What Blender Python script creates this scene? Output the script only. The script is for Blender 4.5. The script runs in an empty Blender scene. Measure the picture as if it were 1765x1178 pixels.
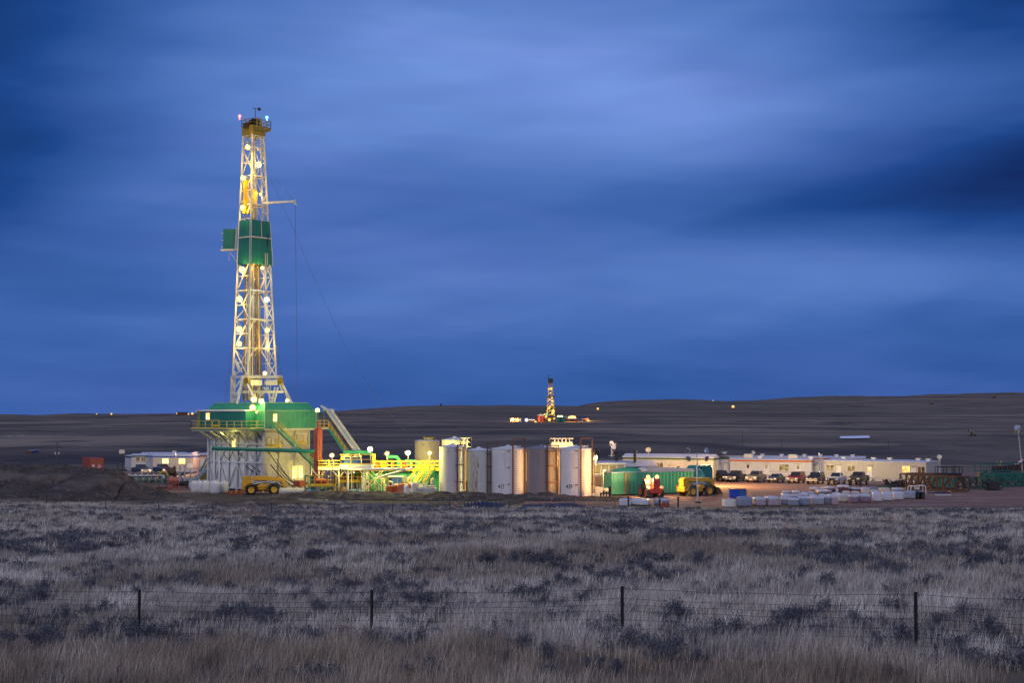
import bpy, bmesh, math, random
import numpy as np
from mathutils import Vector, Matrix
random.seed(7); RNG = np.random.default_rng(11)
S = bpy.context.scene
COL = S.collection
# ------------------------------------------------------------------ camera, world, sun, exposure
F, CX, CY, HOR, H = 2451.4, 882.5, 589.0, 712.0, 12.0
PITCH = math.atan((HOR - CY) / F)
cd = bpy.data.cameras.new('camera'); cam = bpy.data.objects.new('camera', cd); COL.objects.link(cam)
cd.sensor_width = 36; cd.lens = 50; cd.sensor_fit = 'HORIZONTAL'; cd.clip_start = .5; cd.clip_end = 30000
cam.location = (0, 0, H); cam.rotation_euler = (math.pi / 2 + PITCH, 0, 0)
S.camera = cam
S.view_settings.view_transform = 'Standard'; S.view_settings.look = 'None'
S.view_settings.exposure = 0.0; S.view_settings.gamma = 1
S.render.engine = 'CYCLES'
S.cycles.use_denoising = True
S.cycles.sample_clamp_indirect = 2.0; S.cycles.max_bounces = 5; S.cycles.diffuse_bounces = 3
S.cycles.glossy_bounces = 3; S.cycles.transmission_bounces = 3; S.cycles.transparent_max_bounces = 6
S.cycles.caustics_reflective = False; S.cycles.caustics_refractive = False
try: S.cycles.use_light_tree = True
except Exception: pass

def lin(*c):
    return tuple(((v / 255) / 12.92 if v / 255 <= .04045 else ((v / 255 + .055) / 1.055) ** 2.4) for v in c) + (1,)

W = bpy.data.worlds.new('World'); S.world = W; W.use_nodes = True
nt = W.node_tree; nt.nodes.clear(); N = nt.nodes; LK = nt.links
def mth(op, a, b=None, c=None):
    n = N.new('ShaderNodeMath'); n.operation = op
    for i, v in enumerate((a, b, c)):
        if v is None: continue
        if isinstance(v, (int, float)): n.inputs[i].default_value = v
        else: LK.new(v, n.inputs[i])
    return n.outputs[0]
def build_world():
    tc = N.new('ShaderNodeTexCoord'); sep = N.new('ShaderNodeSeparateXYZ'); LK.new(tc.outputs['Generated'], sep.inputs[0])
    x, y, z = sep.outputs
    az = mth('ARCTAN2', x, y); el = mth('ARCSINE', z)
    # long drawn-out cloud streaks: noise over azimuth and elevation, with the streaks tilting a little
    def streak(sa, se, tilt, seed, det=3, rough=.5, dist=.3):
        c = N.new('ShaderNodeCombineXYZ')
        e2 = mth('ADD', el, mth('MULTIPLY', az, tilt))
        LK.new(mth('MULTIPLY', az, sa), c.inputs[0]); LK.new(mth('MULTIPLY', e2, se), c.inputs[1]); c.inputs[2].default_value = seed
        n = N.new('ShaderNodeTexNoise'); n.inputs['Scale'].default_value = 1; n.inputs['Detail'].default_value = det
        n.inputs['Roughness'].default_value = rough; n.inputs['Distortion'].default_value = dist
        LK.new(c.outputs[0], n.inputs['Vector']); return n.outputs['Fac']
    n1 = streak(3.2, 17, .10, 3.1); n2 = streak(7, 60, .03, 9.4, 2, .5, .2); n3 = streak(5, 26, -.22, 21.7, 2)
    L = mth('ADD', .565, mth('MULTIPLY', mth('SUBTRACT', n1, .5), .36))
    L = mth('ADD', L, mth('MULTIPLY', mth('SUBTRACT', n2, .5), .11))
    L = mth('ADD', L, mth('MULTIPLY', mth('SUBTRACT', n3, .5), .20))
    for (px, py, sx, sy, amp) in SKYBLOBS:
        a0, e0 = (px - CX) / F, (HOR - py) / F
        da = mth('DIVIDE', mth('SUBTRACT', az, a0), sx / F); de = mth('DIVIDE', mth('SUBTRACT', el, e0), sy / F)
        q = mth('ADD', mth('MULTIPLY', da, da), mth('MULTIPLY', de, de))
        L = mth('ADD', L, mth('MULTIPLY', mth('EXPONENT', mth('MULTIPLY', q, -1)), amp))
    rmp = N.new('ShaderNodeValToRGB'); LK.new(L, rmp.inputs[0]); cr = rmp.color_ramp
    cr.elements[0].position = 0; cr.elements[0].color = lin(15, 36, 86)
    cr.elements[1].position = 1; cr.elements[1].color = lin(126, 164, 236)
    for p, c in ((.25, (30, 72, 140)), (.5, (64, 103, 174)), (.75, (95, 131, 202))):
        e = cr.elements.new(p); e.color = lin(*c)
    # mauve clouds
    mx = N.new('ShaderNodeMix'); mx.data_type = 'RGBA'; mx.blend_type = 'MULTIPLY'
    pf = mth('MULTIPLY', mth('SUBTRACT', streak(3, 14, .08, 40), .42), 3.0)
    cl = N.new('ShaderNodeClamp'); LK.new(pf, cl.inputs[0]); LK.new(cl.outputs[0], mx.inputs[0])
    LK.new(rmp.outputs[0], mx.inputs[6]); mx.inputs[7].default_value = (1.13, .925, .985, 1)
    # afterglow half of the sky behind the photographer, dark earth below the horizon
    back = N.new('ShaderNodeMapRange'); LK.new(y, back.inputs[0])
    back.inputs[1].default_value = .45; back.inputs[2].default_value = -.7; back.inputs[3].default_value = 0; back.inputs[4].default_value = 1
    m2 = N.new('ShaderNodeMix'); m2.data_type = 'RGBA'; LK.new(back.outputs[0], m2.inputs[0]); LK.new(mx.outputs[2], m2.inputs[6])
    m2.inputs[7].default_value = AFTERGLOW
    up = N.new('ShaderNodeMapRange'); LK.new(z, up.inputs[0]); up.inputs[1].default_value = -.03; up.inputs[2].default_value = -.005
    m3 = N.new('ShaderNodeMix'); m3.data_type = 'RGBA'; LK.new(up.outputs[0], m3.inputs[0]); m3.inputs[6].default_value = (.03, .035, .06, 1)
    LK.new(m2.outputs[2], m3.inputs[7])
    bg = N.new('ShaderNodeBackground'); LK.new(m3.outputs[2], bg.inputs[0]); bg.inputs[1].default_value = 1.0
    out = N.new('ShaderNodeOutputWorld'); LK.new(bg.outputs[0], out.inputs[0])
AFTERGLOW = (.45, .48, .70, 1)
#            px    py   sx   sy   amp    (bright and dark cloud banks; the dark corners imitate lens vignetting)
SKYBLOBS = [(1060, 170, 460, 170, .25), (760, 90, 300, 120, .08), (1330, 225, 380, 80, .10), (420, 160, 260, 150, .12),
            (-40, -20, 330, 230, -.42), (-30, 330, 220, 190, -.30), (1800, -10, 400, 170, -.50), (1840, 330, 380, 140, -.42),
            (1440, 365, 420, 80, -.17), (1490, 478, 380, 50, .16), (1180, 330, 260, 50, -.05), (350, 640, 500, 40, .02),
            (900, 540, 500, 60, .03), (250, 520, 300, 40, -.10), (1765, 650, 250, 90, -.10), (600, 430, 300, 60, .02), (880, 700, 1500, 90, -.16), (1100, 610, 700, 60, -.06)]
build_world()
sd = bpy.data.lights.new('sun', 'SUN'); sd.energy = .45; sd.angle = math.radians(25); sd.color = (1, .94, .95)
so = bpy.data.objects.new('sun', sd); COL.objects.link(so); so.rotation_euler = (math.radians(62), 0, math.radians(-24))

# ------------------------------------------------------------------ pixel <-> world
def ray(px, py):
    u, v = (px - CX) / F, (CY - py) / F
    return Vector((u, math.cos(PITCH) - v * math.sin(PITCH), math.sin(PITCH) + v * math.cos(PITCH)))
def at(px, py, Y):
    d = ray(px, py); return Vector((0, 0, H)) + d * (Y / d.y)
def G(px, py, z=0.0):
    d = ray(px, py); return Vector((0, 0, H)) + d * ((z - H) / d.z)
def PX(px, Y): return (px - CX) / F * Y * 1.0
def ZY(py, Y): return at(CX, py, Y).z

# ------------------------------------------------------------------ mesh builder
class MB:
    def __init__(s): s.v = []; s.f = []; s.m = []; s.sm = []
    def add(s, vs, fs, mi=0, smooth=False):
        o = len(s.v); s.v += [tuple(p) for p in vs]
        for f in fs: s.f.append(tuple(i + o for i in f)); s.m.append(mi); s.sm.append(smooth)
        return s
    def hexa(s, p, mi=0):   # 8 points: bottom 0-3, top 4-7
        return s.add(p, [(3, 2, 1, 0), (4, 5, 6, 7), (0, 1, 5, 4), (1, 2, 6, 5), (2, 3, 7, 6), (3, 0, 4, 7)], mi)
    def box(s, x0, x1, y0, y1, z0, z1, mi=0, M=None):
        p = [Vector(q) for q in ((x0, y0, z0), (x1, y0, z0), (x1, y1, z0), (x0, y1, z0), (x0, y0, z1), (x1, y0, z1), (x1, y1, z1), (x0, y1, z1))]
        if M: p = [M @ q for q in p]
        return s.hexa(p, mi)
    def cbox(s, c, sx, sy, sz, rz=0, mi=0):
        return s.box(-sx / 2, sx / 2, -sy / 2, sy / 2, -sz / 2, sz / 2, mi, Matrix.Translation(c) @ Matrix.Rotation(rz, 4, 'Z'))
    def frame(s, a, b):
        a, b = Vector(a), Vector(b); d = (b - a).normalized()
        up = Vector((0, 0, 1)) if abs(d.z) < .95 else Vector((1, 0, 0))
        r = d.cross(up).normalized(); return a, b, r, r.cross(d).normalized()
    def bar(s, a, b, w, h=None, mi=0):
        h = h or w; a, b, r, u = s.frame(a, b)
        p = [q + r * (w / 2 * i) + u * (h / 2 * j) for q in (a, b) for i, j in ((-1, -1), (1, -1), (1, 1), (-1, 1))]
        return s.hexa(p, mi)
    def tube(s, a, b, r0, r1=None, n=8, mi=0, cap=True):
        r1 = r0 if r1 is None else r1; a, b, r, u = s.frame(a, b)
        vs = [q + (r * math.cos(t) + u * math.sin(t)) * rad for q, rad in ((a, r0), (b, r1)) for t in [2 * math.pi * k / n for k in range(n)]]
        fs = [(k, (k + 1) % n, n + (k + 1) % n, n + k) for k in range(n)]
        s.add(vs, fs, mi, True)
        if cap: s.add(vs, [tuple(range(n))[::-1], tuple(range(n, 2 * n))], mi)
        return s
    def path(s, pts, r, n=8, mi=0):
        for a, b in zip(pts[:-1], pts[1:]): s.tube(a, b, r, n=n, mi=mi)
        return s
    def lathe(s, prof, c=(0, 0, 0), n=32, mi=0, axis='Z', smooth=True, jit=0, cap=True):
        c = Vector(c); vs = []; fs = []
        for (r, z) in prof:
            for k in range(n):
                t = 2 * math.pi * k / n; rr = r * (1 + (jit * (random.random() - .5) if jit else 0))
                p = Vector((rr * math.cos(t), rr * math.sin(t), z))
                if axis == 'Y': p = Vector((p.x, p.z, p.y))
                if axis == 'X': p = Vector((p.z, p.x, p.y))
                vs.append(c + p)
        for i in range(len(prof) - 1):
            for k in range(n):
                fs.append((i * n + k, i * n + (k + 1) % n, (i + 1) * n + (k + 1) % n, (i + 1) * n + k))
        s.add(vs, fs, mi, smooth)
        if cap and prof[0][0] > 1e-4: s.add(vs, [tuple(range(n))[::-1]], mi)
        if cap and prof[-1][0] > 1e-4: s.add(vs, [tuple(range((len(prof) - 1) * n, len(prof) * n))], mi)
        return s
    def prism(s, poly, y0, y1, mi=0, M=None):   # polygon in XZ, extruded along Y
        n = len(poly); p = [Vector((x, y0, z)) for x, z in poly] + [Vector((x, y1, z)) for x, z in poly]
        if M: p = [M @ q for q in p]
        return s.add(p, [tuple(range(n)), tuple(range(n, 2 * n))[::-1]] + [(k, n + k, n + (k + 1) % n, (k + 1) % n) for k in range(n)], mi)
    def sheet(s, a, b, z0, z1, pitch, dep, mi=0, zt=None):   # corrugated steel wall standing on the line a-b
        a, b = Vector((a[0], a[1], 0)), Vector((b[0], b[1], 0)); d = b - a; ln = d.length; d.normalize(); nrm = Vector((d.y, -d.x, 0))
        k = max(2, int(ln / pitch)); st = ln / k; pr = []
        for i in range(k):
            pr += [(i * st, 0), ((i + .42) * st, 0), ((i + .5) * st, dep), ((i + .92) * st, dep)]
        pr.append((ln, 0)); vs = []
        for t, o in pr:
            q = a + d * t + nrm * o; vs += [q + Vector((0, 0, z0)), q + Vector((0, 0, z1))]
        return s.add(vs, [(2 * i, 2 * i + 2, 2 * i + 3, 2 * i + 1) for i in range(len(pr) - 1)], mi)
    def rail(s, pts, h=1.1, sp=1.5, r=.035, mi=0, mid=True, toe=True):
        pts = [Vector(p) for p in pts]; up = Vector((0, 0, 1))
        for a, b in zip(pts[:-1], pts[1:]):
            s.bar(a + up * h, b + up * h, 2 * r, mi=mi)
            if mid: s.bar(a + up * h * .52, b + up * h * .52, 1.5 * r, mi=mi)
            if toe: s.bar(a + up * .1, b + up * .1, r, .16, mi=mi)
            n = max(1, round((b - a).length / sp))
            for i in range(n + 1):
                q = a.lerp(b, i / n); s.bar(q, q + up * h, 2 * r, mi=mi)
        return s
    def build(s, name, mats, parent=None, world=False, bevel=0, sub=0):
        me = bpy.data.meshes.new(name); vs = [Vector(p) for p in s.v]
        if world and parent:
            rt = parent
            while rt.parent: rt = rt.parent
            inv = rt.matrix_basis.inverted(); vs = [inv @ p for p in vs]
        me.from_pydata([tuple(p) for p in vs], [], s.f)
        mats = mats if isinstance(mats, (list, tuple)) else [mats]
        for m in mats: me.materials.append(m)
        me.polygons.foreach_set('material_index', s.m); me.polygons.foreach_set('use_smooth', s.sm)
        b = bmesh.new(); b.from_mesh(me); bmesh.ops.recalc_face_normals(b, faces=b.faces); b.to_mesh(me); b.free()
        me.update(); return link(name, me, parent, bevel)
def link(name, me, parent=None, bevel=0):
    o = bpy.data.objects.new(name, me); COL.objects.link(o)
    if parent: o.parent = parent
    if bevel:
        m = o.modifiers.new('bevel', 'BEVEL'); m.width = bevel; m.segments = 2; m.limit_method = 'ANGLE'; m.angle_limit = math.radians(35)
    return o
def tag(o, label, cat, group=None, kind=None):
    o['label'] = label; o['category'] = cat
    if group: o['group'] = group
    if kind: o['kind'] = kind
    return o
def thing(name, label, cat, loc=(0, 0, 0), rz=0, group=None):
    o = bpy.data.objects.new(name, None); COL.objects.link(o); o.empty_display_size = .2
    o.location = loc; o.rotation_euler = (0, 0, rz)
    bpy.context.view_layer.update() if False else None
    o.matrix_basis = Matrix.Translation(loc) @ Matrix.Rotation(rz, 4, 'Z')
    return tag(o, label, cat, group)
def struct(o): o['kind'] = 'structure'; return o
KIDS = {}
def dup(root, loc, rz, label, group=None, sc=1.0):
    r = root.copy(); COL.objects.link(r)
    r.location = loc; r.rotation_euler = (0, 0, rz); r.scale = (sc, sc, sc); r['label'] = label
    if group: r['group'] = group
    if root.data is None:
        for ch in list(root.children):
            c = ch.copy(); COL.objects.link(c); c.parent = r
            for g in list(ch.children):
                d = g.copy(); COL.objects.link(d); d.parent = c
    return r

# ------------------------------------------------------------------ materials
def mat(name, col, rough=.6, metal=0., var=.18, scale=1.5, bump=0., bscale=8., dirt=None, dscale=(1.2, 1.2, .25), spec=.4):
    m = bpy.data.materials.new(name); m.use_nodes = True; t = m.node_tree; n = t.nodes; l = t.links
    b = n['Principled BSDF']; b.inputs['Roughness'].default_value = rough; b.inputs['Metallic'].default_value = metal
    b.inputs['Specular IOR Level'].default_value = spec
    tc = n.new('ShaderNodeTexCoord'); nz = n.new('ShaderNodeTexNoise'); nz.inputs['Scale'].default_value = scale; nz.inputs['Detail'].default_value = 5
    l.new(tc.outputs['Object'], nz.inputs['Vector'])
    mx = n.new('ShaderNodeMix'); mx.data_type = 'RGBA'; l.new(nz.outputs['Fac'], mx.inputs[0])
    c = col[:3]; mx.inputs[6].default_value = tuple(v * (1 - 1.6 * var) for v in c) + (1,); mx.inputs[7].default_value = tuple(min(1, v * (1 + 1.6 * var)) for v in c) + (1,)
    o = mx.outputs[2]
    if dirt:
        dc, amt = dirt; mp = n.new('ShaderNodeMapping'); mp.inputs['Scale'].default_value = dscale; l.new(tc.outputs['Object'], mp.inputs[0])
        dz = n.new('ShaderNodeTexNoise'); dz.inputs['Scale'].default_value = 2.2; dz.inputs['Detail'].default_value = 6; dz.inputs['Roughness'].default_value = .65
        l.new(mp.outputs[0], dz.inputs['Vector'])
        mr = n.new('ShaderNodeMapRange'); l.new(dz.outputs['Fac'], mr.inputs[0]); mr.inputs[1].default_value = .62 - amt * .25; mr.inputs[2].default_value = .75; mr.inputs[4].default_value = min(1, .4 + amt)
        m2 = n.new('ShaderNodeMix'); m2.data_type = 'RGBA'; l.new(mr.outputs[0], m2.inputs[0]); l.new(o, m2.inputs[6]); m2.inputs[7].default_value = tuple(dc) + (1,)
        o = m2.outputs[2]
    l.new(o, b.inputs['Base Color'])
    if bump:
        bz = n.new('ShaderNodeTexNoise'); bz.inputs['Scale'].default_value = bscale; bz.inputs['Detail'].default_value = 4; l.new(tc.outputs['Object'], bz.inputs['Vector'])
        bp = n.new('ShaderNodeBump'); bp.inputs['Strength'].default_value = bump; bp.inputs['Distance'].default_value = .1
        l.new(bz.outputs['Fac'], bp.inputs['Height']); l.new(bp.outputs[0], b.inputs['Normal'])
    return m
def emit(name, col, st):
    m = bpy.data.materials.new(name); m.use_nodes = True; n = m.node_tree.nodes; n.clear()
    e = n.new('ShaderNodeEmission'); e.inputs[0].default_value = tuple(col[:3]) + (1,); e.inputs[1].default_value = st
    o = n.new('ShaderNodeOutputMaterial'); m.node_tree.links.new(e.outputs[0], o.inputs[0]); return m
def winmat(name, c1, c2, st, scale=1.3):   # a lit room seen through a pane: uneven warm light, curtains
    m = emit(name, c1, st); t = m.node_tree; n = t.nodes; e = [k for k in n if k.type == 'EMISSION'][0]
    tc = n.new('ShaderNodeTexCoord'); nz = n.new('ShaderNodeTexNoise'); nz.inputs['Scale'].default_value = scale; nz.inputs['Detail'].default_value = 2
    t.links.new(tc.outputs['Object'], nz.inputs['Vector']); r = n.new('ShaderNodeValToRGB'); t.links.new(nz.outputs['Fac'], r.inputs[0])
    r.color_ramp.elements[0].position = .38; r.color_ramp.elements[1].position = .6
    r.color_ramp.elements[0].color = tuple(c2) + (1,); r.color_ramp.elements[1].color = tuple(c1) + (1,)
    t.links.new(r.outputs[0], e.inputs[0]); return m
RUST = (.16, .06, .025); DUST = (.16, .11, .08)
m_white = mat('white_paint', (.66, .65, .62), .5, var=.06, dirt=((.34, .27, .2), .25))
m_mast = mat('mast_white_steel', (.62, .60, .54), .45, var=.1, scale=.7, dirt=((.3, .22, .12), .3))
m_grey = mat('galvanised_steel', (.42, .43, .46), .5, .15, var=.12, dirt=((.2, .19, .2), .2))
m_wallL = mat('galvanised_sheet', (.56, .57, .62), .5, .2, var=.12, dirt=((.27, .26, .27), .3))
m_wallR = mat('cream_sheet', (.58, .55, .47), .55, var=.08, dirt=((.3, .23, .14), .35))
m_green = mat('teal_green_paint', (.014, .175, .135), .5, var=.12, scale=.8, dirt=((.05, .12, .09), .3))
m_greenL = mat('lit_light_green_paint', (.03, .25, .15), .5, var=.12, scale=.8, dirt=((.09, .15, .1), .3))  # same rig green, brightened: light on the lit faces put into the colour
m_yel = mat('safety_yellow', (.62, .40, .02), .5, var=.12)
m_olive = mat('crown_yellow', (.33, .235, .03), .5, var=.18, dirt=((.08, .055, .02), .3))
m_dark = mat('dark_steel', (.035, .033, .035), .6, .2, var=.3)
m_black = mat('black_rubber', (.016, .016, .017), .8, var=.2)
m_pipe = mat('drill_pipe_steel', (.27, .19, .11), .5, .3, var=.35, scale=3, dirt=((.1, .06, .03), .3))
m_red = mat('red_oxide_paint', (.33, .06, .04), .5, var=.15, dirt=((.18, .08, .05), .3))
m_orange = mat('orange_paint', (.52, .12, .03), .5, var=.15)
m_blue = mat('blue_paint', (.04, .12, .40), .5, var=.12)
m_mach = mat('machine_yellow', (.62, .33, .022), .45, var=.1, dirt=((.25, .14, .04), .3))
m_brown = mat('rusty_brown_steel', (.13, .06, .032), .75, var=.3, scale=3)
m_wood = mat('weathered_wood', (.30, .2, .12), .85, var=.25, scale=5)
m_glass = mat('dark_glass', (.012, .014, .018), .08, var=.05, spec=.6)
m_chrome = mat('chrome', (.55, .55, .56), .2, .9, var=.05)
m_cream = mat('cream_paint', (.55, .52, .42), .55, var=.1, dirt=((.32, .26, .16), .3))
m_lampbody = mat('lamp_housing', (.60, .62, .68), .35, .1)
e_lamp = emit('lamp_glow', (1, .84, .45), 2.0); e_lampg = emit('lamp_glow_green', (.72, 1, .62), 1.6); e_lampy = emit('lamp_glow_mercury', (1, .95, .58), 2.2)
e_orange = emit('lamp_glow_orange', (1, .62, .22), 2.6); e_redl = emit('lamp_glow_red', (1, .05, .03), 25); e_cyan = emit('lamp_glow_cyan', (.1, .8, 1), 12)
e_tail = emit('tail_lamp_red', (1, .06, .02), 5); e_tiny = emit('far_lamp', (1, .60, .15), 1.5); e_tinyw = emit('far_lamp_white', (.9, .95, 1), 1.3); e_rim = emit('lamp_rim_glow', (1, .68, .20), 1.15)  # e_rim glows on its own to give lamps a bloom-like warm edge
e_win = winmat('lit_window_warm', (1, .72, .22), (.75, .36, .06), 1.6); e_winy = winmat('lit_window_bright', (1, .84, .35), (.9, .5, .1), 2.2)
e_dim = winmat('dim_window', (.7, .48, .2), (.2, .1, .03), .75); e_dimr = winmat('curtained_window', (.35, .13, .05), (.1, .07, .03), .6)
WARM = (1, .66, .10); YELW = (1, .84, .17); ORNG = (1, .48, .11)
def plight(p, power, col=WARM, r=.25, parent=None):
    d = bpy.data.lights.new('lamp_light', 'POINT'); d.energy = power; d.color = col; d.shadow_soft_size = r
    o = bpy.data.objects.new('lamp_light', d); COL.objects.link(o); o.location = p; return o
# ------------------------------------------------------------------ terrain
def sst(a, b, x):
    t = np.clip((x - a) / (b - a), 0, 1); return t * t * (3 - 2 * t)
_T = RNG.random((64, 64))
def vnoise(x, y):
    xi = np.floor(x).astype(int); yi = np.floor(y).astype(int); fx = x - xi; fy = y - yi
    fx = fx * fx * (3 - 2 * fx); fy = fy * fy * (3 - 2 * fy); g = lambda a, b: _T[a % 64, b % 64]
    return (g(xi, yi) * (1 - fx) + g(xi + 1, yi) * fx) * (1 - fy) + (g(xi, yi + 1) * (1 - fx) + g(xi + 1, yi + 1) * fx) * fy - .5
def fbm(x, y, o=4):
    s = 0; a = 1
    for i in range(o): s = s + a * vnoise(x * 2 ** i + 17.3 * i, y * 2 ** i + 5.1 * i); a *= .5
    return s
SKYX = [-600, 0, 60, 130, 330, 450, 560, 640, 700, 800, 950, 995, 1008, 1030, 1100, 1180, 1250, 1300, 1380, 1440, 1500, 1560, 1640, 1765, 2400]
SKYY = [716, 718, 717, 714.5, 714, 713, 711, 705, 701, 699, 699, 700, 697, 693, 688.5, 687, 690, 689, 684, 682, 683.5, 683, 679, 677, 680]
def terrain(x, y):
    x = np.asarray(x, float); y = np.asarray(y, float)
    yy = np.maximum(y, -60)
    f = 8.4 - .0475 * yy + .026 * x * (1 - sst(40, 120, yy)) + .30 * fbm(x / 14, yy / 14, 3) * (1 - sst(120, 172, yy))
    k = .12; z = np.where(f > 2, f, k * np.log1p(np.exp(np.clip(f / k, -60, 60))))
    D = np.maximum(yy, 1); px = CX + F * x / D
    py = np.interp(px, SKYX, SKYY)
    Dr = 3300 + 500 * np.sin(px / 260.0)
    rz = H + (HOR - py) * Dr / F
    up = sst(700, 1, D * 0) * 0 + np.clip((D - 900) / (Dr - 900), 0, 1) ** 1.6
    hill = rz * up
    hill = np.where(D > Dr, rz * (1 - .8 * sst(0, 2500, D - Dr)) - 10 * sst(0, 2500, D - Dr), hill)
    und = 3.0 * fbm(x / 130, yy / 150, 4) * sst(300, 520, D) + 12.0 * fbm(x / 430 + 3, yy / 480 + 8, 4) * sst(600, 1600, D) * (1 - .75 * sst(.72, 1.0, D / Dr))
    dip = -2.0 * sst(295, 420, D) * (1 - sst(700, 1400, D))
    return z + hill + und + dip
def TZ(x, y): return float(terrain(np.array([x]), np.array([y]))[0])
def gnd(px, py, y0=18.):
    d = ray(px, py); ys = np.concatenate([np.linspace(y0, 320, 3000), np.geomspace(320, 9000, 6000)])
    xs = d.x / d.y * ys; zs = H + d.z / d.y * ys; tz = terrain(xs, ys); k = np.argmax(tz >= zs)
    if not (tz >= zs).any(): k = len(ys) - 1
    return Vector((xs[k], ys[k], tz[k]))
def grid_obj(name, X, Y, Z, m):
    ny, nx = X.shape; v = np.stack([X, Y, Z], -1).reshape(-1, 3)
    i = np.arange(ny * nx).reshape(ny, nx); q = np.stack([i[:-1, :-1], i[:-1, 1:], i[1:, 1:], i[1:, :-1]], -1).reshape(-1, 4)
    return np_mesh(name, v, q, m, True)
def np_mesh(name, v, q, m, smooth=False):
    me = bpy.data.meshes.new(name); nf, k = q.shape
    me.vertices.add(len(v)); me.vertices.foreach_set('co', v.astype(np.float32).ravel())
    me.loops.add(nf * k); me.loops.foreach_set('vertex_index', q.astype(np.int32).ravel())
    me.polygons.add(nf); me.polygons.foreach_set('loop_start', np.arange(0, nf * k, k, dtype=np.int32))
    me.polygons.foreach_set('use_smooth', np.full(nf, smooth)); me.update(calc_edges=True); me.materials.append(m)
    return link(name, me)
def ramp_mat(name, layers, rough=.9, bump=0, bscale=3, island=0):
    """layers: list of (scale xyz, detail, lo, hi, colour); the first entry's colour is the base"""
    m = bpy.data.materials.new(name); m.use_nodes = True; t = m.node_tree; n = t.nodes; l = t.links; b = n['Principled BSDF']
    b.inputs['Roughness'].default_value = rough; b.inputs['Specular IOR Level'].default_value = .15
    tc = n.new('ShaderNodeTexCoord'); o = None
    for i, (sc, det, lo, hi, col) in enumerate(layers):
        if i == 0:
            r = n.new('ShaderNodeRGB'); r.outputs[0].default_value = tuple(col) + (1,); o = r.outputs[0]; continue
        mp = n.new('ShaderNodeMapping'); mp.inputs['Scale'].default_value = sc; mp.inputs['Location'].default_value = (i * 7.7, i * 3.1, 0); l.new(tc.outputs['Object'], mp.inputs[0])
        nz = n.new('ShaderNodeTexNoise'); nz.inputs['Scale'].default_value = 1; nz.inputs['Detail'].default_value = det; nz.inputs['Roughness'].default_value = .6; l.new(mp.outputs[0], nz.inputs[0])
        mr = n.new('ShaderNodeMapRange'); mr.inputs[1].default_value = lo; mr.inputs[2].default_value = hi; l.new(nz.outputs['Fac'], mr.inputs[0])
        mx = n.new('ShaderNodeMix'); mx.data_type = 'RGBA'; l.new(mr.outputs[0], mx.inputs[0]); l.new(o, mx.inputs[6]); mx.inputs[7].default_value = tuple(col) + (1,); o = mx.outputs[2]
    if island:
        g = n.new('ShaderNodeNewGeometry'); hs = n.new('ShaderNodeMapRange'); hs.inputs[3].default_value = 1 - island; hs.inputs[4].default_value = 1 + island
        l.new(g.outputs['Random Per Island'], hs.inputs[0]); mu = n.new('ShaderNodeVectorMath'); mu.operation = 'SCALE'; l.new(o, mu.inputs[0]); l.new(hs.outputs[0], mu.inputs['Scale']); o = mu.outputs[0]
    l.new(o, b.inputs['Base Color'])
    if bump:
        bz = n.new('ShaderNodeTexNoise'); bz.inputs['Scale'].default_value = bscale; bz.inputs['Detail'].default_value = 6; l.new(tc.outputs['Object'], bz.inputs[0])
        bp = n.new('ShaderNodeBump'); bp.inputs['Strength'].default_value = bump; bp.inputs['Distance'].default_value = .3; l.new(bz.outputs['Fac'], bp.inputs['Height']); l.new(bp.outputs[0], b.inputs['Normal'])
    return m
m_ground = ramp_mat('prairie_ground', [(0, 0, 0, 0, (.185, .135, .092)), ((.12, .12, 1), 6, .42, .62, (.125, .10, .08)), ((.013, .0024, 1), 4, .42, .66, (.068, .053, .045)),
                                       ((.0032, .0008, 1), 5, .46, .64, (.29, .215, .14)), ((.0048, .0010, 1), 5, .52, .66, (.055, .044, .040)), ((.009, .0016, 1), 4, .55, .68, (.15, .105, .068))], .95, .6, .5)
m_soil = ramp_mat('bare_soil', [(0, 0, 0, 0, (.072, .058, .053)), ((.5, .5, .5), 7, .4, .65, (.045, .037, .036)), ((.12, .2, .3), 6, .5, .65, (.125, .104, .09)), ((1.7, 1.7, 1.7), 6, .55, .68, (.15, .125, .11))], .95, 1.0, 2.2)
m_pad = ramp_mat('scoria_gravel', [(0, 0, 0, 0, (.27, .165, .12)), ((.25, .5, 1), 7, .4, .65, (.20, .115, .088)), ((.06, .16, 1), 6, .5, .62, (.31, .215, .165)), ((2, 2, 2), 5, .5, .7, (.16, .10, .085))], .95, .5, 6)
m_sand = ramp_mat('pale_sand', [(0, 0, 0, 0, (.23, .18, .14)), ((1, 1, 1), 5, .4, .7, (.16, .12, .10))], .95, .5, 4)
def make_ground():
    ys = np.concatenate([np.linspace(-60, 12, 20), np.linspace(13, 172, 210), np.linspace(173, 300, 90), np.geomspace(302, 9500, 330)])
    s = np.concatenate([np.linspace(-1.6, -.5, 25)[:-1], np.linspace(-.5, .5, 520), np.linspace(.5, 1.6, 25)[1:]])
    X = s[None, :] * (np.maximum(ys, 0)[:, None] + 45); Y = np.repeat(ys[:, None], len(s), 1)
    struct(grid_obj('ground', X, Y, terrain(X, Y), m_ground))
make_ground()
def gpoly(name, pts, z, m, sub=60, amp=1.2):
    """flat sheet over a pixel outline, its edge roughened"""
    w = []
    for i in range(len(pts)):
        a, b = pts[i], pts[(i + 1) % len(pts)]; n = max(2, int((Vector(b) - Vector(a)).length / 2))
        for k in range(n):
            p = Vector(a).lerp(Vector(b), k / n); w.append((p[0] + amp * (random.random() - .5), p[1] + amp * (random.random() - .5), z))
    mb = MB(); mb.add(w, [tuple(range(len(w)))]); return struct(mb.build(name, m))
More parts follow.
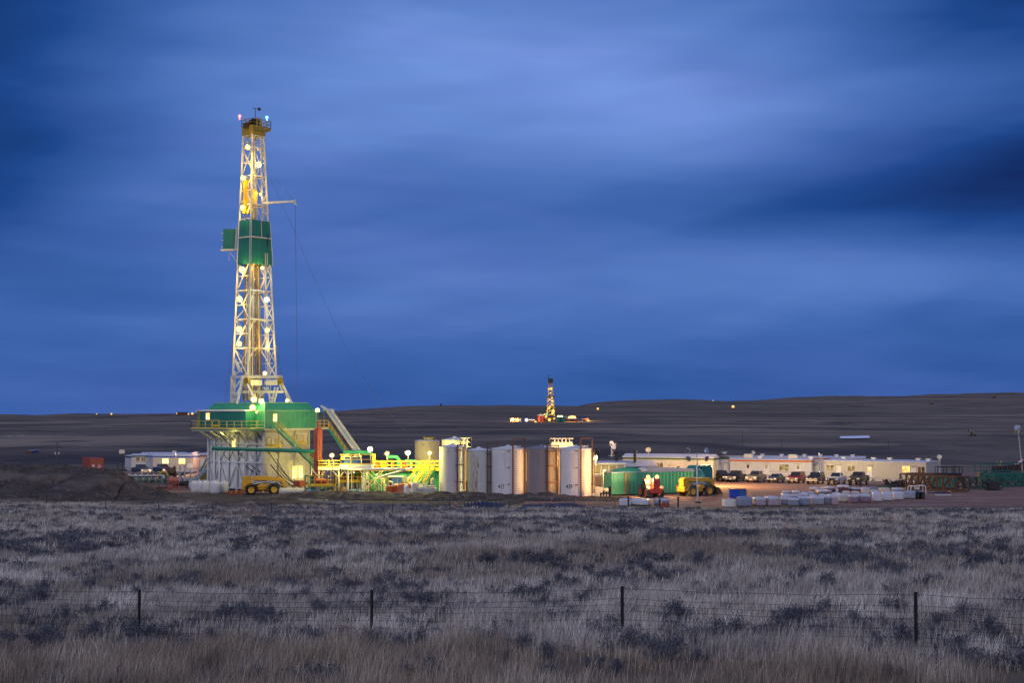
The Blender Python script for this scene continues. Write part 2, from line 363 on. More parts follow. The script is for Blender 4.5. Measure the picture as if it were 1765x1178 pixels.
gpoly('gravel_pad', [(-52, 191), (-30, 189.5), (10, 187), (24, 184), (62, 182.3), (90, 188), (100, 205), (100, 285), (70, 297), (-40, 300), (-84, 296), (-84, 240), (-60, 205)], .012, m_pad)
gpoly('access_road', [(100, 232), (260, 330), (260, 345), (100, 262)], .02, m_pad)
gpoly('bare_ground', [(-62, 193), (-44, 189), (-20, 186), (0, 184), (2, 196), (-14, 206), (-40, 214), (-66, 214)], .025, m_soil)
# spoil banks of bare earth: heaped heightfields standing on the ground
def bank(name, ctr, hw, m, n=(150, 40), rough=.35, seed=0, drop=-.25):
    """ctr: ridge polyline [(x, y, height, half width)]"""
    P = np.array(ctr, float); t = np.linspace(0, len(P) - 1, n[0]); ip = lambda c: np.interp(t, np.arange(len(P)), P[:, c])
    cx, cy, ch, cw = ip(0), ip(1), ip(2), ip(3); s = np.linspace(-1, 1, n[1])
    tx, ty = np.gradient(cx), np.gradient(cy); ln = np.hypot(tx, ty); nx, ny = -ty / ln, tx / ln
    X = cx[:, None] + nx[:, None] * cw[:, None] * s; Y = cy[:, None] + ny[:, None] * cw[:, None] * s
    prof = np.clip(1 - np.abs(s) ** 1.35, 0, 1)[None, :]; prof = prof ** .9
    end = np.clip(np.minimum(np.arange(n[0]), np.arange(n[0])[::-1]) / (n[0] * .06), 0, 1)[:, None]
    Z = ch[:, None] * prof * end; nn = fbm(X / 2.6 + seed, Y / 2.6, 5)
    Z = Z + rough * nn * np.minimum(1, Z * 1.5) + .26 * fbm(X / .8, Y / .8 + seed, 4) * np.minimum(1, Z * 2)
    Z = np.where(Z < .03, drop, Z) + np.maximum(0, terrain(X, Y))
    return struct(grid_obj(name, X, Y, Z, m))
def bp(px, pyb, pyt, hw, dy=0):   # ridge point: base pixel row gives its distance, top row its height
    g = G(px, pyb); g.y += dy; g.x = PX(px, g.y); return (g.x, g.y, at(px, pyt, g.y).z, hw)
bank('spoil_heap', [bp(-160, 852, 800, 14), bp(-40, 852, 797, 14), bp(40, 851, 797, 14), bp(110, 850, 803, 13), bp(165, 849, 806, 12), bp(205, 848, 813, 10), bp(238, 848, 832, 8), bp(275, 848, 848, 6)], 0, m_soil, (170, 60), .7, 3)
bank('spoil_heap', [bp(105, 856, 828, 6, -2), bp(150, 857, 812, 8, -2), bp(195, 857, 812, 8, -2), bp(225, 857, 826, 7, -2), bp(262, 858, 845, 6, -2), bp(320, 860, 857, 5)], 0, m_soil, (110, 44), .6, 9)
bank('earth_bund', [bp(395, 862, 860, 3), bp(430, 861, 857, 4), bp(500, 860, 851, 5), bp(560, 860, 845.5, 5), bp(640, 860, 847.5, 5), bp(720, 861, 851, 5), bp(800, 861, 848.5, 5), bp(850, 861, 853, 5), bp(910, 861, 850.5, 5), bp(960, 862, 854, 5), bp(1010, 862, 856.5, 4), bp(1060, 863, 857, 4), bp(1098, 865, 863, 3)], 0, m_soil, (260, 40), .5, 5)
bank('low_bund', [bp(225, 868, 866, 2), bp(300, 869, 866.5, 2), bp(380, 871, 869, 2), bp(440, 874, 872, 2)], 0, m_soil, (90, 16), .25, 15)
# a strip of old snow on the far slope
def snow():
    g = gnd(1473, 757); mb = MB(); n = 24; w = PX(1498, g.y) - PX(1448, g.y); vs = []
    for i in range(n + 1):
        t = i / n; x = g.x + w * (t - .5); wid = 9 * (math.sin(math.pi * min(1, max(0, t))) ** .4) + .5
        vs += [(x, g.y - wid, TZ(x, g.y - wid) + .6), (x, g.y, TZ(x, g.y) + 1.6), (x, g.y + wid, TZ(x, g.y + wid) + .6)]
    mb.add(vs, [(3 * i + k, 3 * i + 3 + k, 3 * i + 4 + k, 3 * i + 1 + k) for i in range(n) for k in (0, 1)], 0, True)
    struct(mb.build('snow_patch', mat('old_snow', (.75, .78, .85), .7, var=.05)))
snow()
# ------------------------------------------------------------------ dry grass and sagebrush
m_grass = ramp_mat('dry_grass_blades', [(0, 0, 0, 0, (.54, .485, .43)), ((.09, .16, .1), 5, .42, .60, (.33, .295, .27)), ((.35, .5, .3), 4, .5, .66, (.74, .69, .62)), ((.05, .05, .05), 4, .50, .62, (.29, .24, .20)), ((.8, .8, .8), 3, .52, .66, (.22, .19, .165))], .8, island=.75)
m_grass2 = ramp_mat('darkened_brown_grass_blades', [(0, 0, 0, 0, (.36, .29, .225)), ((.12, .2, .1), 5, .42, .60, (.24, .19, .15)), ((.35, .5, .3), 4, .5, .66, (.50, .43, .35)), ((.8, .8, .8), 3, .52, .66, (.17, .14, .115))], .8, island=.7)
m_sage = ramp_mat('sagebrush_leaves', [(0, 0, 0, 0, (.100, .105, .130)), ((.4, .4, .4), 3, .45, .6, (.165, .17, .20)), ((.15, .15, .1), 3, .5, .65, (.078, .076, .092))], .85, island=.5)
def edge(x): return np.interp(x, [-70, -40, -20, 0, 14, 24, 60, 75], [192, 188, 183, 182, 179, 174, 172, 184])
def grass():
    vs = []; fs = []; off = 0; near = []
    for (y0, y1, den, hh, wd) in ((13, 30, 430, .40, .008), (30, 48, 320, .34, .011), (48, 75, 160, .33, .017), (75, 115, 80, .33, .027), (115, 192, 46, .34, .042)):
        n = int(den * .40 * (y1 ** 2 - y0 ** 2) + den * 8 * (y1 - y0) * .5)
        y = np.sqrt(RNG.random(n) * (y1 ** 2 - y0 ** 2) + y0 ** 2); x = (RNG.random(n) * 2 - 1) * (.385 * y + 2)
        cl = fbm(x / 1.1, y / 1.1, 3); cl2 = fbm(x / 9 + 4, y / 9, 3)
        keep = (RNG.random(n) < np.clip(.60 + 1.6 * cl + .7 * cl2, .08, 1)) & (y < edge(x) + 1.5 * fbm(x / 2, y / 9, 2))
        x, y, cl, cl2 = x[keep], y[keep], cl[keep], cl2[keep]; n = len(x); z = terrain(x, y) - .03
        h = hh * (.55 + .75 * RNG.random(n)) * np.clip(1 + 1.1 * cl + .6 * cl2, .35, 1.7) * np.where(y > edge(x) - 6, .8, 1)
        a = RNG.random(n) * 2 * math.pi; w = wd * (.6 + .8 * RNG.random(n)); dx, dy = np.cos(a) * w / 2, np.sin(a) * w / 2 * .5
        la = RNG.random(n) * 2 * math.pi; ll = h * (.08 + .42 * RNG.random(n) ** 1.6); lx, ly = np.cos(la) * ll + .10 * h, np.sin(la) * ll
        b0 = np.stack([x - dx, y - dy, z], 1); b1 = np.stack([x + dx, y + dy, z], 1)
        m0 = np.stack([x - dx * .75 + lx * .3, y - dy + ly * .3, z + h * .58], 1); m1 = np.stack([x + dx * .75 + lx * .3, y + dy + ly * .3, z + h * .58], 1)
        tp = np.stack([x + lx, y + ly, z + h * .97], 1)
        if y1 <= 75:
            v = np.stack([b0, b1, m1, m0, tp], 1).reshape(-1, 3); i = (np.arange(n) * 5 + off)[:, None]
            fs.append(np.concatenate([i + [0, 1, 2], i + [0, 2, 3], i + [3, 2, 4]])); off += 5 * n
        else:
            v = np.stack([b0, b1, tp], 1).reshape(-1, 3); i = (np.arange(n) * 3 + off)[:, None]
            fs.append(i + [0, 1, 2]); off += 3 * n
        vs.append(v)
    vs, fs = np.concatenate(vs), np.concatenate(fs)
    # strip before the wire fence: taller, with foreground darkening put into a browner colour
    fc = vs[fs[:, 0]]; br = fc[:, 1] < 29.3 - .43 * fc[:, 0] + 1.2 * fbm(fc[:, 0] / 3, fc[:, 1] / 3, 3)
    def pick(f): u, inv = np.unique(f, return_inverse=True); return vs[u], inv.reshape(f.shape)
    v, f = pick(fs[br]); o = np_mesh('darkened_brown_grass', v, f, m_grass2); tag(o, 'taller dry grass, darkened brown, on the near side of the wire fence', 'grass', kind='stuff')
    v, f = pick(fs[~br]); o = np_mesh('dry_grass', v, f, m_grass)
    tag(o, 'pale dry prairie grass covering the sloping foreground field', 'grass', kind='stuff')
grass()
def bush_mesh(rg, nl, r=.55, hgt=.62, leaf=.05):
    """a low woody shrub: several stems fanning out of one base, each ending in tufts of small leaves"""
    V = []; Fc = []
    ns = rg.integers(7, 12); o = 0
    tips = []
    for s in range(ns):
        a = rg.random() * 2 * math.pi; t = rg.random() ** .6
        tips.append((math.cos(a) * r * t, math.sin(a) * r * t, hgt * (.55 + .45 * rg.random()) * (1 - .35 * t * t)))
    T = np.array(tips)
    for s in range(ns):   # stems
        p0 = np.array([T[s, 0] * .1, T[s, 1] * .1, -.05]); p1 = T[s] * [.55, .55, .5]; p2 = T[s]
        for q0, q1, w in ((p0, p1, .016), (p1, p2, .010)):
            V += [q0 + [w, 0, 0], q0 - [w, 0, 0], q1 - [w * .6, 0, 0], q1 + [w * .6, 0, 0]]; Fc += [(o, o + 1, o + 2), (o, o + 2, o + 3)]; o += 4
    k = nl
    si = rg.integers(0, ns, k); u = .35 + .75 * rg.random(k) ** .7
    c = T[si] * np.stack([u, u, u], 1) + rg.normal(0, 1, (k, 3)) * [r * .13, r * .13, hgt * .09]
    c[:, 2] = np.maximum(c[:, 2], .02)
    d = rg.normal(0, 1, (k, 3)) + [0, 0, 1.2]; d /= np.linalg.norm(d, axis=1)[:, None]
    e = np.cross(d, rg.normal(0, 1, (k, 3))); e /= np.linalg.norm(e, axis=1)[:, None] + 1e-6
    L = leaf * (.7 + .9 * rg.random(k))[:, None]
    tri = np.stack([c - e * L * .22, c + e * L * .22, c + d * L * 1.5], 1).reshape(-1, 3)
    ix = np.arange(k * 3).reshape(-1, 3) + o
    return np.concatenate([np.array(V), tri]), np.concatenate([np.array(Fc), ix])
def sage():
    rg = np.random.default_rng(5); var = []
    for i in range(9):
        v, f = bush_mesh(rg, 1000, .44 + .12 * rg.random(), .46 + .2 * rg.random(), .040); o = np_mesh('sagebrush', v, f, m_sage); var.append(o)
    pts = []
    n = 19000; y = np.sqrt(rg.random(n) * (188. ** 2 - 17 ** 2) + 17 ** 2); x = (rg.random(n) * 2 - 1) * (.40 * y + 2)
    d = fbm(x / 4.5 + 3, y / 6, 4) + .4 * fbm(x / 16, y / 22 + 3, 2); dens = np.clip(.36 + 1.5 * d, .03, 1) * np.where(y < 25, .30, 1) * np.where(y < 30, .6, 1) * np.where((y > 60) & (y < 120), .8, 1)
    k = (rg.random(n) < dens) & (y < edge(x) - 1); x, y = x[k], y[k]
    # extra close-set bushes on both sides of the wire fence
    n2 = 380; y2 = 25 + 26 * rg.random(n2); x2 = (rg.random(n2) * 2 - 1) * (.4 * y2 + 1); k2 = fbm(x2 / 4, y2 / 4 + 9, 3) > -.06
    x = np.concatenate([x, x2[k2]]); y = np.concatenate([y, y2[k2]]); s = .34 + .68 * rg.random(len(x)) ** 2.0; s = s * np.where(y < 24, .75, 1)
    big = np.argsort(-s / y); z = terrain(x, y) - .02; inv = np.abs(x) < .36 * y
    big = [i for i in big if inv[i]] + [i for i in big if not inv[i]]
    used = set()
    for c, i in enumerate(big[:300]):
        o = var[c] if c < 9 else var[c % 9].copy()
        if c >= 9: COL.objects.link(o)
        o.location = (x[i], y[i], z[i]); o.rotation_euler = (0, 0, rg.random() * 6.28); sc = s[i]; o.scale = (sc * (1 + .25 * rg.random()), sc * (1 + .25 * rg.random()), sc)
        fy = 31.4 - .43 * (x[i] + 0)
        zone = 'in front of the near wire fence' if y[i] < fy else ('close behind the near wire fence' if y[i] < fy + 14 else 'in the middle of the grass field')
        tag(o, ('broad' if s[i] > .8 else 'small') + ' dark blue-grey sagebrush ' + zone, 'bush', 'sagebrush in the grass field')
    vs = []; fs = []; off = 0; small = [bush_mesh(rg, 170, .55, .55, .10) for _ in range(6)]
    for i in big[300:]:
        v, f = small[i % 6]; a = rg.random() * 6.28; R = np.array([[math.cos(a), -math.sin(a), 0], [math.sin(a), math.cos(a), 0], [0, 0, 1]])
        vs.append((v @ R.T) * s[i] + [x[i], y[i], z[i]]); fs.append(f + off); off += len(v)
    o = np_mesh('sagebrush_cover', np.concatenate(vs), np.concatenate(fs), m_sage)
    tag(o, 'scattered low dark sagebrush in the far part of the field', 'bushes', kind='stuff')
sage()
# ------------------------------------------------------------------ wire fences, stakes, poles
m_post = mat('fence_post_steel', (.02, .022, .026), .6, .2, var=.2); m_wire = mat('fence_wire', (.03, .03, .035), .5, .5, var=.1)
def near_fence():
    ps = [(-21.6, 39.6), (-15.3, 37.3), (-9.1, 35), (-3.2, 32.7), (2.33, 30.3), (7.8, 27.7), (13.4, 25.4), (19, 23)]
    P = [Vector((x, y, TZ(x, y))) for x, y in ps]
    f = thing('wire_fence', 'near woven wire stock fence on thin dark steel posts across the grass', 'fence', P[2])
    for p in P:
        mb = MB(); mb.box(-.035, .035, -.006, .006, -.3, 1.24); mb.box(-.006, .006, -.045, .006, -.3, 1.24)
        for k in range(12): mb.box(-.012, .012, .006, .018, .1 + .09 * k, .125 + .09 * k)
        M = Matrix.Translation(p); mb.v = [tuple(M @ Vector(v)) for v in mb.v]; mb.build('fence_post', m_post, f, world=True)
    mb = MB(); up = Vector((0, 0, 1)); hs = [1.19, .98, .86, .72, .54, .36, .20, .05]
    for i, (a, b) in enumerate(zip(P[:-1], P[1:])):
        for j, h in enumerate(hs):
            last = None
            for k in range(7):
                t = k / 6; q = a.lerp(b, t) + up * (h - .05 * math.sin(math.pi * t) * (1 if j < 3 else .5)); q.z += .012 * math.sin(17 * t + i * 3 + j)
                if last is not None: mb.tube(last, q, .0035 if j else .004, n=4, cap=False)
                last = q
        n = 30
        for k in range(1, n):
            q = a.lerp(b, k / n); mb.tube(q + up * .05, q + up * (.70), .0022, n=3, cap=False)
        for k in range(1, 18):   # barbs on the top strand
            q = a.lerp(b, k / 18) + up * (1.19 - .05 * math.sin(math.pi * k / 18)); mb.tube(q - Vector((.02, 0, .03)), q + Vector((.02, 0, .03)), .003, n=3, cap=False)
    mb.build('wire_mesh', m_wire, f, world=True)
near_fence()
def far_fence():
    px = [(-120, 868), (-20, 870), (80, 872), (182, 877), (273, 882), (367, 888), (468, 890), (577, 892), (676, 888), (775, 885), (878, 881), (990, 876), (1060, 876)]
    P = [gnd(a, b) for a, b in px]; f = thing('wire_fence', 'far line of thin steel fence posts along the edge of the well pad', 'fence', P[4])
    up = Vector((0, 0, 1)); wb = MB()
    for p in P: MB().bar(p - up * .3, p + up * 1.35, .07, .07).build('fence_post', m_post, f, world=True)
    for a, b in zip(P[:-1], P[1:]):
        for h in (1.25, .95, .65, .35): wb.bar(a + up * h, b + up * h, .012)
    wb.build('wire_strand', m_wire, f, world=True)
    w = [gnd(1083, 876), gnd(1137, 877), gnd(1169, 878)]
    g = thing('pole_brace', 'three stout dark wooden corner posts with a top rail beside the field edge', 'fence', w[0])
    for p in w: MB().tube(p - up * .3, p + up * 1.45, .12, .10).build('post', mat('dark_wood_post', (.05, .035, .025), .9, var=.3) if p is w[0] else bpy.data.materials['dark_wood_post'], g, world=True)
    MB().tube(w[0] + up * 1.2, w[2] + up * 1.2, .05).build('rail', m_grey, g, world=True)
far_fence()
def stakes():
    for px, py, h, c, lab in ((123, 893, .75, (.6, .13, .05), 'orange survey stake at the left of the field'), (441, 893, .8, (.6, .13, .06), 'orange survey stake in grass below the telehandler'),
                         (292, 896, .8, (.05, .2, .5), 'blue survey stake standing in the grass'), (1535, 903, .8, (.6, .14, .06), 'orange survey stake among sagebrush below the pallets'), (1357, 929, .9, (.5, .11, .05), 'tall orange survey stake in the field at right'),
                         (1012, 876, .9, (.05, .35, .14), 'thin green survey stake by the earth bund')):
        p = gnd(px, py); mb = MB(); mb.box(-.02, .02, -.012, .012, -.2, h); o = mb.build('survey_stake', mat('stake_paint', c, .6), None); o.location = p
        tag(o, lab, 'stake', 'survey stakes in the grass')
    for px, py, lab in ((950, 868, 'pink marker flag high on the earth bund'), (935, 876, 'pink marker flag at the foot of the earth bund'), (784, 877, 'small pink flag beside the plastic sheeting')):
        p = gnd(px, py); mb = MB(); mb.tube((0, 0, -.1), (0, 0, .75), .012, n=5); t = thing('marker_flag', lab, 'flag', p, .4, 'pink marker flags')
        mb.build('stem', m_grey, t); m2 = MB(); m2.add([(0, 0, .75), (.22, .02, .72), (.24, -.02, .5), (0, 0, .5), (0, .012, .75), (.22, .032, .72), (.24, -.008, .5), (0, .012, .5)], [(0, 1, 2, 3), (7, 6, 5, 4), (0, 4, 5, 1), (1, 5, 6, 2), (2, 6, 7, 3), (3, 7, 4, 0)])
        m2.build('cloth', mat('pink_cloth', (.7, .16, .22), .8) if 'pink_cloth' not in bpy.data.materials else bpy.data.materials['pink_cloth'], t)
stakes()
def tarp(pxs, name, label, m, seed):
    """crumpled sheeting along the foot of the bund: (px, py of its lower edge, py of its upper edge)"""
    n = 90; k = 14; t = np.linspace(0, 1, n); P = np.array(pxs, float); q = np.linspace(0, len(P) - 1, n)
    rows = []
    for a in range(n):
        pxa, lo, hi = (np.interp(q[a], np.arange(len(P)), P[:, c]) for c in range(3)); g = gnd(pxa, lo); dep = 1.7 + .5 * math.sin(a * .7)
        zt = at(pxa, hi, g.y + dep).z
        for b in range(k):
            s = b / (k - 1); rows.append((g.x, g.y + dep * s, g.z + .04 + (zt - g.z) * s ** .8 * 1.0 + .15 * float(fbm(np.array([a * .22 + seed]), np.array([b * .5]), 3)[0]) + .03 * math.sin(a * 1.3 + b * .9)))
    mb = MB(); mb.add(rows, [(a * k + b, (a + 1) * k + b, (a + 1) * k + b + 1, a * k + b + 1) for a in range(n - 1) for b in range(k - 1)], 0, True)
    tag(mb.build(name, m), label, 'tarp', 'plastic sheeting along the bund')
m_tarp = mat('dark_blue_sheeting', (.04, .05, .09), .62, var=.35, spec=.25); m_tarp2 = mat('pale_sheeting', (.20, .165, .14), .75, var=.4, spec=.2)
tarp([(452, 861, 857), (505, 863, 859), (560, 868, 863)], 'plastic_sheet', 'pale wrinkled plastic sheet end below the telehandler', m_tarp2, 1)
tarp([(556, 869, 862), (620, 875, 868), (690, 877, 870), (740, 878, 869)], 'plastic_sheet', 'long crumpled plastic sheet with pale folds at the bund foot', mat('grey_sheeting', (.10, .095, .11), .65, var=.55, scale=.8, spec=.25), 5)
tarp([(800, 877, 868), (830, 877, 865), (870, 877, 868)], 'plastic_sheet', 'dark blue bunched plastic sheet below the white tanks', m_tarp, 9)
tarp([(900, 876, 871), (985, 876, 868), (1010, 876, 872)], 'plastic_sheet', 'flat dark blue sheet at the right end of the bund', m_tarp, 13)
# ------------------------------------------------------------------ the drilling rig
AL = math.radians(50); U = Vector((math.cos(AL), math.sin(AL), 0)); V = Vector((-math.sin(AL), math.cos(AL), 0))
C0 = Vector((PX(456, 216), 216, 0)); LA, LB = 13.3, 9.05
def R(i, j, z=0.): return C0 + U * i + V * j + Vector((0, 0, z))
RIG = thing('drilling_rig', 'tall floodlit white drilling rig with green wind walls', 'drilling rig', C0)
def rb(mb, name, mats, parent, bevel=0): return mb.build(name, mats, parent, world=True, bevel=bevel)
def floodlamp(p, parent, glow=e_lamp, r=.30, power=0, col=WARM, face=(0, -1, -.25), name='floodlight', body=True):
    p = Vector(p); f = Vector(face).normalized(); mb = MB()
    mb.tube(p - f * .34, p - f * .02, r * .55, r, 10, 0)
    r *= .84 * (.86 + .3 * ((p.x * 7.3 + p.z * 3.1) % 1)); mb.tube(p - f * .02, p + f * .03, r * 1.04, r, 14, 2)
    mb.lathe([(r * .70, 0), (r * .62, r * .22), (r * .36, r * .38), (0.001, r * .44)], (0, 0, 0), 10, 1, cap=False)
    # aim the bulb cap along f
    k = 4 * 10; q = Vector((0, 0, 1)).rotation_difference(f); n0 = len(mb.v) - k
    for i in range(n0, len(mb.v)): mb.v[i] = tuple(p + f * .03 + q @ Vector(mb.v[i]))
    o = rb(mb, name, [m_lampbody, glow, e_rim], parent)
    if power: plight(p + f * (r * .62 + .40), power, col)
    return o
# ---- substructure
FZ = 9.6
sub = MB()
for (a, b) in (((0, 0), (0, LA)), ):
    pass
def sheetR(mb, i0, j0, i1, j1, z0, z1, pitch, dep, mi=0): a, b = R(i0, j0), R(i1, j1); mb.sheet(a, b, z0, z1, pitch, dep, mi)
sheetR(sub, .15, LA, .15, 0.1, .3, FZ - .25, .5, .05)
SUBO = rb(sub, 'substructure', m_wallL, RIG)
w2 = MB(); a, b = R(0.1, .05), R(LB, .05); w2.sheet(a, b, .3, FZ - .25, 1.6, .025)
w2.sheet(R(LB, .1), R(LB, LA), .3, FZ - .3, 1.2, .03); w2.sheet(R(LB, LA), R(.2, LA), .3, FZ - .3, 1.2, .03)
rb(w2, 'wall_panel', m_wallR, SUBO)
fr = MB()
cols = [0, 1.9, 4.1, 6.2, 8.3, 10.4, 11.7, LA]
for j in cols: fr.bar(R(-.12, j, 0), R(-.12, j, FZ - .3), .28)
for z in (.4, 4.4, 7.2, FZ - .45): fr.bar(R(-.14, 0, z), R(-.14, LA, z), .22)
for k in range(len(cols) - 1):
    j0, j1 = cols[k], cols[k + 1]
    if k % 2: j0, j1 = j1, j0
    fr.bar(R(-.14, j0, .5), R(-.14, j1, 4.3), .16); fr.bar(R(-.14, j1, 4.5), R(-.14, j0, 7.1), .14); fr.bar(R(-.14, j0, 7.3), R(-.14, j1, FZ - .5), .12)
rb(fr, 'wall_frame', m_grey, SUBO)
fr2 = MB()
for i in (0, 2.9, 6.1, LB): fr2.bar(R(i, -.08, 0), R(i, -.08, FZ - .3), .2)
for z in (.3, 5.0, FZ - .4): fr2.bar(R(0, -.08, z), R(LB, -.08, z), .16)
rb(fr2, 'side_frame', m_cream, SUBO)
fl = MB(); fl.add([R(-.4, -.5, FZ - .3), R(LB + 1.0, -.5, FZ - .3), R(LB + 1.0, LA, FZ - .3), R(-.4, LA, FZ - .3), R(-.4, -.5, FZ), R(LB + 1.0, -.5, FZ), R(LB + 1.0, LA, FZ), R(-.4, LA, FZ)], [(3, 2, 1, 0), (4, 5, 6, 7), (0, 1, 5, 4), (1, 2, 6, 5), (2, 3, 7, 6), (3, 0, 4, 7)])
rb(fl, 'rig_floor', m_cream, SUBO)
# lit opening and small service doors in the left wall
for (j, z, w, h) in ((7.3, 6.6, .8, 1.3), ):
    d = MB(); d.add([R(-.2, j, z), R(-.2, j - w, z), R(-.2, j - w, z + h), R(-.2, j, z + h), R(-.26, j, z), R(-.26, j - w, z), R(-.26, j - w, z + h), R(-.26, j, z + h)], [(4, 5, 6, 7), (0, 1, 5, 4), (1, 2, 6, 5), (2, 3, 7, 6), (3, 0, 4, 7)])
    rb(d, 'lit_hatch', e_win, SUBO)
plight(R(6.9, -2.0, 2.6), 160, YELW, .3)  # unseen fill light added to brighten the doorway corner
for i, z in ((5.6, 1.4), (6.9, 1.4)):
    d = MB(); d.bar(R(i, -.14, z + 1.4), R(i + .8, -.14, z + 1.4), .06, 1.9); rb(d, 'doorway', e_winy, SUBO)
for i in (.5, 5.6):   # two little balconies on the lit side
    z = 7.0 if i < 2 else 7.35; b_ = MB(); p0, p1 = R(i, -1.1, z), R(i + 2.2, -1.1, z)
    b_.add([R(i, -.1, z - .1), R(i + 2.2, -.1, z - .1), R(i + 2.2, -1.1, z - .1), R(i, -1.1, z - .1), R(i, -.1, z), R(i + 2.2, -.1, z), R(i + 2.2, -1.1, z), R(i, -1.1, z)], [(3, 2, 1, 0), (4, 5, 6, 7), (0, 1, 5, 4), (1, 2, 6, 5), (2, 3, 7, 6), (3, 0, 4, 7)])
    b_.rail([R(i, -.1, z), p0, p1, R(i + 2.2, -.1, z)], 1.15, .75, .035)
    b_.bar(R(i, -.15, z - 1.1), p0, .07); b_.bar(R(i + 2.2, -.15, z - 1.1), p1, .07); rb(b_, 'balcony', m_yel, SUBO)
def stair(p0, p1, side, wid, mats, parent, nm='stair', n=None, rails=True):
    """flight from foot p0 to head p1; side = horizontal unit vector across it; returns the stringer part with treads and handrails under it"""
    p0, p1, s = Vector(p0), Vector(p1), Vector(side); mb = MB()
    for k in (0, wid): mb.bar(p0 + s * k, p1 + s * k, .07, .34)
    o = rb(mb, nm, mats[0], parent); n = n or max(5, int(abs(p1.z - p0.z) / .24)); t = MB(); d = (p1 - p0); d.z = 0; d.normalize()
    for k in range(1, n):
        q = p0.lerp(p1, k / n); t.bar(q + s * .04, q + s * (wid - .04), .26, .04)
    r = MB(); up = Vector((0, 0, 1))
    for k in (0, wid):
        a, b = p0 + s * k, p1 + s * k
        r.bar(a + up * 1.0, b + up * 1.0, .06); r.bar(a + up * .55, b + up * .55, .05)
        for q in range(0, 7): c = a.lerp(b, q / 6); r.bar(c, c + up * 1.0, .055)
    if o.parent is RIG or o.parent.parent is None:
        rb(t, 'treads', m_grey, o); rb(r, 'handrail', mats[1], o)
    else:
        rb(t, 'treads', m_grey, o.parent); rb(r, 'handrail', mats[1], o.parent)
    return o
stair(R(8.6, -2.3, 3.2), R(1.2, -1.3, FZ), -V, 1.0, [m_greenL, m_yel], RIG)
ld = MB()   # landing tower at the stair foot
q = [R(8.2, -1.6, 0), R(10.4, -1.6, 0), R(10.4, -3.6, 0), R(8.2, -3.6, 0)]; up = Vector((0, 0, 1))
for p in q: ld.bar(p, p + up * 4.3, .14)
for p, p2 in zip(q, q[1:] + q[:1]): ld.bar(p + up * 3.2, p2 + up * 3.2, .16); ld.bar(p + up * 4.25, p2 + up * 4.25, .07); ld.bar(p + up * .9, p2 + up * .9, .1)
ld.hexa([q[0] + up * 3.1, q[1] + up * 3.1, q[2] + up * 3.1, q[3] + up * 3.1, q[0] + up * 3.25, q[1] + up * 3.25, q[2] + up * 3.25, q[3] + up * 3.25])
rb(ld, 'stair_landing', m_grey, RIG)
# ---- wind walls round the rig floor, leaning inwards at the top
ww = MB(); ZT, ZS = 13.55, 12.35
def wall_strip(mb, i0, j0, i1, j1, ins, mi, di=0, z0=FZ, both=True):
    a0, b0 = R(i0, j0), R(i1, j1); mb.sheet(a0, b0, z0, ZS, .9, .03, mi)
wall_strip(ww, -.35, LA + .2, -.35, -.45, .8, 0); wall_strip(ww, -.35, -.5, LB + 1.0, -.5, .8, 0)
wall_strip(ww, LB + 1.0, -.5, LB + 1.0, LA + .2, .8, 0); wall_strip(ww, LB + 1.0, LA + .2, -.35, LA + .2, .8, 0)
WW = rb(ww, 'wind_wall', m_greenL, RIG)
up_ = MB(); o4 = [R(-.35, -.5, ZS), R(LB + 1.0, -.5, ZS), R(LB + 1.0, LA + .2, ZS), R(-.35, LA + .2, ZS)]; i4 = [R(.4, .35, ZT), R(LB + .1, .35, ZT), R(LB + .1, LA - .8, ZT), R(.4, LA - .8, ZT)]
up_.add(o4 + i4, [(k, (k + 1) % 4, 4 + (k + 1) % 4, 4 + k) for k in range(4)])
up_.add([p + Vector((0, 0, -.05)) for p in o4 + i4], [(k, 4 + k, 4 + (k + 1) % 4, (k + 1) % 4) for k in range(4)])
rb(up_, 'wind_wall_top', m_greenL, WW)
bd = MB()
for k in range(4): bd.bar(o4[k], o4[(k + 1) % 4], .09); bd.bar(i4[k], i4[(k + 1) % 4], .09); bd.bar(o4[k] - Vector((0, 0, ZS - FZ)), o4[k], .14)
rb(bd, 'wall_trim', mat('pale_green_trim', (.25, .48, .30), .5), WW)
d = MB(); d.bar(R(1.1, -.56, FZ + 1.15), R(2.15, -.56, FZ + 1.15), .05, 2.3); dr = rb(d, 'door', m_greenL, WW)
d = MB(); d.bar(R(1.25, -.6, FZ + 1.65), R(2.0, -.6, FZ + 1.65), .05, 1.15); rb(d, 'door_window', e_winy, WW)
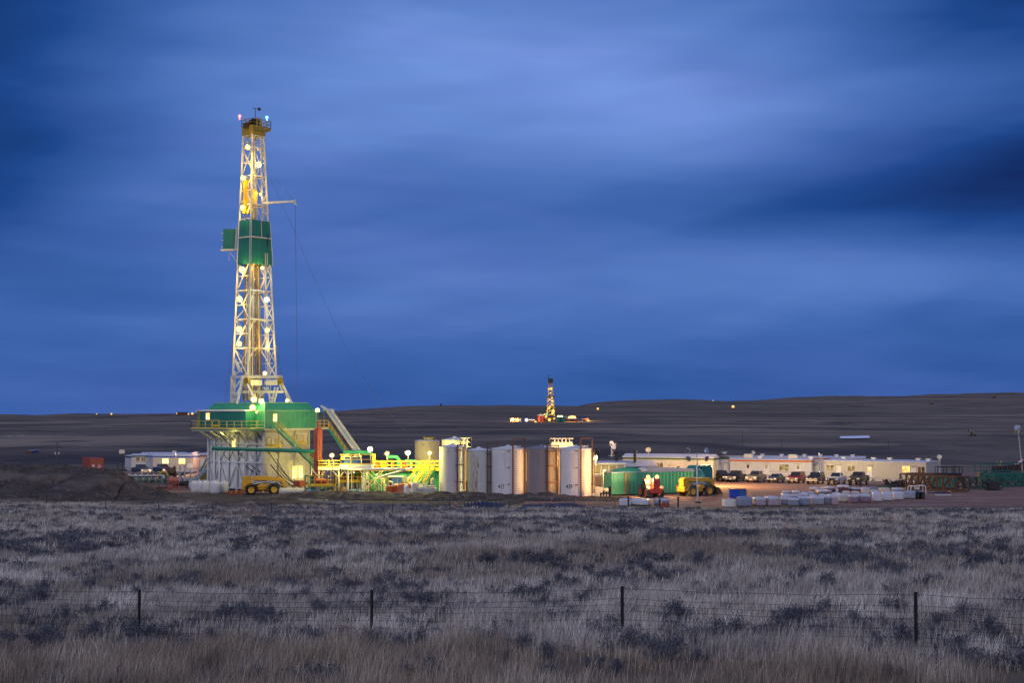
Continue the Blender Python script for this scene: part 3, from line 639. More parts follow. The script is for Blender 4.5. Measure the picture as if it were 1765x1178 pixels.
# ---- doghouse on its bracketed walkway, left side
dj0, dj1 = 1.65, 13.5; DH = MB()
DH.sheet(R(-2.2, dj1, 0), R(-2.2, dj0, 0), FZ + .05, 12.25, .55, .035); DH.sheet(R(-.42, dj1, 0), R(-2.2, dj1, 0), FZ + .05, 12.25, .55, .03); DH.sheet(R(-2.2, dj0, 0), R(-.42, dj0, 0), FZ + .05, 12.25, .55, .03)
DHO = rb(DH, 'doghouse', m_green, RIG)
rf = MB(); rf.hexa([R(-2.4, dj0 - .15, 12.2), R(-.42, dj0 - .15, 12.32), R(-.42, dj1 + .15, 12.32), R(-2.4, dj1 + .15, 12.2), R(-2.4, dj0 - .15, 12.34), R(-.42, dj0 - .15, 12.48), R(-.42, dj1 + .15, 12.48), R(-2.4, dj1 + .15, 12.34)])
rb(rf, 'roof', m_white, DHO)
for j0, j1, z0, z1 in ((11.15, 10.15, 10.9, 12.0),):
    w = MB(); w.hexa([R(-2.25, j0, z0), R(-2.25, j1, z0), R(-2.30, j1, z0), R(-2.30, j0, z0), R(-2.25, j0, z1), R(-2.25, j1, z1), R(-2.30, j1, z1), R(-2.30, j0, z1)]); rb(w, 'window', e_winy, DHO)
    w = MB()
    for a, b in (((j0, z0), (j1, z0)), ((j1, z0), (j1, z1)), ((j1, z1), (j0, z1)), ((j0, z1), (j0, z0))): w.bar(R(-2.29, *a), R(-2.29, *b), .09)
    rb(w, 'window_frame', m_cream, DHO)
la = MB()
for j in (12.9, 12.45): la.bar(R(-2.45, j, FZ), R(-2.45, j, 12.6), .06)
for k in range(10): la.bar(R(-2.45, 12.9, FZ + .25 + .3 * k), R(-2.45, 12.45, FZ + .25 + .3 * k), .045)
rb(la, 'ladder', m_yel, DHO)
pf = MB(); pf.hexa([R(-3.3, -.5, FZ - .28), R(-.3, -.5, FZ - .28), R(-.3, 13.6, FZ - .28), R(-3.3, 13.6, FZ - .28), R(-3.3, -.5, FZ), R(-.3, -.5, FZ), R(-.3, 13.6, FZ), R(-3.3, 13.6, FZ)])
PFO = rb(pf, 'walkway', m_green, RIG)
pr = MB(); pr.rail([R(-.3, -.45, FZ), R(-3.25, -.45, FZ), R(-3.25, 13.55, FZ), R(-2.3, 13.55, FZ)], 1.12, 1.75, .045); pr.bar(R(-3.34, -.5, FZ - .06), R(-3.34, 13.6, FZ - .06), .05, .16)
rb(pr, 'handrail', mat('pale_yellow_rail', (.55, .42, .12), .5), PFO)
gt = MB()
for j in (8.6, 6.9): gt.bar(R(-3.2, j, FZ), R(-3.2, j, FZ + 1.35), .09)
gt.bar(R(-3.2, 8.6, FZ + 1.35), R(-3.2, 6.9, FZ + 1.35), .09); gt.bar(R(-3.2, 8.6, FZ + .45), R(-3.2, 6.9, FZ + .45), .2, .3); rb(gt, 'gate', m_yel, PFO)
br = MB()
for j in (11.7, 6.8, 1.9, 4.3, 9.3):
    t = .22 if j in (11.7, 6.8, 1.9) else .14
    br.bar(R(-3.1, j, FZ - .35), R(-.2, j, FZ - 1.9), t); br.bar(R(-3.2, j, FZ - .36), R(-.2, j, FZ - .36), .2)
br.bar(R(-3.1, -.4, FZ - .36), R(-3.1, 13.5, FZ - .36), .16); rb(br, 'bracket', m_cream, PFO)
# bright landing between doghouse and wind wall
d = MB(); d.bar(R(-.46, 1.35, FZ + 1.1), R(-.46, .35, FZ + 1.1), .05, 2.2); rb(d, 'door', m_greenL, WW)
LPOS = []
floodlamp(at(435.6, 703, 212.6), RIG, e_lampy, .52, 420, YELW)
plight(R(-1.6, .4, 12.1), 90, YELW, .2); plight(R(-2.6, 7, 8.6), 150, YELW, .3); plight(R(-3.8, 3, 8.6), 110, YELW, .3); plight(R(-4.5, 9, 4), 160, (.9, .93, 1), .5)  # last three: unseen fill lights added below the walkway and by the left wall
floodlamp(R(-.75, .9, 12.05), RIG, e_lampy, .26, 0, YELW, (-.6, -.7, -.5))
floodlamp(at(547, 708, 217.5), RIG, e_lampy, .34, 420, YELW, (.3, -.8, -.5))
# far stair head, landing and the stair down to the mud tanks
e0 = R(LB + 1.0, -.5, FZ); e1 = Vector((PX(561, 219.5), 219.5, FZ)); side = Vector((0, 1, 0)); sl = MB()
sl.hexa([e0 + Vector((0, 0, -.2)), Vector((e1.x, e0.y, FZ - .2)), Vector((e1.x, e0.y + 1.6, FZ - .2)), e0 + Vector((0, 1.6, -.2)), e0, Vector((e1.x, e0.y, FZ)), Vector((e1.x, e0.y + 1.6, FZ)), e0 + Vector((0, 1.6, 0))])
LD = rb(sl, 'stair_head', m_cream, RIG)
s2 = MB(); s2.rail([e0, Vector((e1.x, e0.y, FZ))], 1.2, .6, .05); rb(s2, 'handrail', m_yel, LD)
bp2 = MB(); bp2.bar(e0 + Vector((.3, .1, 0)), e0 + Vector((.3, .1, 2.9)), .12); bp2.bar(e0 + Vector((1.2, .3, 0)), e0 + Vector((1.2, .3, 2.6)), .1); bp2.bar(e0 + Vector((.3, .1, 2.7)), e0 + Vector((1.9, .5, 2.7)), .14); rb(bp2, 'lamp_bracket', m_greenL, LD)
stair(Vector((PX(600, e0.y + .2), e0.y + .2, ZY(788, e0.y))), Vector((e1.x, e0.y + .2, FZ)), (0, 1, 0), 1.0, [m_greenL, m_yel], RIG)
# sloping pipe slide (two rails and a trough)
vd = MB(); t0, t1 = at(566, 707, 224), at(616, 779, 216)
vd.bar(t0, t1, .55, .12, 0); vd.bar(t0 + Vector((.42, 0, .1)), t1 + Vector((.42, 0, .1)), .14, .3, 1); vd.bar(t0 - Vector((.42, 0, -.1)), t1 - Vector((.42, 0, -.1)), .14, .3, 1)
vd.tube(t0 + Vector((-.8, 0, -.1)), t0 + Vector((.9, 0, -.1)), .22, n=10, mi=0); vd.bar(t0 + Vector((-1.2, .3, .6)), t0, .3, .3, 0)
rb(vd, 'pipe_slide', [m_grey, m_cream], RIG)
# ---- the mast
def leg(px0, px1, o=None): pass
MB0 = R(2.0, 6.35); ZB, ZC = 17.6, 55.9
nb = [MB0, MB0 + U * 5.75, MB0 + U * 5.75 + V * 3.6, MB0 + V * 3.6]          # near, right, far, left at ZB
T0 = Vector((PX(431.3, 222.6), 222.6, 0)); nt4 = [T0, T0 + U * 2.3, T0 + U * 2.3 + V * 2.25, T0 + V * 2.25]
def ML(k, z): t = (z - ZB) / (ZC - ZB); p = nb[k].lerp(nt4[k], t); p.z = z; return p
DER = MB()
for k in range(4): DER.bar(ML(k, ZB - 3.8 if k in (2, 3) else ZB - .3), ML(k, ZC + .2), .27 if k != 2 else .2)
DO = rb(DER, 'mast', m_mast, RIG)
lev = [ZB + 4.55 * i for i in range(9)] + [ZC]; lev = [z for z in lev if z <= ZC]
def lattice(a, b, name, skip=()):
    mb = MB()
    for n_, (z0, z1) in enumerate(zip(lev[:-1], lev[1:])):
        mb.bar(ML(a, z1), ML(b, z1), .16); zm = (z0 + z1) / 2
        if n_ in skip: continue
        pa, pb, qa, qb = ML(a, z0), ML(b, z0), ML(a, z1), ML(b, z1)
        if n_ % 2: pa, pb, qa, qb = pb, pa, qb, qa
        mb.bar(pa, qb, .13); h = pa.lerp(qb, .5); mb.bar(pb.lerp(qb, .5), h, .09); mb.bar(pa.lerp(qa, .5), h, .09); mb.bar(pa.lerp(qa, .5), pb.lerp(qb, .5), .07)
        mb.bar(qa, h, .08)
    return rb(mb, name, m_mast, DO)
lattice(0, 3, 'lattice_side'); lattice(1, 2, 'lattice_side'); lattice(3, 2, 'lattice_back')
fb = MB()   # front face: portal girts and short K braces at the legs only, the middle stays open for pipe
for z0, z1 in zip(lev[:-1], lev[1:]):
    a, b = ML(0, z1), ML(1, z1); fb.bar(a, b, .18); a0, b0 = ML(0, z0), ML(1, z0); zm = a.lerp(b, .5)
    fb.bar(ML(1, (z0 + z1) / 2), b0.lerp(b0, 0).lerp(a0, .28), .12); fb.bar(ML(1, (z0 + z1) / 2), b.lerp(a, .28), .12); fb.bar(b0.lerp(a0, .28), b.lerp(a, .28), .11)
    fb.bar(ML(0, (z0 + z1) / 2), a.lerp(b, .22), .1); fb.bar(a0.lerp(b0, .16), a.lerp(b, .16), .12)
    for s in (.3, .5, .7): fb.bar(a.lerp(b, s), a.lerp(b, s) + V * .5 + Vector((0, 0, -.5)), .07)
rb(fb, 'lattice_front', m_mast, DO)
# pipe stands racked inside, from the rig floor to the board
rp = random.Random(3)
for k in range(15):
    s, d = .22 + .42 * (k % 8) / 8 + rp.random() * .03, .25 + .4 * (k // 8) + rp.random() * .1
    pb_ = ML(0, 14).lerp(ML(1, 14), s).lerp(ML(3, 14).lerp(ML(2, 14), s), d); pt_ = ML(0, 40).lerp(ML(1, 40), s).lerp(ML(3, 40).lerp(ML(2, 40), s), d)
    m = MB(); m.tube(pb_, pt_, .13, n=8); rb(m, 'pipe_stand', m_pipe if k % 3 else m_mast, DO)
gd = MB()
for s in (.14, .84): gd.bar(ML(0, 15).lerp(ML(1, 15), s) + V * .4, ML(0, 54).lerp(ML(1, 54), s) + V * .4, .12)
for s in (.32, .4, .48, .56): gd.tube(ML(0, 43).lerp(ML(1, 43), s) + V * .9, ML(0, 56).lerp(ML(1, 56), s) + V * .9, .035, n=5)
rb(gd, 'hoist_line', m_mast, DO)
tb = MB(); c = ML(0, 44.6).lerp(ML(2, 44.6), .42); tb.cbox(c + Vector((0, 0, 1.2)), .9, .7, 2.2, AL); tb.tube(c + Vector((-.3, -.2, 2.3)), c + Vector((.3, .2, 2.3)), .65, n=16); tb.cbox(c + Vector((0, 0, -1.1)), .5, .5, 1.9, AL); rb(tb, 'travelling_block', m_yel, DO)
tb = MB(); c = ML(0, 46.0).lerp(ML(3, 46.0), .5) + Vector((0, 0, .6)); tb.cbox(c, .8, .5, 4.6, AL); tb.cbox(c + Vector((.1, -.1, -2.6)), 1.1, .5, 1.2, AL); rb(tb, 'guide_frame', m_yel, DO)
lad = MB()
for t in (.62, .68): lad.bar(ML(0, 15).lerp(ML(1, 15), t) - V * .1, ML(0, ZC).lerp(ML(1, ZC), t) - V * .1, .05)
for k in range(130):
    z = 15.2 + k * .31; lad.bar(ML(0, z).lerp(ML(1, z), .62) - V * .1, ML(0, z).lerp(ML(1, z), .68) - V * .1, .035)
rb(lad, 'ladder', m_mast, DO)
# mast foot: spreading legs, cross girders, raising cylinders
ft = MB(); Yf = 221.5
def P(px, py, Y): return at(px, py, Y)
nearD, rightD = nb[0].y, nb[1].y
ft.bar(P(399, 650, nb[3].y), P(398.5, 697, nb[3].y), .26); ft.bar(P(405, 640, nb[3].y), P(404, 697, nb[3].y), .22)
ft.bar(P(419, 648, nearD), P(409, 697, nearD - 1), .36); ft.bar(P(421, 652, nearD), P(441.5, 696, nearD - 3), .30); ft.bar(P(481.5, 652, rightD), P(504, 697, rightD), .34); ft.bar(P(486, 655, rightD), P(497, 697, rightD), .2)
for px0, px1 in ((424, 423), (437, 441), (462, 466), (474, 468), (479, 472), (452, 455)): ft.bar(P(px0, 668, rightD - 1), P(px1, 697, rightD - 1), .24)
ft.bar(P(480, 655, rightD), P(487, 676, rightD), .3)
rb(ft, 'mast_foot', m_mast, DO)
gb = MB(); gb.bar(P(420.5, 650, nearD), P(485.5, 650, rightD), .5, .45); gb.bar(P(398.5, 650, nb[3].y), P(419.5, 650, nearD), .3, .4); gb.bar(P(417, 676, nearD), P(488, 676, rightD), .4, .36); gb.bar(P(398, 679, nb[3].y), P(416, 679, nearD), .2)
gb.bar(P(430.5, 660, nearD - .8), P(450, 660, nearD + .8), .5, .85); gb.bar(P(457, 660, rightD - 2), P(477, 660, rightD - .8), .5, .85)
for a, b in (((398, 679), (417, 652)), ((416, 664), (400, 694)), ((430, 690), (448, 668)), ((455, 668), (470, 690)), ((442, 692), (462, 668)), ((399, 652), (406, 690)), ((413, 642), (404, 618)), ((417, 642), (405, 618))): gb.bar(P(*a, nearD + 1), P(*b, nearD + 1), .2)
rb(gb, 'cross_girder', m_mast, DO)
pv = MB()
for px_, Y_ in ((426, nearD - .6), (482.5, rightD - .6)): c = P(px_, 657, Y_); pv.tube(c - U * .25, c + U * .25, .55, n=18)
rb(pv, 'pivot_pin', m_olive, DO)
# wind walls round the pipe racking board
z0, z1 = 35.4, 42.35; wb = MB(); e = 1.06
q = [[ML(k, z) + (ML(k, z) - (ML(0, z) + ML(2, z)) / 2) * (e - 1) - (V * .25 if k in (0, 1) else V * 0) for k in range(4)] for z in (z0, z1)]
q[0][1] += U * .1; th = .06
for k in range(4):
    a0, b0, a1, b1 = q[0][k], q[0][(k + 1) % 4], q[1][k], q[1][(k + 1) % 4]; nd = (b0 - a0).normalized(); nn = Vector((nd.y, -nd.x, 0)); n_ = 4
    for i in range(n_):
        g = .035 if i else 0; f0, f1 = i / n_ + g * .25, (i + 1) / n_
        p = [a0.lerp(b0, f0), a0.lerp(b0, f1), a1.lerp(b1, f0), a1.lerp(b1, f1)]
        wb.add([p[0], p[1], p[3], p[2], p[0] - nn * th, p[1] - nn * th, p[3] - nn * th, p[2] - nn * th], [(0, 1, 2, 3), (7, 6, 5, 4), (0, 4, 5, 1), (1, 5, 6, 2), (2, 6, 7, 3), (3, 7, 4, 0)])
RBO = rb(wb, 'board_wind_wall', m_green, DO)
tr = MB()
zz = 39.7
for k in range(4):
    m0, m1 = q[0][k].lerp(q[1][k], .61), q[0][(k + 1) % 4].lerp(q[1][(k + 1) % 4], .61); nd = (m1 - m0).normalized(); nn = Vector((nd.y, -nd.x, 0)) * .1
    tr.bar(m0 + nn, m1 + nn, .1, .18); tr.bar(q[0][k], q[1][k], .09)
c_ = q[0][0].lerp(q[0][1], .5).lerp(q[1][0].lerp(q[1][1], .5), .62); tr.bar(c_ - V * .12, q[1][0].lerp(q[1][1], .48) - V * .12, .08)
for s in (.62, .72): tr.bar(q[0][0].lerp(q[0][1], s) - V * .15, q[0][0].lerp(q[0][1], s) - V * .15 + Vector((0, 0, 1.9)), .06)
for k in range(6): tr.bar(q[0][0].lerp(q[0][1], .62) - V * .15 + Vector((0, 0, .3 * k + .1)), q[0][0].lerp(q[0][1], .72) - V * .15 + Vector((0, 0, .3 * k + .1)), .04)
rb(tr, 'board_rail', m_mast, DO)
dk = MB(); c_ = q[1][0].lerp(q[1][1], .82).lerp(q[0][0].lerp(q[0][1], .82), .3) - V * .16; dk.bar(c_, c_ - Vector((0, 0, 1.9)), .22, .1); rb(dk, 'slot', m_dark, DO)
# stabbing basket on the left side of the board
bY = 226.0; mbk = MB(); x0, x1 = PX(382, bY), PX(403, bY); zb0, zb1 = ZY(429, bY), ZY(394.8, bY)
mbk.hexa([Vector((x0, bY, zb0)), Vector((x1, bY, zb0)), Vector((x1, bY + 1.6, zb0)), Vector((x0, bY + 1.6, zb0)), Vector((x0, bY, zb1)), Vector((x1, bY, zb1)), Vector((x1, bY + 1.6, zb1)), Vector((x0, bY + 1.6, zb1))])
rb(mbk, 'side_basket', m_green, DO)
mbk = MB(); mbk.bar(Vector((x0 - .3, bY - .1, zb0 - .2)), Vector((x1 + .3, bY - .1, zb0 - .2)), .5, .3); mbk.bar(Vector((x0 + 1.0, bY, zb0 - .3)), Vector((x1 + .6, bY - .5, zb0 - 2.4)), .12); mbk.bar(Vector((x1 + .12, bY - .1, zb0)), Vector((x1 + .3, bY - .1, zb1 + .3)), .3)
for k in range(3): mbk.bar(Vector((x0 - .25, bY, zb0 + .3 + k * 1.1)), Vector((x0 + .05, bY, zb0 + .3 + k * 1.1)), .1)
mbk.bar(Vector((x0 + .9, bY, zb0 - .3)), Vector((x0 + 1.0, bY, zb0 - 1.9)), .04); mbk.bar(Vector((x1, bY - .3, zb0 - .2)), Vector((x1 + .8, bY - .6, zb0 - .2)), .3)
rb(mbk, 'basket_frame', m_mast, DO)
# boom, its stay and hanging lines
bo = MB(); b0, b1 = at(455, 350, 224), at(509, 347, 222); bo.bar(b0, b1, .26, .3); bo.bar(b1 + Vector((0, 0, .3)), b1 - Vector((0, 0, .5)), .2); bo.tube(b1 - Vector((0, .2, .4)), b1 - Vector((0, -.2, .4)), .22, n=12)
rb(bo, 'boom', m_mast, DO)
ln = MB(); ln.tube(at(473, 306, 224), b1, .022, n=5); ln.tube(b1 - Vector((0, 0, .3)), Vector((b1.x + .6, b1.y, 11.0)), .03, n=5)
pg = [(466, 305), (486, 352), (508, 399), (536, 468), (547, 491), (587, 580), (620, 641), (655, 690), (700, 745)]
ln.path([at(p[0], p[1], 224 - 1.2 * i) for i, p in enumerate(pg)], .02, 5)
for dx in (0, 2.2): ln.tube(at(404 + dx, 555, 225), at(387 + dx * 1.3, 694, 222), .022, n=5)
ln.tube(at(476, 595, 225), at(485, 650, 223), .05, n=5)
rb(ln, 'cable', mat('wire_rope', (.10, .10, .12), .5, .4), DO)
# ---- crown
zc0, zc1 = ZC + .1, 57.35
cr = MB(); cen = (nt4[0] + nt4[2]) / 2; k4 = [Vector((p.x, p.y, 0)) + (Vector((p.x, p.y, 0)) - cen).normalized() * .25 for p in nt4]
cr.hexa([p + Vector((0, 0, zc0)) for p in k4] + [p + Vector((0, 0, zc1)) for p in k4])
ext = [k4[1], k4[1] + U * 1.1, k4[2] + U * 1.1, k4[2]]
cr.hexa([p + Vector((0, 0, zc1 - .4)) for p in ext] + [p + Vector((0, 0, zc1 - .05)) for p in ext])
for s in (.25, .5, .75): cr.bar(k4[0].lerp(k4[3], s) + Vector((0, 0, zc0)) - U * .05, k4[0].lerp(k4[3], s) + Vector((0, 0, zc1)) - U * .05, .09)
CRO = rb(cr, 'crown_platform', m_olive, RIG)
c2 = MB(); up0 = Vector((0, 0, zc1)); c2.rail([k4[0] + up0, k4[1] + up0 + U * 1.1, k4[2] + up0 + U * 1.1, k4[3] + up0, k4[0] + up0], 1.2, 1.0, .045); rb(c2, 'handrail', m_olive, CRO)
c3 = MB(); cc = cen + Vector((0.2, 0, 57.75))
for o_ in (-.35, .0, .35): c3.tube(cc + V * (o_ - .08), cc + V * (o_ + .08), 1.05, n=26)
c3.bar(cc + V * .4 + U * .2, cc - U * 1.9 + Vector((0, 0, -.35)), 1.0, .85); rb(c3, 'sheave', mat('dark_bronze', (.07, .05, .02), .5, .3), CRO)
c4 = MB()
for s in (.35, .62): c4.bar(k4[0].lerp(k4[1], s) + up0 - V * .02, k4[0].lerp(k4[1], s) + up0 + Vector((0, 0, 1.45)), .13)
for h in (.5, 1.0, 1.42): c4.bar(k4[0].lerp(k4[1], .35) + up0 + Vector((0, 0, h)), k4[0].lerp(k4[1], .62) + up0 + Vector((0, 0, h)), .1)
for s in (.1, .3, .5, .7, .9): c4.bar(k4[0].lerp(k4[1], s) + Vector((0, 0, zc0 + .1)) - V * .06, k4[0].lerp(k4[1], s) + Vector((0, 0, zc1)) - V * .06, .08)
c4.bar(k4[0].lerp(k4[1], .05) + Vector((0, 0, zc0 + .35)) - V * .08, k4[0].lerp(k4[1], .95) + Vector((0, 0, zc0 + .35)) - V * .08, .1, .25); rb(c4, 'sheave_guard', m_olive, CRO)
an = MB(); q = at(440, 196, 223.5); an.bar(q - Vector((0, 0, .6)), q + Vector((0, 0, .85)), .09); t_ = q + Vector((0, 0, .8)); an.bar(t_ + Vector((-.3, 0, .12)), t_ + Vector((.6, 0, -.05)), .07); an.lathe([(.001, -.27), (.2, -.2), (.28, 0), (.2, .2), (.001, .27)], tuple(t_ + Vector((.62, 0, -.05))), 12); an.bar(t_ + Vector((-.35, 0, .02)), t_ + Vector((-.35, 0, .25)), .06)
rb(an, 'wind_gauge', m_dark, CRO)
for px_, py_, m_, Y_ in ((413, 200, e_redl, 224.0), (460, 202, e_cyan, 225.5)):
    m = MB(); q = at(px_, py_, Y_); m.lathe([(.001, -.18), (.15, -.14), (.18, 0), (.13, .14), (.001, .2)], tuple(q), 10); m.bar(q - Vector((0, 0, .5)), q - Vector((0, 0, .15)), .07); rb(m, 'beacon', m_, CRO)
# ---- lamps on the mast
for px_, py_, Y_, gl, r_, pw, cl in ((427, 254, 221.3, e_lamp, .42, 620, WARM), (445, 284, 221.6, e_lamp, .42, 620, WARM), (419, 307, 222.4, e_lamp, .42, 620, WARM), (449, 335, 223.6, e_lamp, .25, 260, WARM), (419, 358, 222.6, e_lamp, .40, 560, WARM),
                             (417, 465, 222.6, e_lamp, .44, 620, WARM), (452, 462, 222.8, e_lamp, .26, 320, WARM), (413, 516, 222.8, e_lamp, .40, 560, WARM), (459.5, 517, 222.2, e_lampg, .36, 480, (.85, 1, .75)), (412, 568, 222.8, e_lamp, .40, 560, WARM),
                             (461, 569.5, 222.6, e_lamp, .36, 480, WARM), (412, 593, 222.7, e_lamp, .42, 560, WARM), (463, 596, 225, e_lamp, .22, 260, WARM), (456.5, 644, 220.0, e_lampy, .36, 520, YELW), (437, 689, 215.5, e_lampy, .48, 520, YELW), (450, 692, 216.5, e_lampy, .36, 420, YELW), (495, 691, 224.3, e_lampy, .30, 380, YELW)):
    floodlamp(at(px_, py_, Y_), RIG, gl, r_ * 1.08, pw * .75, cl)
# unseen fill lights added inside the mast for its far legs
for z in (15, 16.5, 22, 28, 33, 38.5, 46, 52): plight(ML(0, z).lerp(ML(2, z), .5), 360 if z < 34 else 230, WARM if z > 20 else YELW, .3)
# ---- flow line, red separator, hanging hoses
t = MB(); t.path([at(366, 773, 211.5), at(380, 774, 211.3), at(460, 775.8, 210.5), at(541, 778.5, 210)], .30, 10); t.tube(at(366, 773, 211.5), at(376, 773.5, 211.4), .16, n=8)
fp = thing('flow_line', 'long green steel pipe crossing in front of the rig walls', 'pipe', at(450, 848, 210.6)); rb(t, 'pipe', m_green, fp)
t = MB(); c = []
for px_ in (420, 505): a = at(px_, 776, 210.8); t.bar(a, a + Vector((0, 4, 1.2)), .1); t.bar(a + Vector((0, 0, .35)), a - Vector((0, 0, .35)), .2, .7)
rb(t, 'hanger', m_grey, fp)
sp = thing('mud_gas_separator', 'upright red cylindrical vessel beside the rig stair', 'vessel', (PX(549, 213), 213, 0))
t = MB(); z_ = ZY(738, 213); t.lathe([(.62, 1.2), (.66, 1.4), (.66, z_ - .5), (.58, z_ - .2), (.4, z_), (.001, z_ + .1)], n=24); t.tube((.0, -.62, 1), (0, -.62, z_ - .4), .2, n=10); t.bar((-.75, 0, 6.3), (.75, 0, 6.3), .12, .2); t.build('shell', m_red, sp)
t = MB(); t.tube((.05, -.5, z_ - .6), (.05, -.5, z_ + 1.0), .13, n=10); t.build('vent_pipe', m_red, sp)
t = MB()
for k in range(4): a = math.pi / 4 + k * math.pi / 2; t.bar((.6 * math.cos(a), .6 * math.sin(a), 0), (.55 * math.cos(a), .55 * math.sin(a), 1.4), .12)
t.build('support_leg', m_red, sp)
t = MB()
def hang(mb, a, b, sag, r=.05, n=12, mi=0):
    a, b = Vector(a), Vector(b); mb.path([a.lerp(b, k / n) - Vector((0, 0, sag * 4 * (k / n) * (1 - k / n))) for k in range(n + 1)], r, 5, mi)
hang(t, R(-.5, 10, 8.6), R(1.5, -3.5, .5), .6, .06); hang(t, R(-.5, 1.0, 9.0), R(4.5, -3.5, .4), 1.0, .07); hang(t, R(-.6, 5.5, 6.2), R(5.5, -3.2, 1.0), 1.8, .05); hang(t, R(2.5, -.5, 6.5), R(.2, -2.8, 3.0), .2, .05); hang(t, R(-.6, 3.6, 3.9), R(1.0, -2.6, .3), .0, .08, 4); hang(t, R(-.6, 2.2, 4.0), R(2.4, -2.6, .3), .1, .08, 4); hang(t, R(.4, -1, 4.2), R(4.4, -2.6, .2), .3, .08, 4); hang(t, R(1.5, -1, 4.0), R(6.2, -2.6, 1.6), 1.3, .05); hang(t, R(1.5, -1.2, 5.0), R(6.8, -2.6, 1.2), 1.6, .05); hang(t, R(-.6, 9, 6.0), R(-.6, 6.6, 6.0), 1.1, .06)
rb(t, 'hose', m_dark, RIG)
# ------------------------------------------------------------------ mud system between the rig and the tanks
UPV = Vector((0, 0, 1))
def P3(px, py, Y): return at(px, py, Y)
def ybox(mb, px0, px1, py0, py1, Y0, Y1, mi=0):   # box whose front face fills a pixel rectangle at distance Y0
    x0, x1 = PX(px0, Y0), PX(px1, Y0); z0, z1 = ZY(py1, Y0), ZY(py0, Y0); return mb.box(x0, x1, Y0, Y1, max(z0, 0), z1, mi)
# long green mud tank with its yellow railed walkway
YM = 214
MT = thing('mud_tank', 'long green ribbed mud tank with yellow railed walkway on top', 'mud tank', (PX(700, YM), YM + 1.5, 0))
m = MB(); xa, xb = PX(603, YM), PX(758, YM); zt = ZY(812, YM)
m.sheet((xa, YM), (xb, YM), .25, zt, .6, .05); m.box(xa, xb, YM + .08, YM + 3, .2, zt - .02); rb(m, 'tank_wall', m_greenL, MT)
m = MB(); m.box(xa, xb, YM - .7, YM + 3, zt + .02, zt + .16); rb(m, 'walkway', m_yel, MT)
m = MB(); m.rail([(PX(644, YM), YM - .65, zt + .16), (xb, YM - .65, zt + .16)], 1.25, 1.35, .06); m.rail([(PX(644, YM), YM + 2.8, zt + .16), (xb, YM + 2.8, zt + .16)], 1.25, 1.35, .05); rb(m, 'handrail', m_yel, MT)
for px_ in (0, 12): stair(P3(702 + px_ * 1.35, 842, YM - 4.0), P3(724 + px_ * 1.35, 809, YM - .8), (1, 0, 0), .85, [m_greenL, m_yel], MT)
m = MB(); m.box(PX(658, YM), PX(748, YM), YM - .12, YM - .07, ZY(833, YM), ZY(821, YM)); rb(m, 'dull_panel', mat('olive_panel', (.13, .17, .085), .6, dirt=((.2, .16, .08), .3)), MT)
# shaker deck on white legs
YD = 209
SD = thing('shaker_deck', 'white steel deck on braced legs carrying blue shakers', 'platform', (PX(595, YD), YD, 0))
def deck(px0, px1, py, Y0, Y1, legs, rail0, m_deck, m_leg, m_rail, root, brace=True):
    z = ZY(py, Y0); x0, x1 = PX(px0, Y0), PX(px1, Y0); m = MB(); m.box(x0, x1, Y0, Y1, z - .22, z); m.box(x0, x1, Y0 - .08, Y0, z - .42, z + .02); rb(m, 'deck', m_deck, root)
    for px_ in legs:
        for yy in (Y0 + .1, Y1 - .2):
            m = MB(); x = PX(px_, Y0); m.bar((x, yy, 0), (x, yy, z - .4), .2)
            if brace:
                for s in (-1, 1): m.bar((x, yy, z - 1.5), (x + s * 1.0, yy, z - .4), .1)
            rb(m, 'leg', m_leg, root)
    m = MB(); m.rail([(x0, Y1, z), (x0, Y0, z), (x1, Y0, z), (x1, Y1, z)], rail0, 1.5, .05); rb(m, 'handrail', m_rail, root)
    return z
deck(549, 587, 806, YD, YD + 4, (551, 585), .95, m_cream, m_cream, m_yel, SD)
zd = deck(587, 642, 801.5, YD, YD + 4.5, (601, 628), 1.45, m_white, m_white, m_yel, SD)
for px0, px1, c, lab in ((588, 604, m_blue, 'left blue shale shaker on the white steel deck'), (605.5, 622, m_blue, 'right blue shale shaker on the white steel deck')):
    x0, x1 = PX(px0, YD), PX(px1, YD); t = thing('shale_shaker', lab, 'shaker', ((x0 + x1) / 2, YD + 1.4, zd), 0, 'shale shakers on the deck'); w = (x1 - x0) / 2
    m = MB(); m.prism([(-w, .15), (w, .15), (w, .95), (-w, .75)], -.8, .8); m.build('body', c, t, bevel=.05)
    m = MB(); m.box(-w + .1, w - .1, -.7, .7, 1.05, 1.2); m.tube((-.3, -.5, 1.35), (.5, -.5, 1.4), .22, n=10); m.build('vibrator_motor', m_cream, t)
    m = MB()
    for sx in (-1, 1): m.box(sx * w * .8 - .1, sx * w * .8 + .1, -.82, .82, 0, .16)
    m.build('skid', m_grey, t)
t = thing('canvas_cover', 'crumpled grey canvas roof beside the left lamp', 'canopy', P3(560, 800, YD + 2)); m = MB(); vs = []
for i in range(9):
    for j in range(5): vs.append(P3(548 + i * 3.4, 793.5 - 2 * math.sin(i * .5) + random.random() * 1.2, YD + j * .8))
m.add(vs, [(i * 5 + j, i * 5 + 5 + j, i * 5 + 6 + j, i * 5 + 1 + j) for i in range(8) for j in range(4)], 0, True); rb(m, 'cloth', mat('grey_canvas', (.4, .38, .34), .9), t)
m = MB()
for a in (548.5, 562, 575): m.bar(P3(a, 806, YD + .3), P3(a, 793.5, YD + .3), .08)
rb(m, 'pole', m_grey, t)
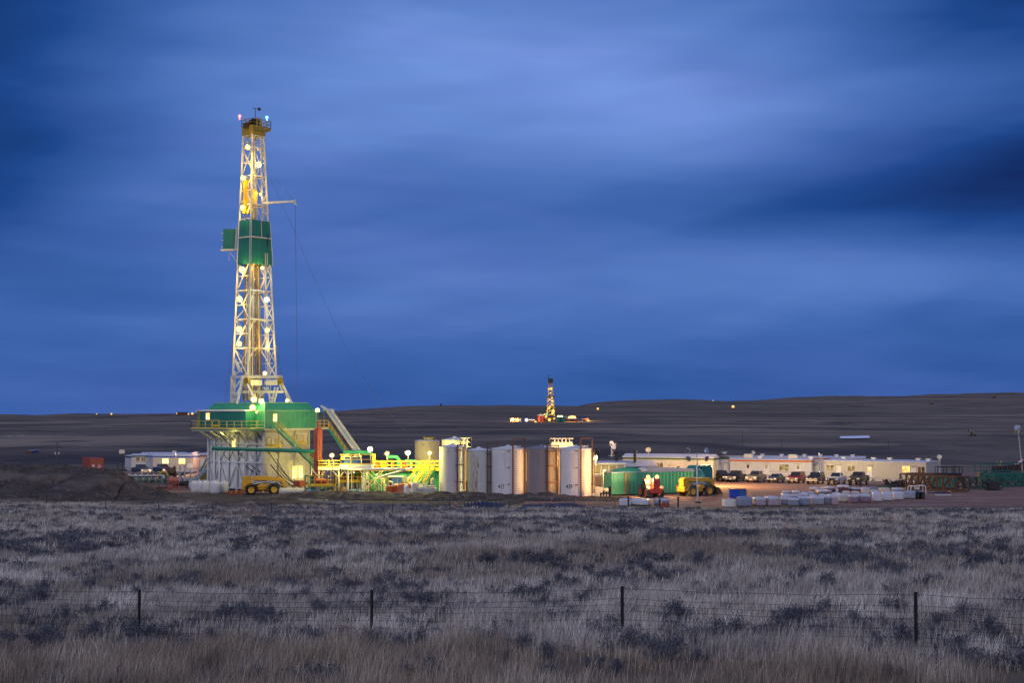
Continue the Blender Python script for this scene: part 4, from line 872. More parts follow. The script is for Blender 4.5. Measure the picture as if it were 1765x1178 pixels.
# low pump skids with yellow guard rails
for px0, px1, py, lab in ((532, 578, 836.5, 'low pump skid with yellow guard rails left of the white legs'), (586, 622, 829.5, 'raised pump platform with yellow guard rails under the deck')):
    Y0 = YD - 2 if px0 < 560 else YD + 2.5; z = ZY(py, Y0); x0, x1 = PX(px0, Y0), PX(px1, Y0); t = thing('pump_platform', lab, 'platform', ((x0 + x1) / 2, Y0, 0)); m = MB(); m.box(x0, x1, Y0, Y0 + 2, z - .25, z); rb(m, 'deck', m_yel, t)
    m = MB(); m.rail([(x0, Y0, z), (x1, Y0, z), (x1, Y0 + 2, z)], 1.35 if px0 < 560 else 1.2, 1.0, .06); rb(m, 'handrail', m_yel, t)
    m = MB()
    for x in np.linspace(x0 + .1, x1 - .1, 4): m.bar((x, Y0 + .2, 0), (x, Y0 + .2, z - .2), .12); m.bar((x, Y0 + 1.8, 0), (x, Y0 + 1.8, z - .2), .12)
    rb(m, 'leg', m_grey, t)
    m = MB(); c = Vector(((x0 + x1) / 2, Y0 + 1.1, z)); m.tube(c + Vector((-.9, 0, .5)), c + Vector((.6, 0, .5)), .38, n=12); m.tube(c + Vector((.7, 0, .5)), c + Vector((1.2, 0, .5)), .28, n=12); m.cbox(c + Vector((.1, 0, .1)), 2.2, .8, .2); m.tube(c + Vector((-1, 0, .5)), c + Vector((-1, 0, 1.1)), .12, n=8)
    rb(m, 'pump', m_red if px0 < 560 else m_dark, t)
m = MB(); Y0 = YD + 6
for px_, pyb, w, h, mt, nm, lab, cat in ((589, 846, 15, 12, m_wood, 'plywood_crate', 'brown plywood crate standing under the white deck', 'crate'), (660, 843, 0, 0, None, None, None, None)):
    if mt:
        o = MB(); x = PX(px_, YD + 1); s = w / F * (YD + 1) / 2; hh = h / F * (YD + 1); o.box(-s, s, -.6, .6, .1, hh); [o.box(k - .05, k + .05, -.66, -.6, .1, hh) for k in (-s + .05, 0, s - .05)]; o.box(-s, s, -.68, -.62, hh * .45, hh * .55)
        ob = o.build(nm, mt); ob.location = (x, YD + 1, 0); tag(ob, lab, cat)
def pumpskid(px, pyb, L, mt, label, Y, h=.9, rz=0.1):
    t = thing('pump_skid', label, 'pump', (PX(px, Y), Y, 0), rz); m = MB(); m.box(-L / 2, L / 2, -.5, -.4, .05, .25); m.box(-L / 2, L / 2, .4, .5, .05, .25); [m.box(x - .05, x + .05, -.4, .4, .05, .22) for x in np.linspace(-L / 2 + .1, L / 2 - .1, 4)]
    [m.bar((x, -.45, .2), (x, -.45, h), .07) for x in (-L / 2 + .05, 0, L / 2 - .05)]; m.bar((-L / 2, -.45, h), (L / 2, -.45, h), .07); m.build('frame', mt, t)
    m = MB(); m.tube((-L * .3, 0, .55), (L * .05, 0, .55), .28, n=12); m.tube((L * .1, 0, .55), (L * .35, 0, .55), .22, n=12); m.tube((L * .2, 0, .55), (L * .2, 0, 1.05), .1, n=8); m.tube((-L * .4, 0, .5), (-L * .4, -.3, .5), .15, n=8); m.build('pump', mt, t)
pumpskid(613, 846, 2.6, mat('pale_blue_paint', (.16, .30, .46), .5, dirt=((.2, .2, .2), .3)), 'pale blue pump skid at the foot of the white legs', YD - 1.5)
pumpskid(541, 846, 3.2, bpy.data.materials['pale_blue_paint'], 'low pale blue pump skid right of the rig stairs', YD - 2.2, .6)
pumpskid(574, 846, 1.6, m_yel, 'small yellow pump frame behind the earth bund', YD - 2.0, .7)
# catwalk pipework
t = thing('transfer_pipe', 'white horizontal pipe line running below the yellow walkway', 'pipe', P3(640, 845, YD - .3)); m = MB(); m.tube(P3(588, 809, YD - .3), P3(690, 809.5, YD - .5), .2, n=10); m.path([P3(652, 824, YD), P3(700, 810, YD)], .16, 8); m.path([P3(690, 809.5, YD - .5), P3(712, 809, YD - .5)], .14, 8); rb(m, 'pipe', m_white, t)
m = MB(); [m.bar((PX(a, YD), YD + .1, 0), (PX(a, YD), YD + .1, ZY(810, YD)), .1) for a in (607, 636, 658, 686)]; [m.bar(P3(a, 812, YD + 2), P3(b, 838, YD + 2), .09) for a, b in ((632, 656), (656, 634), (640, 668), (660, 640))]; rb(m, 'support', m_cream, t)
for pts, r, lab in (([(668, 788), (683, 788), (687, 792), (687, 806)], .28, 'tall green bent pipe rising beside the middle lamp'), ([(700, 795), (714, 795), (718, 797), (718, 808)], .2, 'green bent pipe between the two right lamps'), ([(703, 800), (708, 800), (710, 803), (710, 808)], .15, 'small green hooked pipe on the mud tank'), ([(594, 780), (622, 780), (641, 781)], .3, 'straight green pipe above the blue shakers'),):
    Y0 = YM + 1; t = thing('bent_pipe' if len(pts) > 3 else 'straight_pipe', lab, 'pipe', P3(pts[-1][0], pts[-1][1], Y0), 0, 'green mud pipes'); m = MB(); pp = [P3(a, b, Y0) for a, b in pts]; m.path(pp, r, 10); [m.lathe([(.001, -r), (r * .8, -r * .6), (r, 0), (r * .8, r * .6), (.001, r)], tuple(q), 10) for q in pp[1:-1]]; m.tube(pp[0] - (pp[1] - pp[0]).normalized() * .12, pp[0], r * 1.4, n=12); rb(m, 'pipe', m_greenL, t)
    if len(pts) == 3: m = MB(); [m.bar(q, Vector((q.x, q.y, 0)), .1) for q in (pp[0], pp[-1])]; rb(m, 'support', m_grey, t)
# agitator motors on the mud tank
for k, (px_, mt, lab) in enumerate(((650, m_orange, 'orange agitator motor on the walkway left of the green pipes'), (662, m_yel, 'yellow agitator motor beside the middle lamp'), (696, m_red, 'red agitator motor behind the yellow rail'))):
    x = PX(px_, YM + 1.3); t = thing('agitator', lab, 'motor', (x, YM + 1.3, zt + .16), 0, 'agitator motors on the mud tank'); m = MB(); m.tube((0, 0, 0), (0, 0, .5), .3, n=12); m.tube((-.5, 0, .75), (.5, 0, .75), .3, n=14); m.box(-.6, .6, -.25, .25, .3, .5); m.build('motor', mt, t); m = MB(); m.tube((.5, 0, .75), (.62, 0, .75), .32, n=14); m.build('fan_cover', m_grey, t)
# red dumpsters, cabinet, pale pumps
def skip(px0, px1, pyt, mt, label, Y, rnd=False, rz=0.):
    x0, x1 = PX(px0, Y), PX(px1, Y); w = (x1 - x0) / 2; h = ZY(pyt, Y); t = thing('steel_bin', label, 'bin', ((x0 + x1) / 2, Y + w, 0), rz); m = MB()
    m.prism([(-w, .12), (w, .12), (w, h * (.8 if rnd else 1)), (w * .6, h), (-w * .4, h), (-w, h * (.75 if rnd else 1))] if rnd else [(-w, .12), (w, .12), (w, h), (-w, h)], -w, w); m.build('body', mt, t, bevel=.04)
    m = MB(); [m.box(k - .05, k + .05, -w - .07, -w, .12, h * .8) for k in (-w + .08, 0, w - .08)]; m.box(-w - .05, w + .05, -w - .09, -w - .01, h * .78, h * .86); m.build('rib', mt, t)
    m = MB(); m.box(-w * .9, -w * .6, -w, w, 0, .12); m.box(w * .6, w * .9, -w, w, 0, .12); m.build('skid', m_dark, t); return t
skip(667, 677, 838, m_orange, 'round topped orange bin, left of the two under the stairs', 207, True)
skip(676.5, 687, 837, m_orange, 'round topped orange bin, right of the two under the stairs', 207.6, True)
skip(687, 712, 835.5, mat('faded_red_paint', (.50, .17, .10), .6, dirt=((.3, .15, .1), .3)), 'large square faded red bin below the double stairs', 206.5)
t = thing('tool_cabinet', 'pale blue cabinet with dark side behind the orange bins', 'cabinet', (PX(682, 211), 211, 0)); m = MB(); w = 11.5 / F * 211; zz = ZY(823, 211); m.box(-w, w, 0, 1.6, .1, zz); m.build('body', bpy.data.materials['pale_blue_paint'], t, bevel=.03); m = MB(); m.box(-w - .08, w + .08, -.1, 1.7, zz, zz + .12); m.build('roof', m_white, t); m = MB(); m.box(-w, -w * .45, -.05, -.005, .2, zz - .1); m.build('door', m_dark, t); m = MB(); m.box(-w * .4, w * .9, -.06, -.006, zz - .7, zz - .25); m.build('panel', m_blue, t)
rr = random.Random(8)
for px_, Y, s, mt, lab in ((707, 206.5, 1.0, m_white, 'pale wrapped pump body right of the faded red bin'), (722, 206, 1.25, m_cream, 'cream pump housing in the middle of the pale machinery'), (742, 205.5, 1.1, m_grey, 'grey slatted crate beside the first tall tank')):
    t = thing('pump_unit', lab, 'pump' if mt is not m_grey else 'crate', (PX(px_, Y), Y, 0), rr.random() * .4); m = MB()
    if mt is m_grey:
        m.box(-.95, .95, -.6, .6, .1, 1.15); [m.box(-.99, .99, -.64, -.6, z, z + .12) for z in (.2, .5, .8, 1.05)]; m.build('body', mt, t)
    else:
        m.box(-.9 * s, .9 * s, -.5, .5, .1, .6 * s); m.tube((-.5 * s, 0, .6 * s), (-.5 * s, 0, 1.35 * s), .38 * s, n=14); m.tube((-.2 * s, -.1, .8 * s), (.8 * s, -.1, .8 * s), .3 * s, n=12); m.tube((.6 * s, 0, .6 * s), (.6 * s, 0, 1.3 * s), .14 * s, n=10); m.lathe([(.38 * s, 0), (.25 * s, .2 * s), (.001, .28 * s)], (-.5 * s, 0, 1.35 * s), 14); m.build('body', mt, t)
        m = MB(); m.box(-1.0 * s, 1.0 * s, -.55, -.45, 0, .12); m.box(-1.0 * s, 1.0 * s, .45, .55, 0, .12); m.build('skid', m_grey, t)
# pipes and manifolds lying across the pale machinery, and a washing lamp
t = thing('pipe_manifold', 'cream pipe manifold behind the pale pumps by the first tall tank', 'pipe', (PX(735, 208.5), 208.5, 0)); m = MB(); z = ZY(838, 208.5); m.tube((-2.0, 0, z), (1.4, 0, z - .1), .16, n=8); [m.tube((x, 0, 0), (x, 0, z + .5), .13, n=8) for x in (-1.2, 0.1, 1.0)]; m.tube((.9, 0, z + .2), (.9, -.1, z + 1.0), .22, n=10); m.build('pipe', m_cream, t)
# light poles over the mud tanks
for px_, py_, Y, pw, lab in ((572, 785.5, 208.2, 1500, 'leftmost of the five bright mud tank lamps, beside the canvas cover'), (638, 775, 211, 2000, 'highest of the five bright mud tank lamps'), (667, 782.5, 210.5, 2400, 'middle and widest glowing of the five mud tank lamps'), (703, 781.5, 211, 1900, 'mud tank lamp second from the right, left of the tan tank'), (740.5, 781.5, 212.6, 1900, 'rightmost mud tank lamp in front of the tan tank')):
    q = at(px_, py_, Y); t = thing('lamp_post', lab, 'lamp', (q.x, Y + .5, 0), 0, 'bright lamps over the mud tanks'); m = MB(); m.bar(Vector((q.x, Y + .6, 0)), Vector((q.x, Y + .6, q.z)), .1); m.bar(Vector((q.x, Y + .6, q.z)), q + Vector((0, .3, 0)), .08); rb(m, 'post', m_dark, t); floodlamp(q, t, e_lampy, .40, pw, YELW, (.25, -.85, -.45), 'lamp_head')
# lamps added for extra glow in the machinery under the decks
for px_, py_, Y, pw in ((566, 822, 210.5, 110), (610, 815, 208.0, 110), (650, 818, 211.5, 120), (715, 820, 211.5, 100)):
    q = at(px_, py_, Y); t = thing('work_lamp', 'added small caged lamp ' + {566: 'under the left end of the deck', 610: 'under the blue shakers', 650: 'above the green tank wall', 715: 'beside the double stairs'}[px_], 'lamp', q, 0, 'added small lamps'); m = MB(); m.tube((0, .3, 0), (0, .05, 0), .1, n=8); m.bar((0, .3, 0), (0, .6, 0), .05); m.build('housing', m_grey, t); m = MB(); m.tube((0, .05, 0), (0, 0, 0), .1, n=8); m.build('lens', e_lampy, t); plight(q - Vector((0, .35, 0)), pw, YELW, .12)

# ------------------------------------------------------------------ upright storage tanks
def numtex(s, parent, size, p, m):
    c = bpy.data.curves.new('number', 'FONT'); c.body = s; c.size = size; c.extrude = .03; c.offset = .012; o = bpy.data.objects.new('number', c); COL.objects.link(o)
    dg = bpy.context.evaluated_depsgraph_get(); me = bpy.data.meshes.new_from_object(o.evaluated_get(dg)); bpy.data.objects.remove(o); me.materials.append(m); o = bpy.data.objects.new('number', me); COL.objects.link(o); o.parent = parent; o.location = p; o.rotation_euler = (math.pi / 2, 0, 0); o.scale = (.72, 1, 1); return o
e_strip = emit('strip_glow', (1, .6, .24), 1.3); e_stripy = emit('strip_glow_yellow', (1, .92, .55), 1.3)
def tank(px0, px1, pyt, Y, mt, label, ladder=None, hoop=None, stile=None, num=None, hatch=True, cone=.35, strip=None):
    x0, x1 = PX(px0, Y), PX(px1, Y); r = (x1 - x0) / 2; t = thing('storage_tank', label, 'storage tank', ((x0 + x1) / 2, Y + r * .6, 0), 0, 'upright storage tanks'); h = ZY(pyt, Y + r * .4)
    m = MB(); m.lathe([(r, 0), (r, h - .12)], n=64, cap=False); m.lathe([(r + .004, h - .12), (r + .05, h - .10), (r + .05, h), (r - .01, h + .02)], n=64, smooth=False); sh = m.build('shell', mt, t)
    m = MB(); m.lathe([(r, h + .02), (r * .4, h + cone * .7), (.25, h + cone), (.25, h + cone + .15), (.001, h + cone + .15)], n=40); m.build('roof', m_white if mt is not m_tank_grey else m_tank_grey, t)
    if hatch:
        m = MB(); m.tube((r * .45, -r * .5, h + .05), (r * .45, -r * .5, h + .42), .26, n=12); m.bar((r * .15, -r * .6, h + .3), (r * .75, -r * .55, h + .35), .09); m.tube((r * .2, -r * .6, h), (r * .2, -r * .6, h + .4), .1, n=8); m.build('hatch', m_white, t)
    if ladder:   # (local px of both stiles, py of the hoop top)
        a, b, pyh = ladder; yl = -r * .78; xs = [PX(a, Y) - (x0 + x1) / 2, PX(b, Y) - (x0 + x1) / 2]; zh = ZY(pyh, Y); m = MB(); mm = m_brown
        ys = [-math.sqrt(max(.05, r * r - min(abs(x), r * .98) ** 2)) - .25 for x in xs]
        for x, y in zip(xs, ys): m.bar((x, y, 0), (x, y, zh), .19, .22)
        m.bar((xs[0], ys[0], zh), (xs[1], ys[1], zh), .15); m.build('ladder_frame', mm, t)
        m = MB(); n = int(h / .32)
        for k in range(1, n): m.bar((xs[0] + .1, ys[0], k * .32), (xs[0] + .1 + (xs[1] - xs[0]) * .45, ys[0] + (ys[1] - ys[0]) * .45, k * .32), .035)
        m.build('rung', m_brown, t)
        m = MB()
        for z in (h * .24, h * .6, h * .95): m.bar((xs[0] - .75, ys[0] - .02, z), (xs[1], ys[1], z), .09, .13); m.bar((xs[0] - .75, ys[0], z), (xs[0] - .75, ys[0] + .5, z), .08)
        m.build('ladder_bracket', m_brown, t)
    if stile:
        a, pyh = stile; x = PX(a, Y) - (x0 + x1) / 2; y = -math.sqrt(max(.05, r * r - min(abs(x), r * .97) ** 2)) - .15; zh = ZY(pyh, Y); m = MB(); m.bar((x, y, 0), (x, y, zh), .22, .2)
        if hoop: xh = PX(hoop, Y) - (x0 + x1) / 2; m.bar((x, y, zh), (xh, y + .6, zh), .13); m.bar((xh, y + .6, zh), (xh, y + .6, h * .1), .16); [m.bar((x - .35, y, z), (xh, y + .6, z), .09, .12) for z in (h * .28, h * .63, h * .93)]
        m.build('ladder_frame', m_brown, t)
        m = MB(); [m.bar((x + .12, y + .1, k * .32), (x + .5, y + .3, k * .32), .035) for k in range(1, int(h / .32))]; m.build('rung', m_brown, t)
    if num:
        o = numtex(num, t, .86, (0, 0, 0), m_dark); x_0 = -r * .60; z_0 = ZY(842.5, Y)
        for v in o.data.vertices: xx = x_0 + v.co.x * .72; zz = z_0 + v.co.y; v.co = (xx, -math.sqrt(max(0, r * r - xx * xx)) - .006 - v.co.z * .1, zz)
        o.rotation_euler = (0, 0, 0); o.scale = (1, 1, 1)
    m = MB(); [m.lathe([(r - .02, z - .02), (r + .013, z - .008), (r + .013, z + .008), (r - .02, z + .02)], n=56, cap=False) for z in (h * .27, h * .54, h * .8)]; m.build('weld_seam', mt, t)
    m = MB(); sr = random.Random(int(px0)); [m.tube((r * math.cos(a) * .99, r * math.sin(a) * .99, z), (r * math.cos(a) * 1.06, r * math.sin(a) * 1.06, z), .16, n=10) for a, z in ((-2.2, .5), (-1.25, .45), (-1.9, h - .6))]; m.build('flange', mt, t)
    if strip:  # added glow strip for edge reflections, plus an unseen area light on the flank
        cl, pw = strip; xo, yo = r + .18, -r * (.78 if pw < 115 else 1.04); m = MB(); m.bar((xo + .05, yo - .04, 0), (xo + .05, yo - .04, h * .97), .07); m.build('added_strip_rail', m_brown, t)
        m = MB(); m.bar((xo, yo, h * .3), (xo, yo, h * .92), .035); m.build('added_glow_strip', e_strip if cl is ORNG else e_stripy, t)
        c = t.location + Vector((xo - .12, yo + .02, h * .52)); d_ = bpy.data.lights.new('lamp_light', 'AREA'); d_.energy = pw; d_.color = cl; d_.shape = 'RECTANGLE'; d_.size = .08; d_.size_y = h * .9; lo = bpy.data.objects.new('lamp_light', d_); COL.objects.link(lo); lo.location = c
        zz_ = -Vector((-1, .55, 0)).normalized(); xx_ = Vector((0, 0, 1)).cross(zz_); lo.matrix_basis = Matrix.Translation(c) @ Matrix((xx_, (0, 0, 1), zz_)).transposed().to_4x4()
    return t
m_tank = mat('tank_white_paint', (.60, .60, .63), .45, var=.05, scale=.5, dirt=((.42, .36, .33), .34), dscale=(1.6, 1.6, .12)); m_tank_warm = mat('tank_cream_paint', (.57, .55, .5), .5, var=.08, dirt=((.38, .33, .26), .3))
m_tank_grey = mat('tank_grey_paint', (.20, .185, .20), .5, var=.08, scale=.5, dirt=((.15, .12, .11), .3), dscale=(1.6, 1.6, .12)); m_tank_rust = mat('tank_rust_stained', (.46, .49, .48), .5, var=.08, scale=.6, dirt=((.33, .25, .2), .1))
def rust_stain(m, xc, w):
    t_ = m.node_tree; n = t_.nodes; l = t_.links; b = n['Principled BSDF']; src = b.inputs['Base Color'].links[0].from_socket
    tc = n.new('ShaderNodeTexCoord'); sp_ = n.new('ShaderNodeSeparateXYZ'); l.new(tc.outputs['Object'], sp_.inputs[0]); mp = n.new('ShaderNodeMapping'); mp.inputs['Scale'].default_value = (2.6, 2.6, .55); l.new(tc.outputs['Object'], mp.inputs[0])
    nz = n.new('ShaderNodeTexNoise'); nz.inputs['Scale'].default_value = 1.6; nz.inputs['Detail'].default_value = 8; nz.inputs['Roughness'].default_value = .75; l.new(mp.outputs[0], nz.inputs[0])
    d = n.new('ShaderNodeMath'); d.operation = 'SUBTRACT'; l.new(sp_.outputs[0], d.inputs[0]); d.inputs[1].default_value = xc; d2 = n.new('ShaderNodeMath'); d2.operation = 'ABSOLUTE'; l.new(d.outputs[0], d2.inputs[0])
    mr = n.new('ShaderNodeMapRange'); l.new(d2.outputs[0], mr.inputs[0]); mr.inputs[1].default_value = w; mr.inputs[2].default_value = w * .55; f1 = n.new('ShaderNodeMapRange'); l.new(nz.outputs[0], f1.inputs[0]); f1.inputs[1].default_value = .46; f1.inputs[2].default_value = .62
    z1 = n.new('ShaderNodeMapRange'); l.new(sp_.outputs[2], z1.inputs[0]); z1.inputs[1].default_value = 6.3; z1.inputs[2].default_value = 4.6
    mu = n.new('ShaderNodeMath'); mu.operation = 'MULTIPLY'; l.new(mr.outputs[0], mu.inputs[0]); l.new(f1.outputs[0], mu.inputs[1]); m3 = n.new('ShaderNodeMath'); m3.operation = 'MULTIPLY'; l.new(mu.outputs[0], m3.inputs[0]); l.new(z1.outputs[0], m3.inputs[1])
    fr_ = n.new('ShaderNodeSeparateXYZ'); l.new(tc.outputs['Object'], fr_.inputs[0]); ff = n.new('ShaderNodeMath'); ff.operation = 'LESS_THAN'; l.new(fr_.outputs[1], ff.inputs[0]); ff.inputs[1].default_value = 0; m4 = n.new('ShaderNodeMath'); m4.operation = 'MULTIPLY'; l.new(m3.outputs[0], m4.inputs[0]); l.new(ff.outputs[0], m4.inputs[1])
    mx = n.new('ShaderNodeMix'); mx.data_type = 'RGBA'; l.new(m4.outputs[0], mx.inputs[0]); l.new(src, mx.inputs[6]); mx.inputs[7].default_value = (.22, .085, .03, 1); l.new(mx.outputs[2], b.inputs['Base Color'])
rust_stain(m_tank_rust, -.3, .85)
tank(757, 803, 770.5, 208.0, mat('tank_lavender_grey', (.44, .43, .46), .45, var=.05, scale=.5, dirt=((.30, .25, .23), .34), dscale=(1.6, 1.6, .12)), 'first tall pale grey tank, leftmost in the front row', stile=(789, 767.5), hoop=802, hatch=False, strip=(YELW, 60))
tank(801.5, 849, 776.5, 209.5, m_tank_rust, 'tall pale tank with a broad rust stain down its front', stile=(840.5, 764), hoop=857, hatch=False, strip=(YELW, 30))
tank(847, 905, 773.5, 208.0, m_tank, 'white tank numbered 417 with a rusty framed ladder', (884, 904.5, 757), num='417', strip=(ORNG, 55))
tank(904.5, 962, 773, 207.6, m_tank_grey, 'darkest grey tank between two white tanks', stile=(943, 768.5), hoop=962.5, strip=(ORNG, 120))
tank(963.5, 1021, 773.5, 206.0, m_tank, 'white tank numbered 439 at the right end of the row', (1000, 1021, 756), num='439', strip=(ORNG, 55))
tank(714.5, 757.5, 760.5, 224.0, mat('tank_tan_paint', (.42, .36, .25), .55, var=.08, dirt=((.25, .2, .13), .25)), 'tan tank standing behind the mud tank walkway', hatch=False)
tank(761, 806, 758.5, 219.0, m_tank_warm, 'cream tank rising behind the leftmost front tank', hatch=False)
tank(948, 990, 769, 219.5, m_tank_warm, 'cream tank with railed platform behind the grey tank', hatch=False)
def tank_deck(px0, px1, py0, py1, Y, label, mt):
    x0, x1 = PX(px0, Y), PX(px1, Y); z0, z1 = ZY(py1, Y), ZY(py0, Y); t = thing('railed_platform', label, 'platform', ((x0 + x1) / 2, Y, z0)); w = (x1 - x0) / 2; h = z1 - z0; m = MB(); m.box(-w, w, -.6, 1.4, -.12, 0); m.build('deck', mt, t)
    m = MB(); m.rail([(-w, 1.4, 0), (-w, -.6, 0), (w, -.6, 0), (w, 1.4, 0)], h, .62, .075, toe=False); m.build('handrail', mt, t); return t
tank_deck(949, 988, 756.5, 770, 216.6, 'white railed platform on the cream tank behind the grey tank', m_white)
m = MB(); tk = [o for o in bpy.data.objects if o.get('label', '').startswith('white railed platform')][0]; m.box(-1.65, 1.65, -.62, -.6, 0.05, .55); m.build('toe_panel', m_white, tk)
tank_deck(794, 812, 755.5, 770, 215.5, 'cream railed platform above the leftmost front tank', m_cream)
tank_deck(730, 748, 755, 759, 224.6, 'short tan rail on top of the tan tank', m_olive)
# lamps that stand behind the tank row
def post_lamp(px, py, Y, pw, col, gl, label, r=.2, face=(0, -1, -.2), grp='lamps behind the tank row', off=(0, -.5, 0)):
    q = at(px, py, Y); t = thing('lamp_post', label, 'lamp', (q.x, Y + .3, 0), 0, grp); m = MB(); m.bar(Vector((q.x, Y + .3, 0)), Vector((q.x, Y + .3, q.z + .1)), .09); rb(m, 'post', m_grey, t)
    floodlamp(q, t, gl, r, 0, col, face, 'lamp_head')
    if pw: plight(q + Vector(off), pw, col, .2)
post_lamp(1026.5, 790.5, 213, 500, YELW, e_lampy, 'pale green-white lamp right of the last tank', .36)
post_lamp(1040, 812, 202.5, 700, ORNG, e_orange, 'orange lamp lighting the right side of the last tank', .14, (-1, .1, -.2), off=(-.3, -.6, 0))
post_lamp(963, 790, 214.5, 1500, ORNG, e_orange, 'orange lamp hidden behind the grey tank', .2, (0, -1, 0), off=(.9, -1.6, 0))
post_lamp(906, 795, 214, 1300, ORNG, e_orange, 'orange lamp behind the gap right of tank 417', .2, (0, -1, 0), off=(.4, -1.6, 0))
post_lamp(806, 790, 214, 1100, YELW, e_lampy, 'yellow lamp between the first and the rust stained tank', .2, (0, -1, 0), off=(-.3, -1.4, 0))
post_lamp(858, 795, 214, 500, YELW, e_lampy, 'yellow lamp behind the gap left of tank 417', .2, (0, -1, 0), off=(-1.6, -1.6, 0))

# clutter at the foot of the rig stairs and under the decks
def crate(px, pyb, w, h, mt, name, label, cat, Y, ribs=3, grp=None):
    x = PX(px, Y); s = w / F * Y / 2; hh = h / F * Y; z = max(0, ZY(pyb, Y)); z = 0 if z < .4 else z; t = thing(name, label, cat, (x, Y, z), .15, grp); m = MB(); m.box(-s, s, -s * .7, s * .7, .08, hh); m.build('body', mt, t, bevel=.03)
    m = MB(); [m.box(k - .04, k + .04, -s * .7 - .05, -s * .7 - .004, .08, hh) for k in np.linspace(-s + .05, s - .05, ribs)]; m.box(-s, s, -s * .7 - .06, -s * .7 - .006, hh * .8, hh * .9); m.build('rib', mt, t); m = MB(); m.box(-s * .8, -s * .5, -s * .6, s * .6, 0, .08); m.box(s * .5, s * .8, -s * .6, s * .6, 0, .08); m.build('skid', m_dark, t)
crate(513, 840, 10, 11, m_red, 'tool_box', 'dark red tool box at the foot of the rig stairs', 'box', 210.5); crate(523, 840, 9, 11, m_orange, 'tool_box', 'orange tool box right of the dark red one by the rig stairs', 'box', 210)
t = thing('water_tank', 'long pale grey low tank lying in front of the rig stairs', 'tank', (PX(507, 208), 208, 0), .03); m = MB(); m.tube((-1.9, 0, .55), (1.6, 0, .55), .5, n=20); m.lathe([(.5, 0), (.35, .15), (.001, .2)], (1.6, 0, .55), 20, axis='X'); m.lathe([(.5, 0), (.35, -.15), (.001, -.2)], (-1.9, 0, .55), 20, axis='X'); m.build('shell', m_cream, t); m = MB(); [m.box(x - .1, x + .1, -.4, .4, 0, .2) for x in (-1.3, 1)]; m.build('saddle', m_grey, t)
rc = random.Random(21)
for px_, Y, z_, mt, lab in ((556, 213, .3, m_greenL, 'green suction pipes tangled under the left white deck'), (600, 212.5, .3, m_grey, 'grey valve piping under the blue shakers'), (645, 211.5, .3, m_cream, 'cream hoses and piping below the yellow walkway'), (694, 210.5, .2, m_grey, 'grey pipework behind the red bins')):
    t = thing('pipework', lab, 'pipes', (PX(px_, Y), Y, 0), 0, 'pipework under the mud decks'); m = MB()
    for k in range(9):
        x = rc.uniform(-2.0, 2.0); zt_ = rc.uniform(.8, 2.6); yy = rc.uniform(-.5, .8); x2 = x + rc.uniform(-1.4, 1.4); r_ = rc.uniform(.05, .13); m.path([(x, yy, 0), (x, yy, zt_), (x2, yy, zt_ + .1), (x2, yy, 0)], r_, 7); m.tube((x, yy - .02, zt_ * .6), (x, yy + .02, zt_ * .6 + .01), r_ * 1.7, n=10)
    m.build('pipe', mt, t); m = MB()
    for k in range(4): a = (rc.uniform(-2, 0), rc.uniform(-.9, -.4), .1); b = (rc.uniform(.3, 2.2), rc.uniform(-.9, -.4), rc.uniform(.1, 1.8)); m.path([Vector(a).lerp(Vector(b), q / 8) - Vector((0, 0, .5 * math.sin(math.pi * q / 8) * (.2 if a[2] < .3 else 1))) + Vector((0, 0, .5 * math.sin(math.pi * q / 8) * .2)) for q in range(9)], .05, 6)
    m.build('hose', m_dark, t); m = MB(); [m.lathe([(.001, -.02), (.2, -.02), (.2, .02), (.001, .02)], (rc.uniform(-1.8, 1.8), rc.uniform(-.5, .5), rc.uniform(.8, 2.2)), 12, axis='Y') for k in range(3)]; m.build('valve_wheel', m_red, t)
# ------------------------------------------------------------------ generator houses and green tanks right of the tank row
def house(name, label, cat, p0, p1, dep, h, wallm, roofm, z0=.3, gable=0., grp=None, ribs=.4, rib_d=.03, over=.12):
    """box building: front-left and front-right foot points; local x along the front, y to the back"""
    p0, p1 = Vector((p0[0], p0[1], 0)), Vector((p1[0], p1[1], 0)); d = p1 - p0; L = d.length; rz = math.atan2(d.y, d.x); t = thing(name, label, cat, p0, rz, grp)
    m = MB(); m.sheet((0, 0), (L, 0), z0, h, ribs, rib_d); m.sheet((L, 0), (L, dep), z0, h, ribs, rib_d); m.sheet((L, dep), (0, dep), z0, h, ribs, rib_d); m.sheet((0, dep), (0, 0), z0, h, ribs, rib_d); m.add([(0, 0, z0), (L, 0, z0), (L, dep, z0), (0, dep, z0)], [(0, 1, 2, 3)])
    if gable: m.add([(0, 0, h), (0, dep, h), (0, dep / 2, h + gable - .02)], [(0, 1, 2)]); m.add([(L, 0, h), (L, dep, h), (L, dep / 2, h + gable - .02)], [(0, 1, 2)])
    w = m.build('wall', wallm, t); o = over; m = MB()
    if gable: m.add([(-o, -o, h), (L + o, -o, h), (L + o, dep / 2, h + gable), (-o, dep / 2, h + gable), (-o, dep + o, h), (L + o, dep + o, h), (-o, -o, h - .1), (L + o, -o, h - .1), (L + o, dep + o, h - .1), (-o, dep + o, h - .1)], [(0, 1, 2, 3), (3, 2, 5, 4), (6, 9, 8, 7), (0, 6, 7, 1), (4, 5, 8, 9), (1, 7, 8, 5, 2), (0, 3, 4, 9, 6)])
    else: m.box(-o, L + o, -o, dep + o, h, h + .12)
    r = m.build('roof', roofm, t); return t, L, w, r
m_blueroof = mat('blue_grey_roof', (.30, .33, .42), .35, .1, var=.1); m_teal = mat('teal_tank_paint', (.02, .19, .17), .45, var=.1)
pG = lambda px, Y: (PX(px, Y), Y)
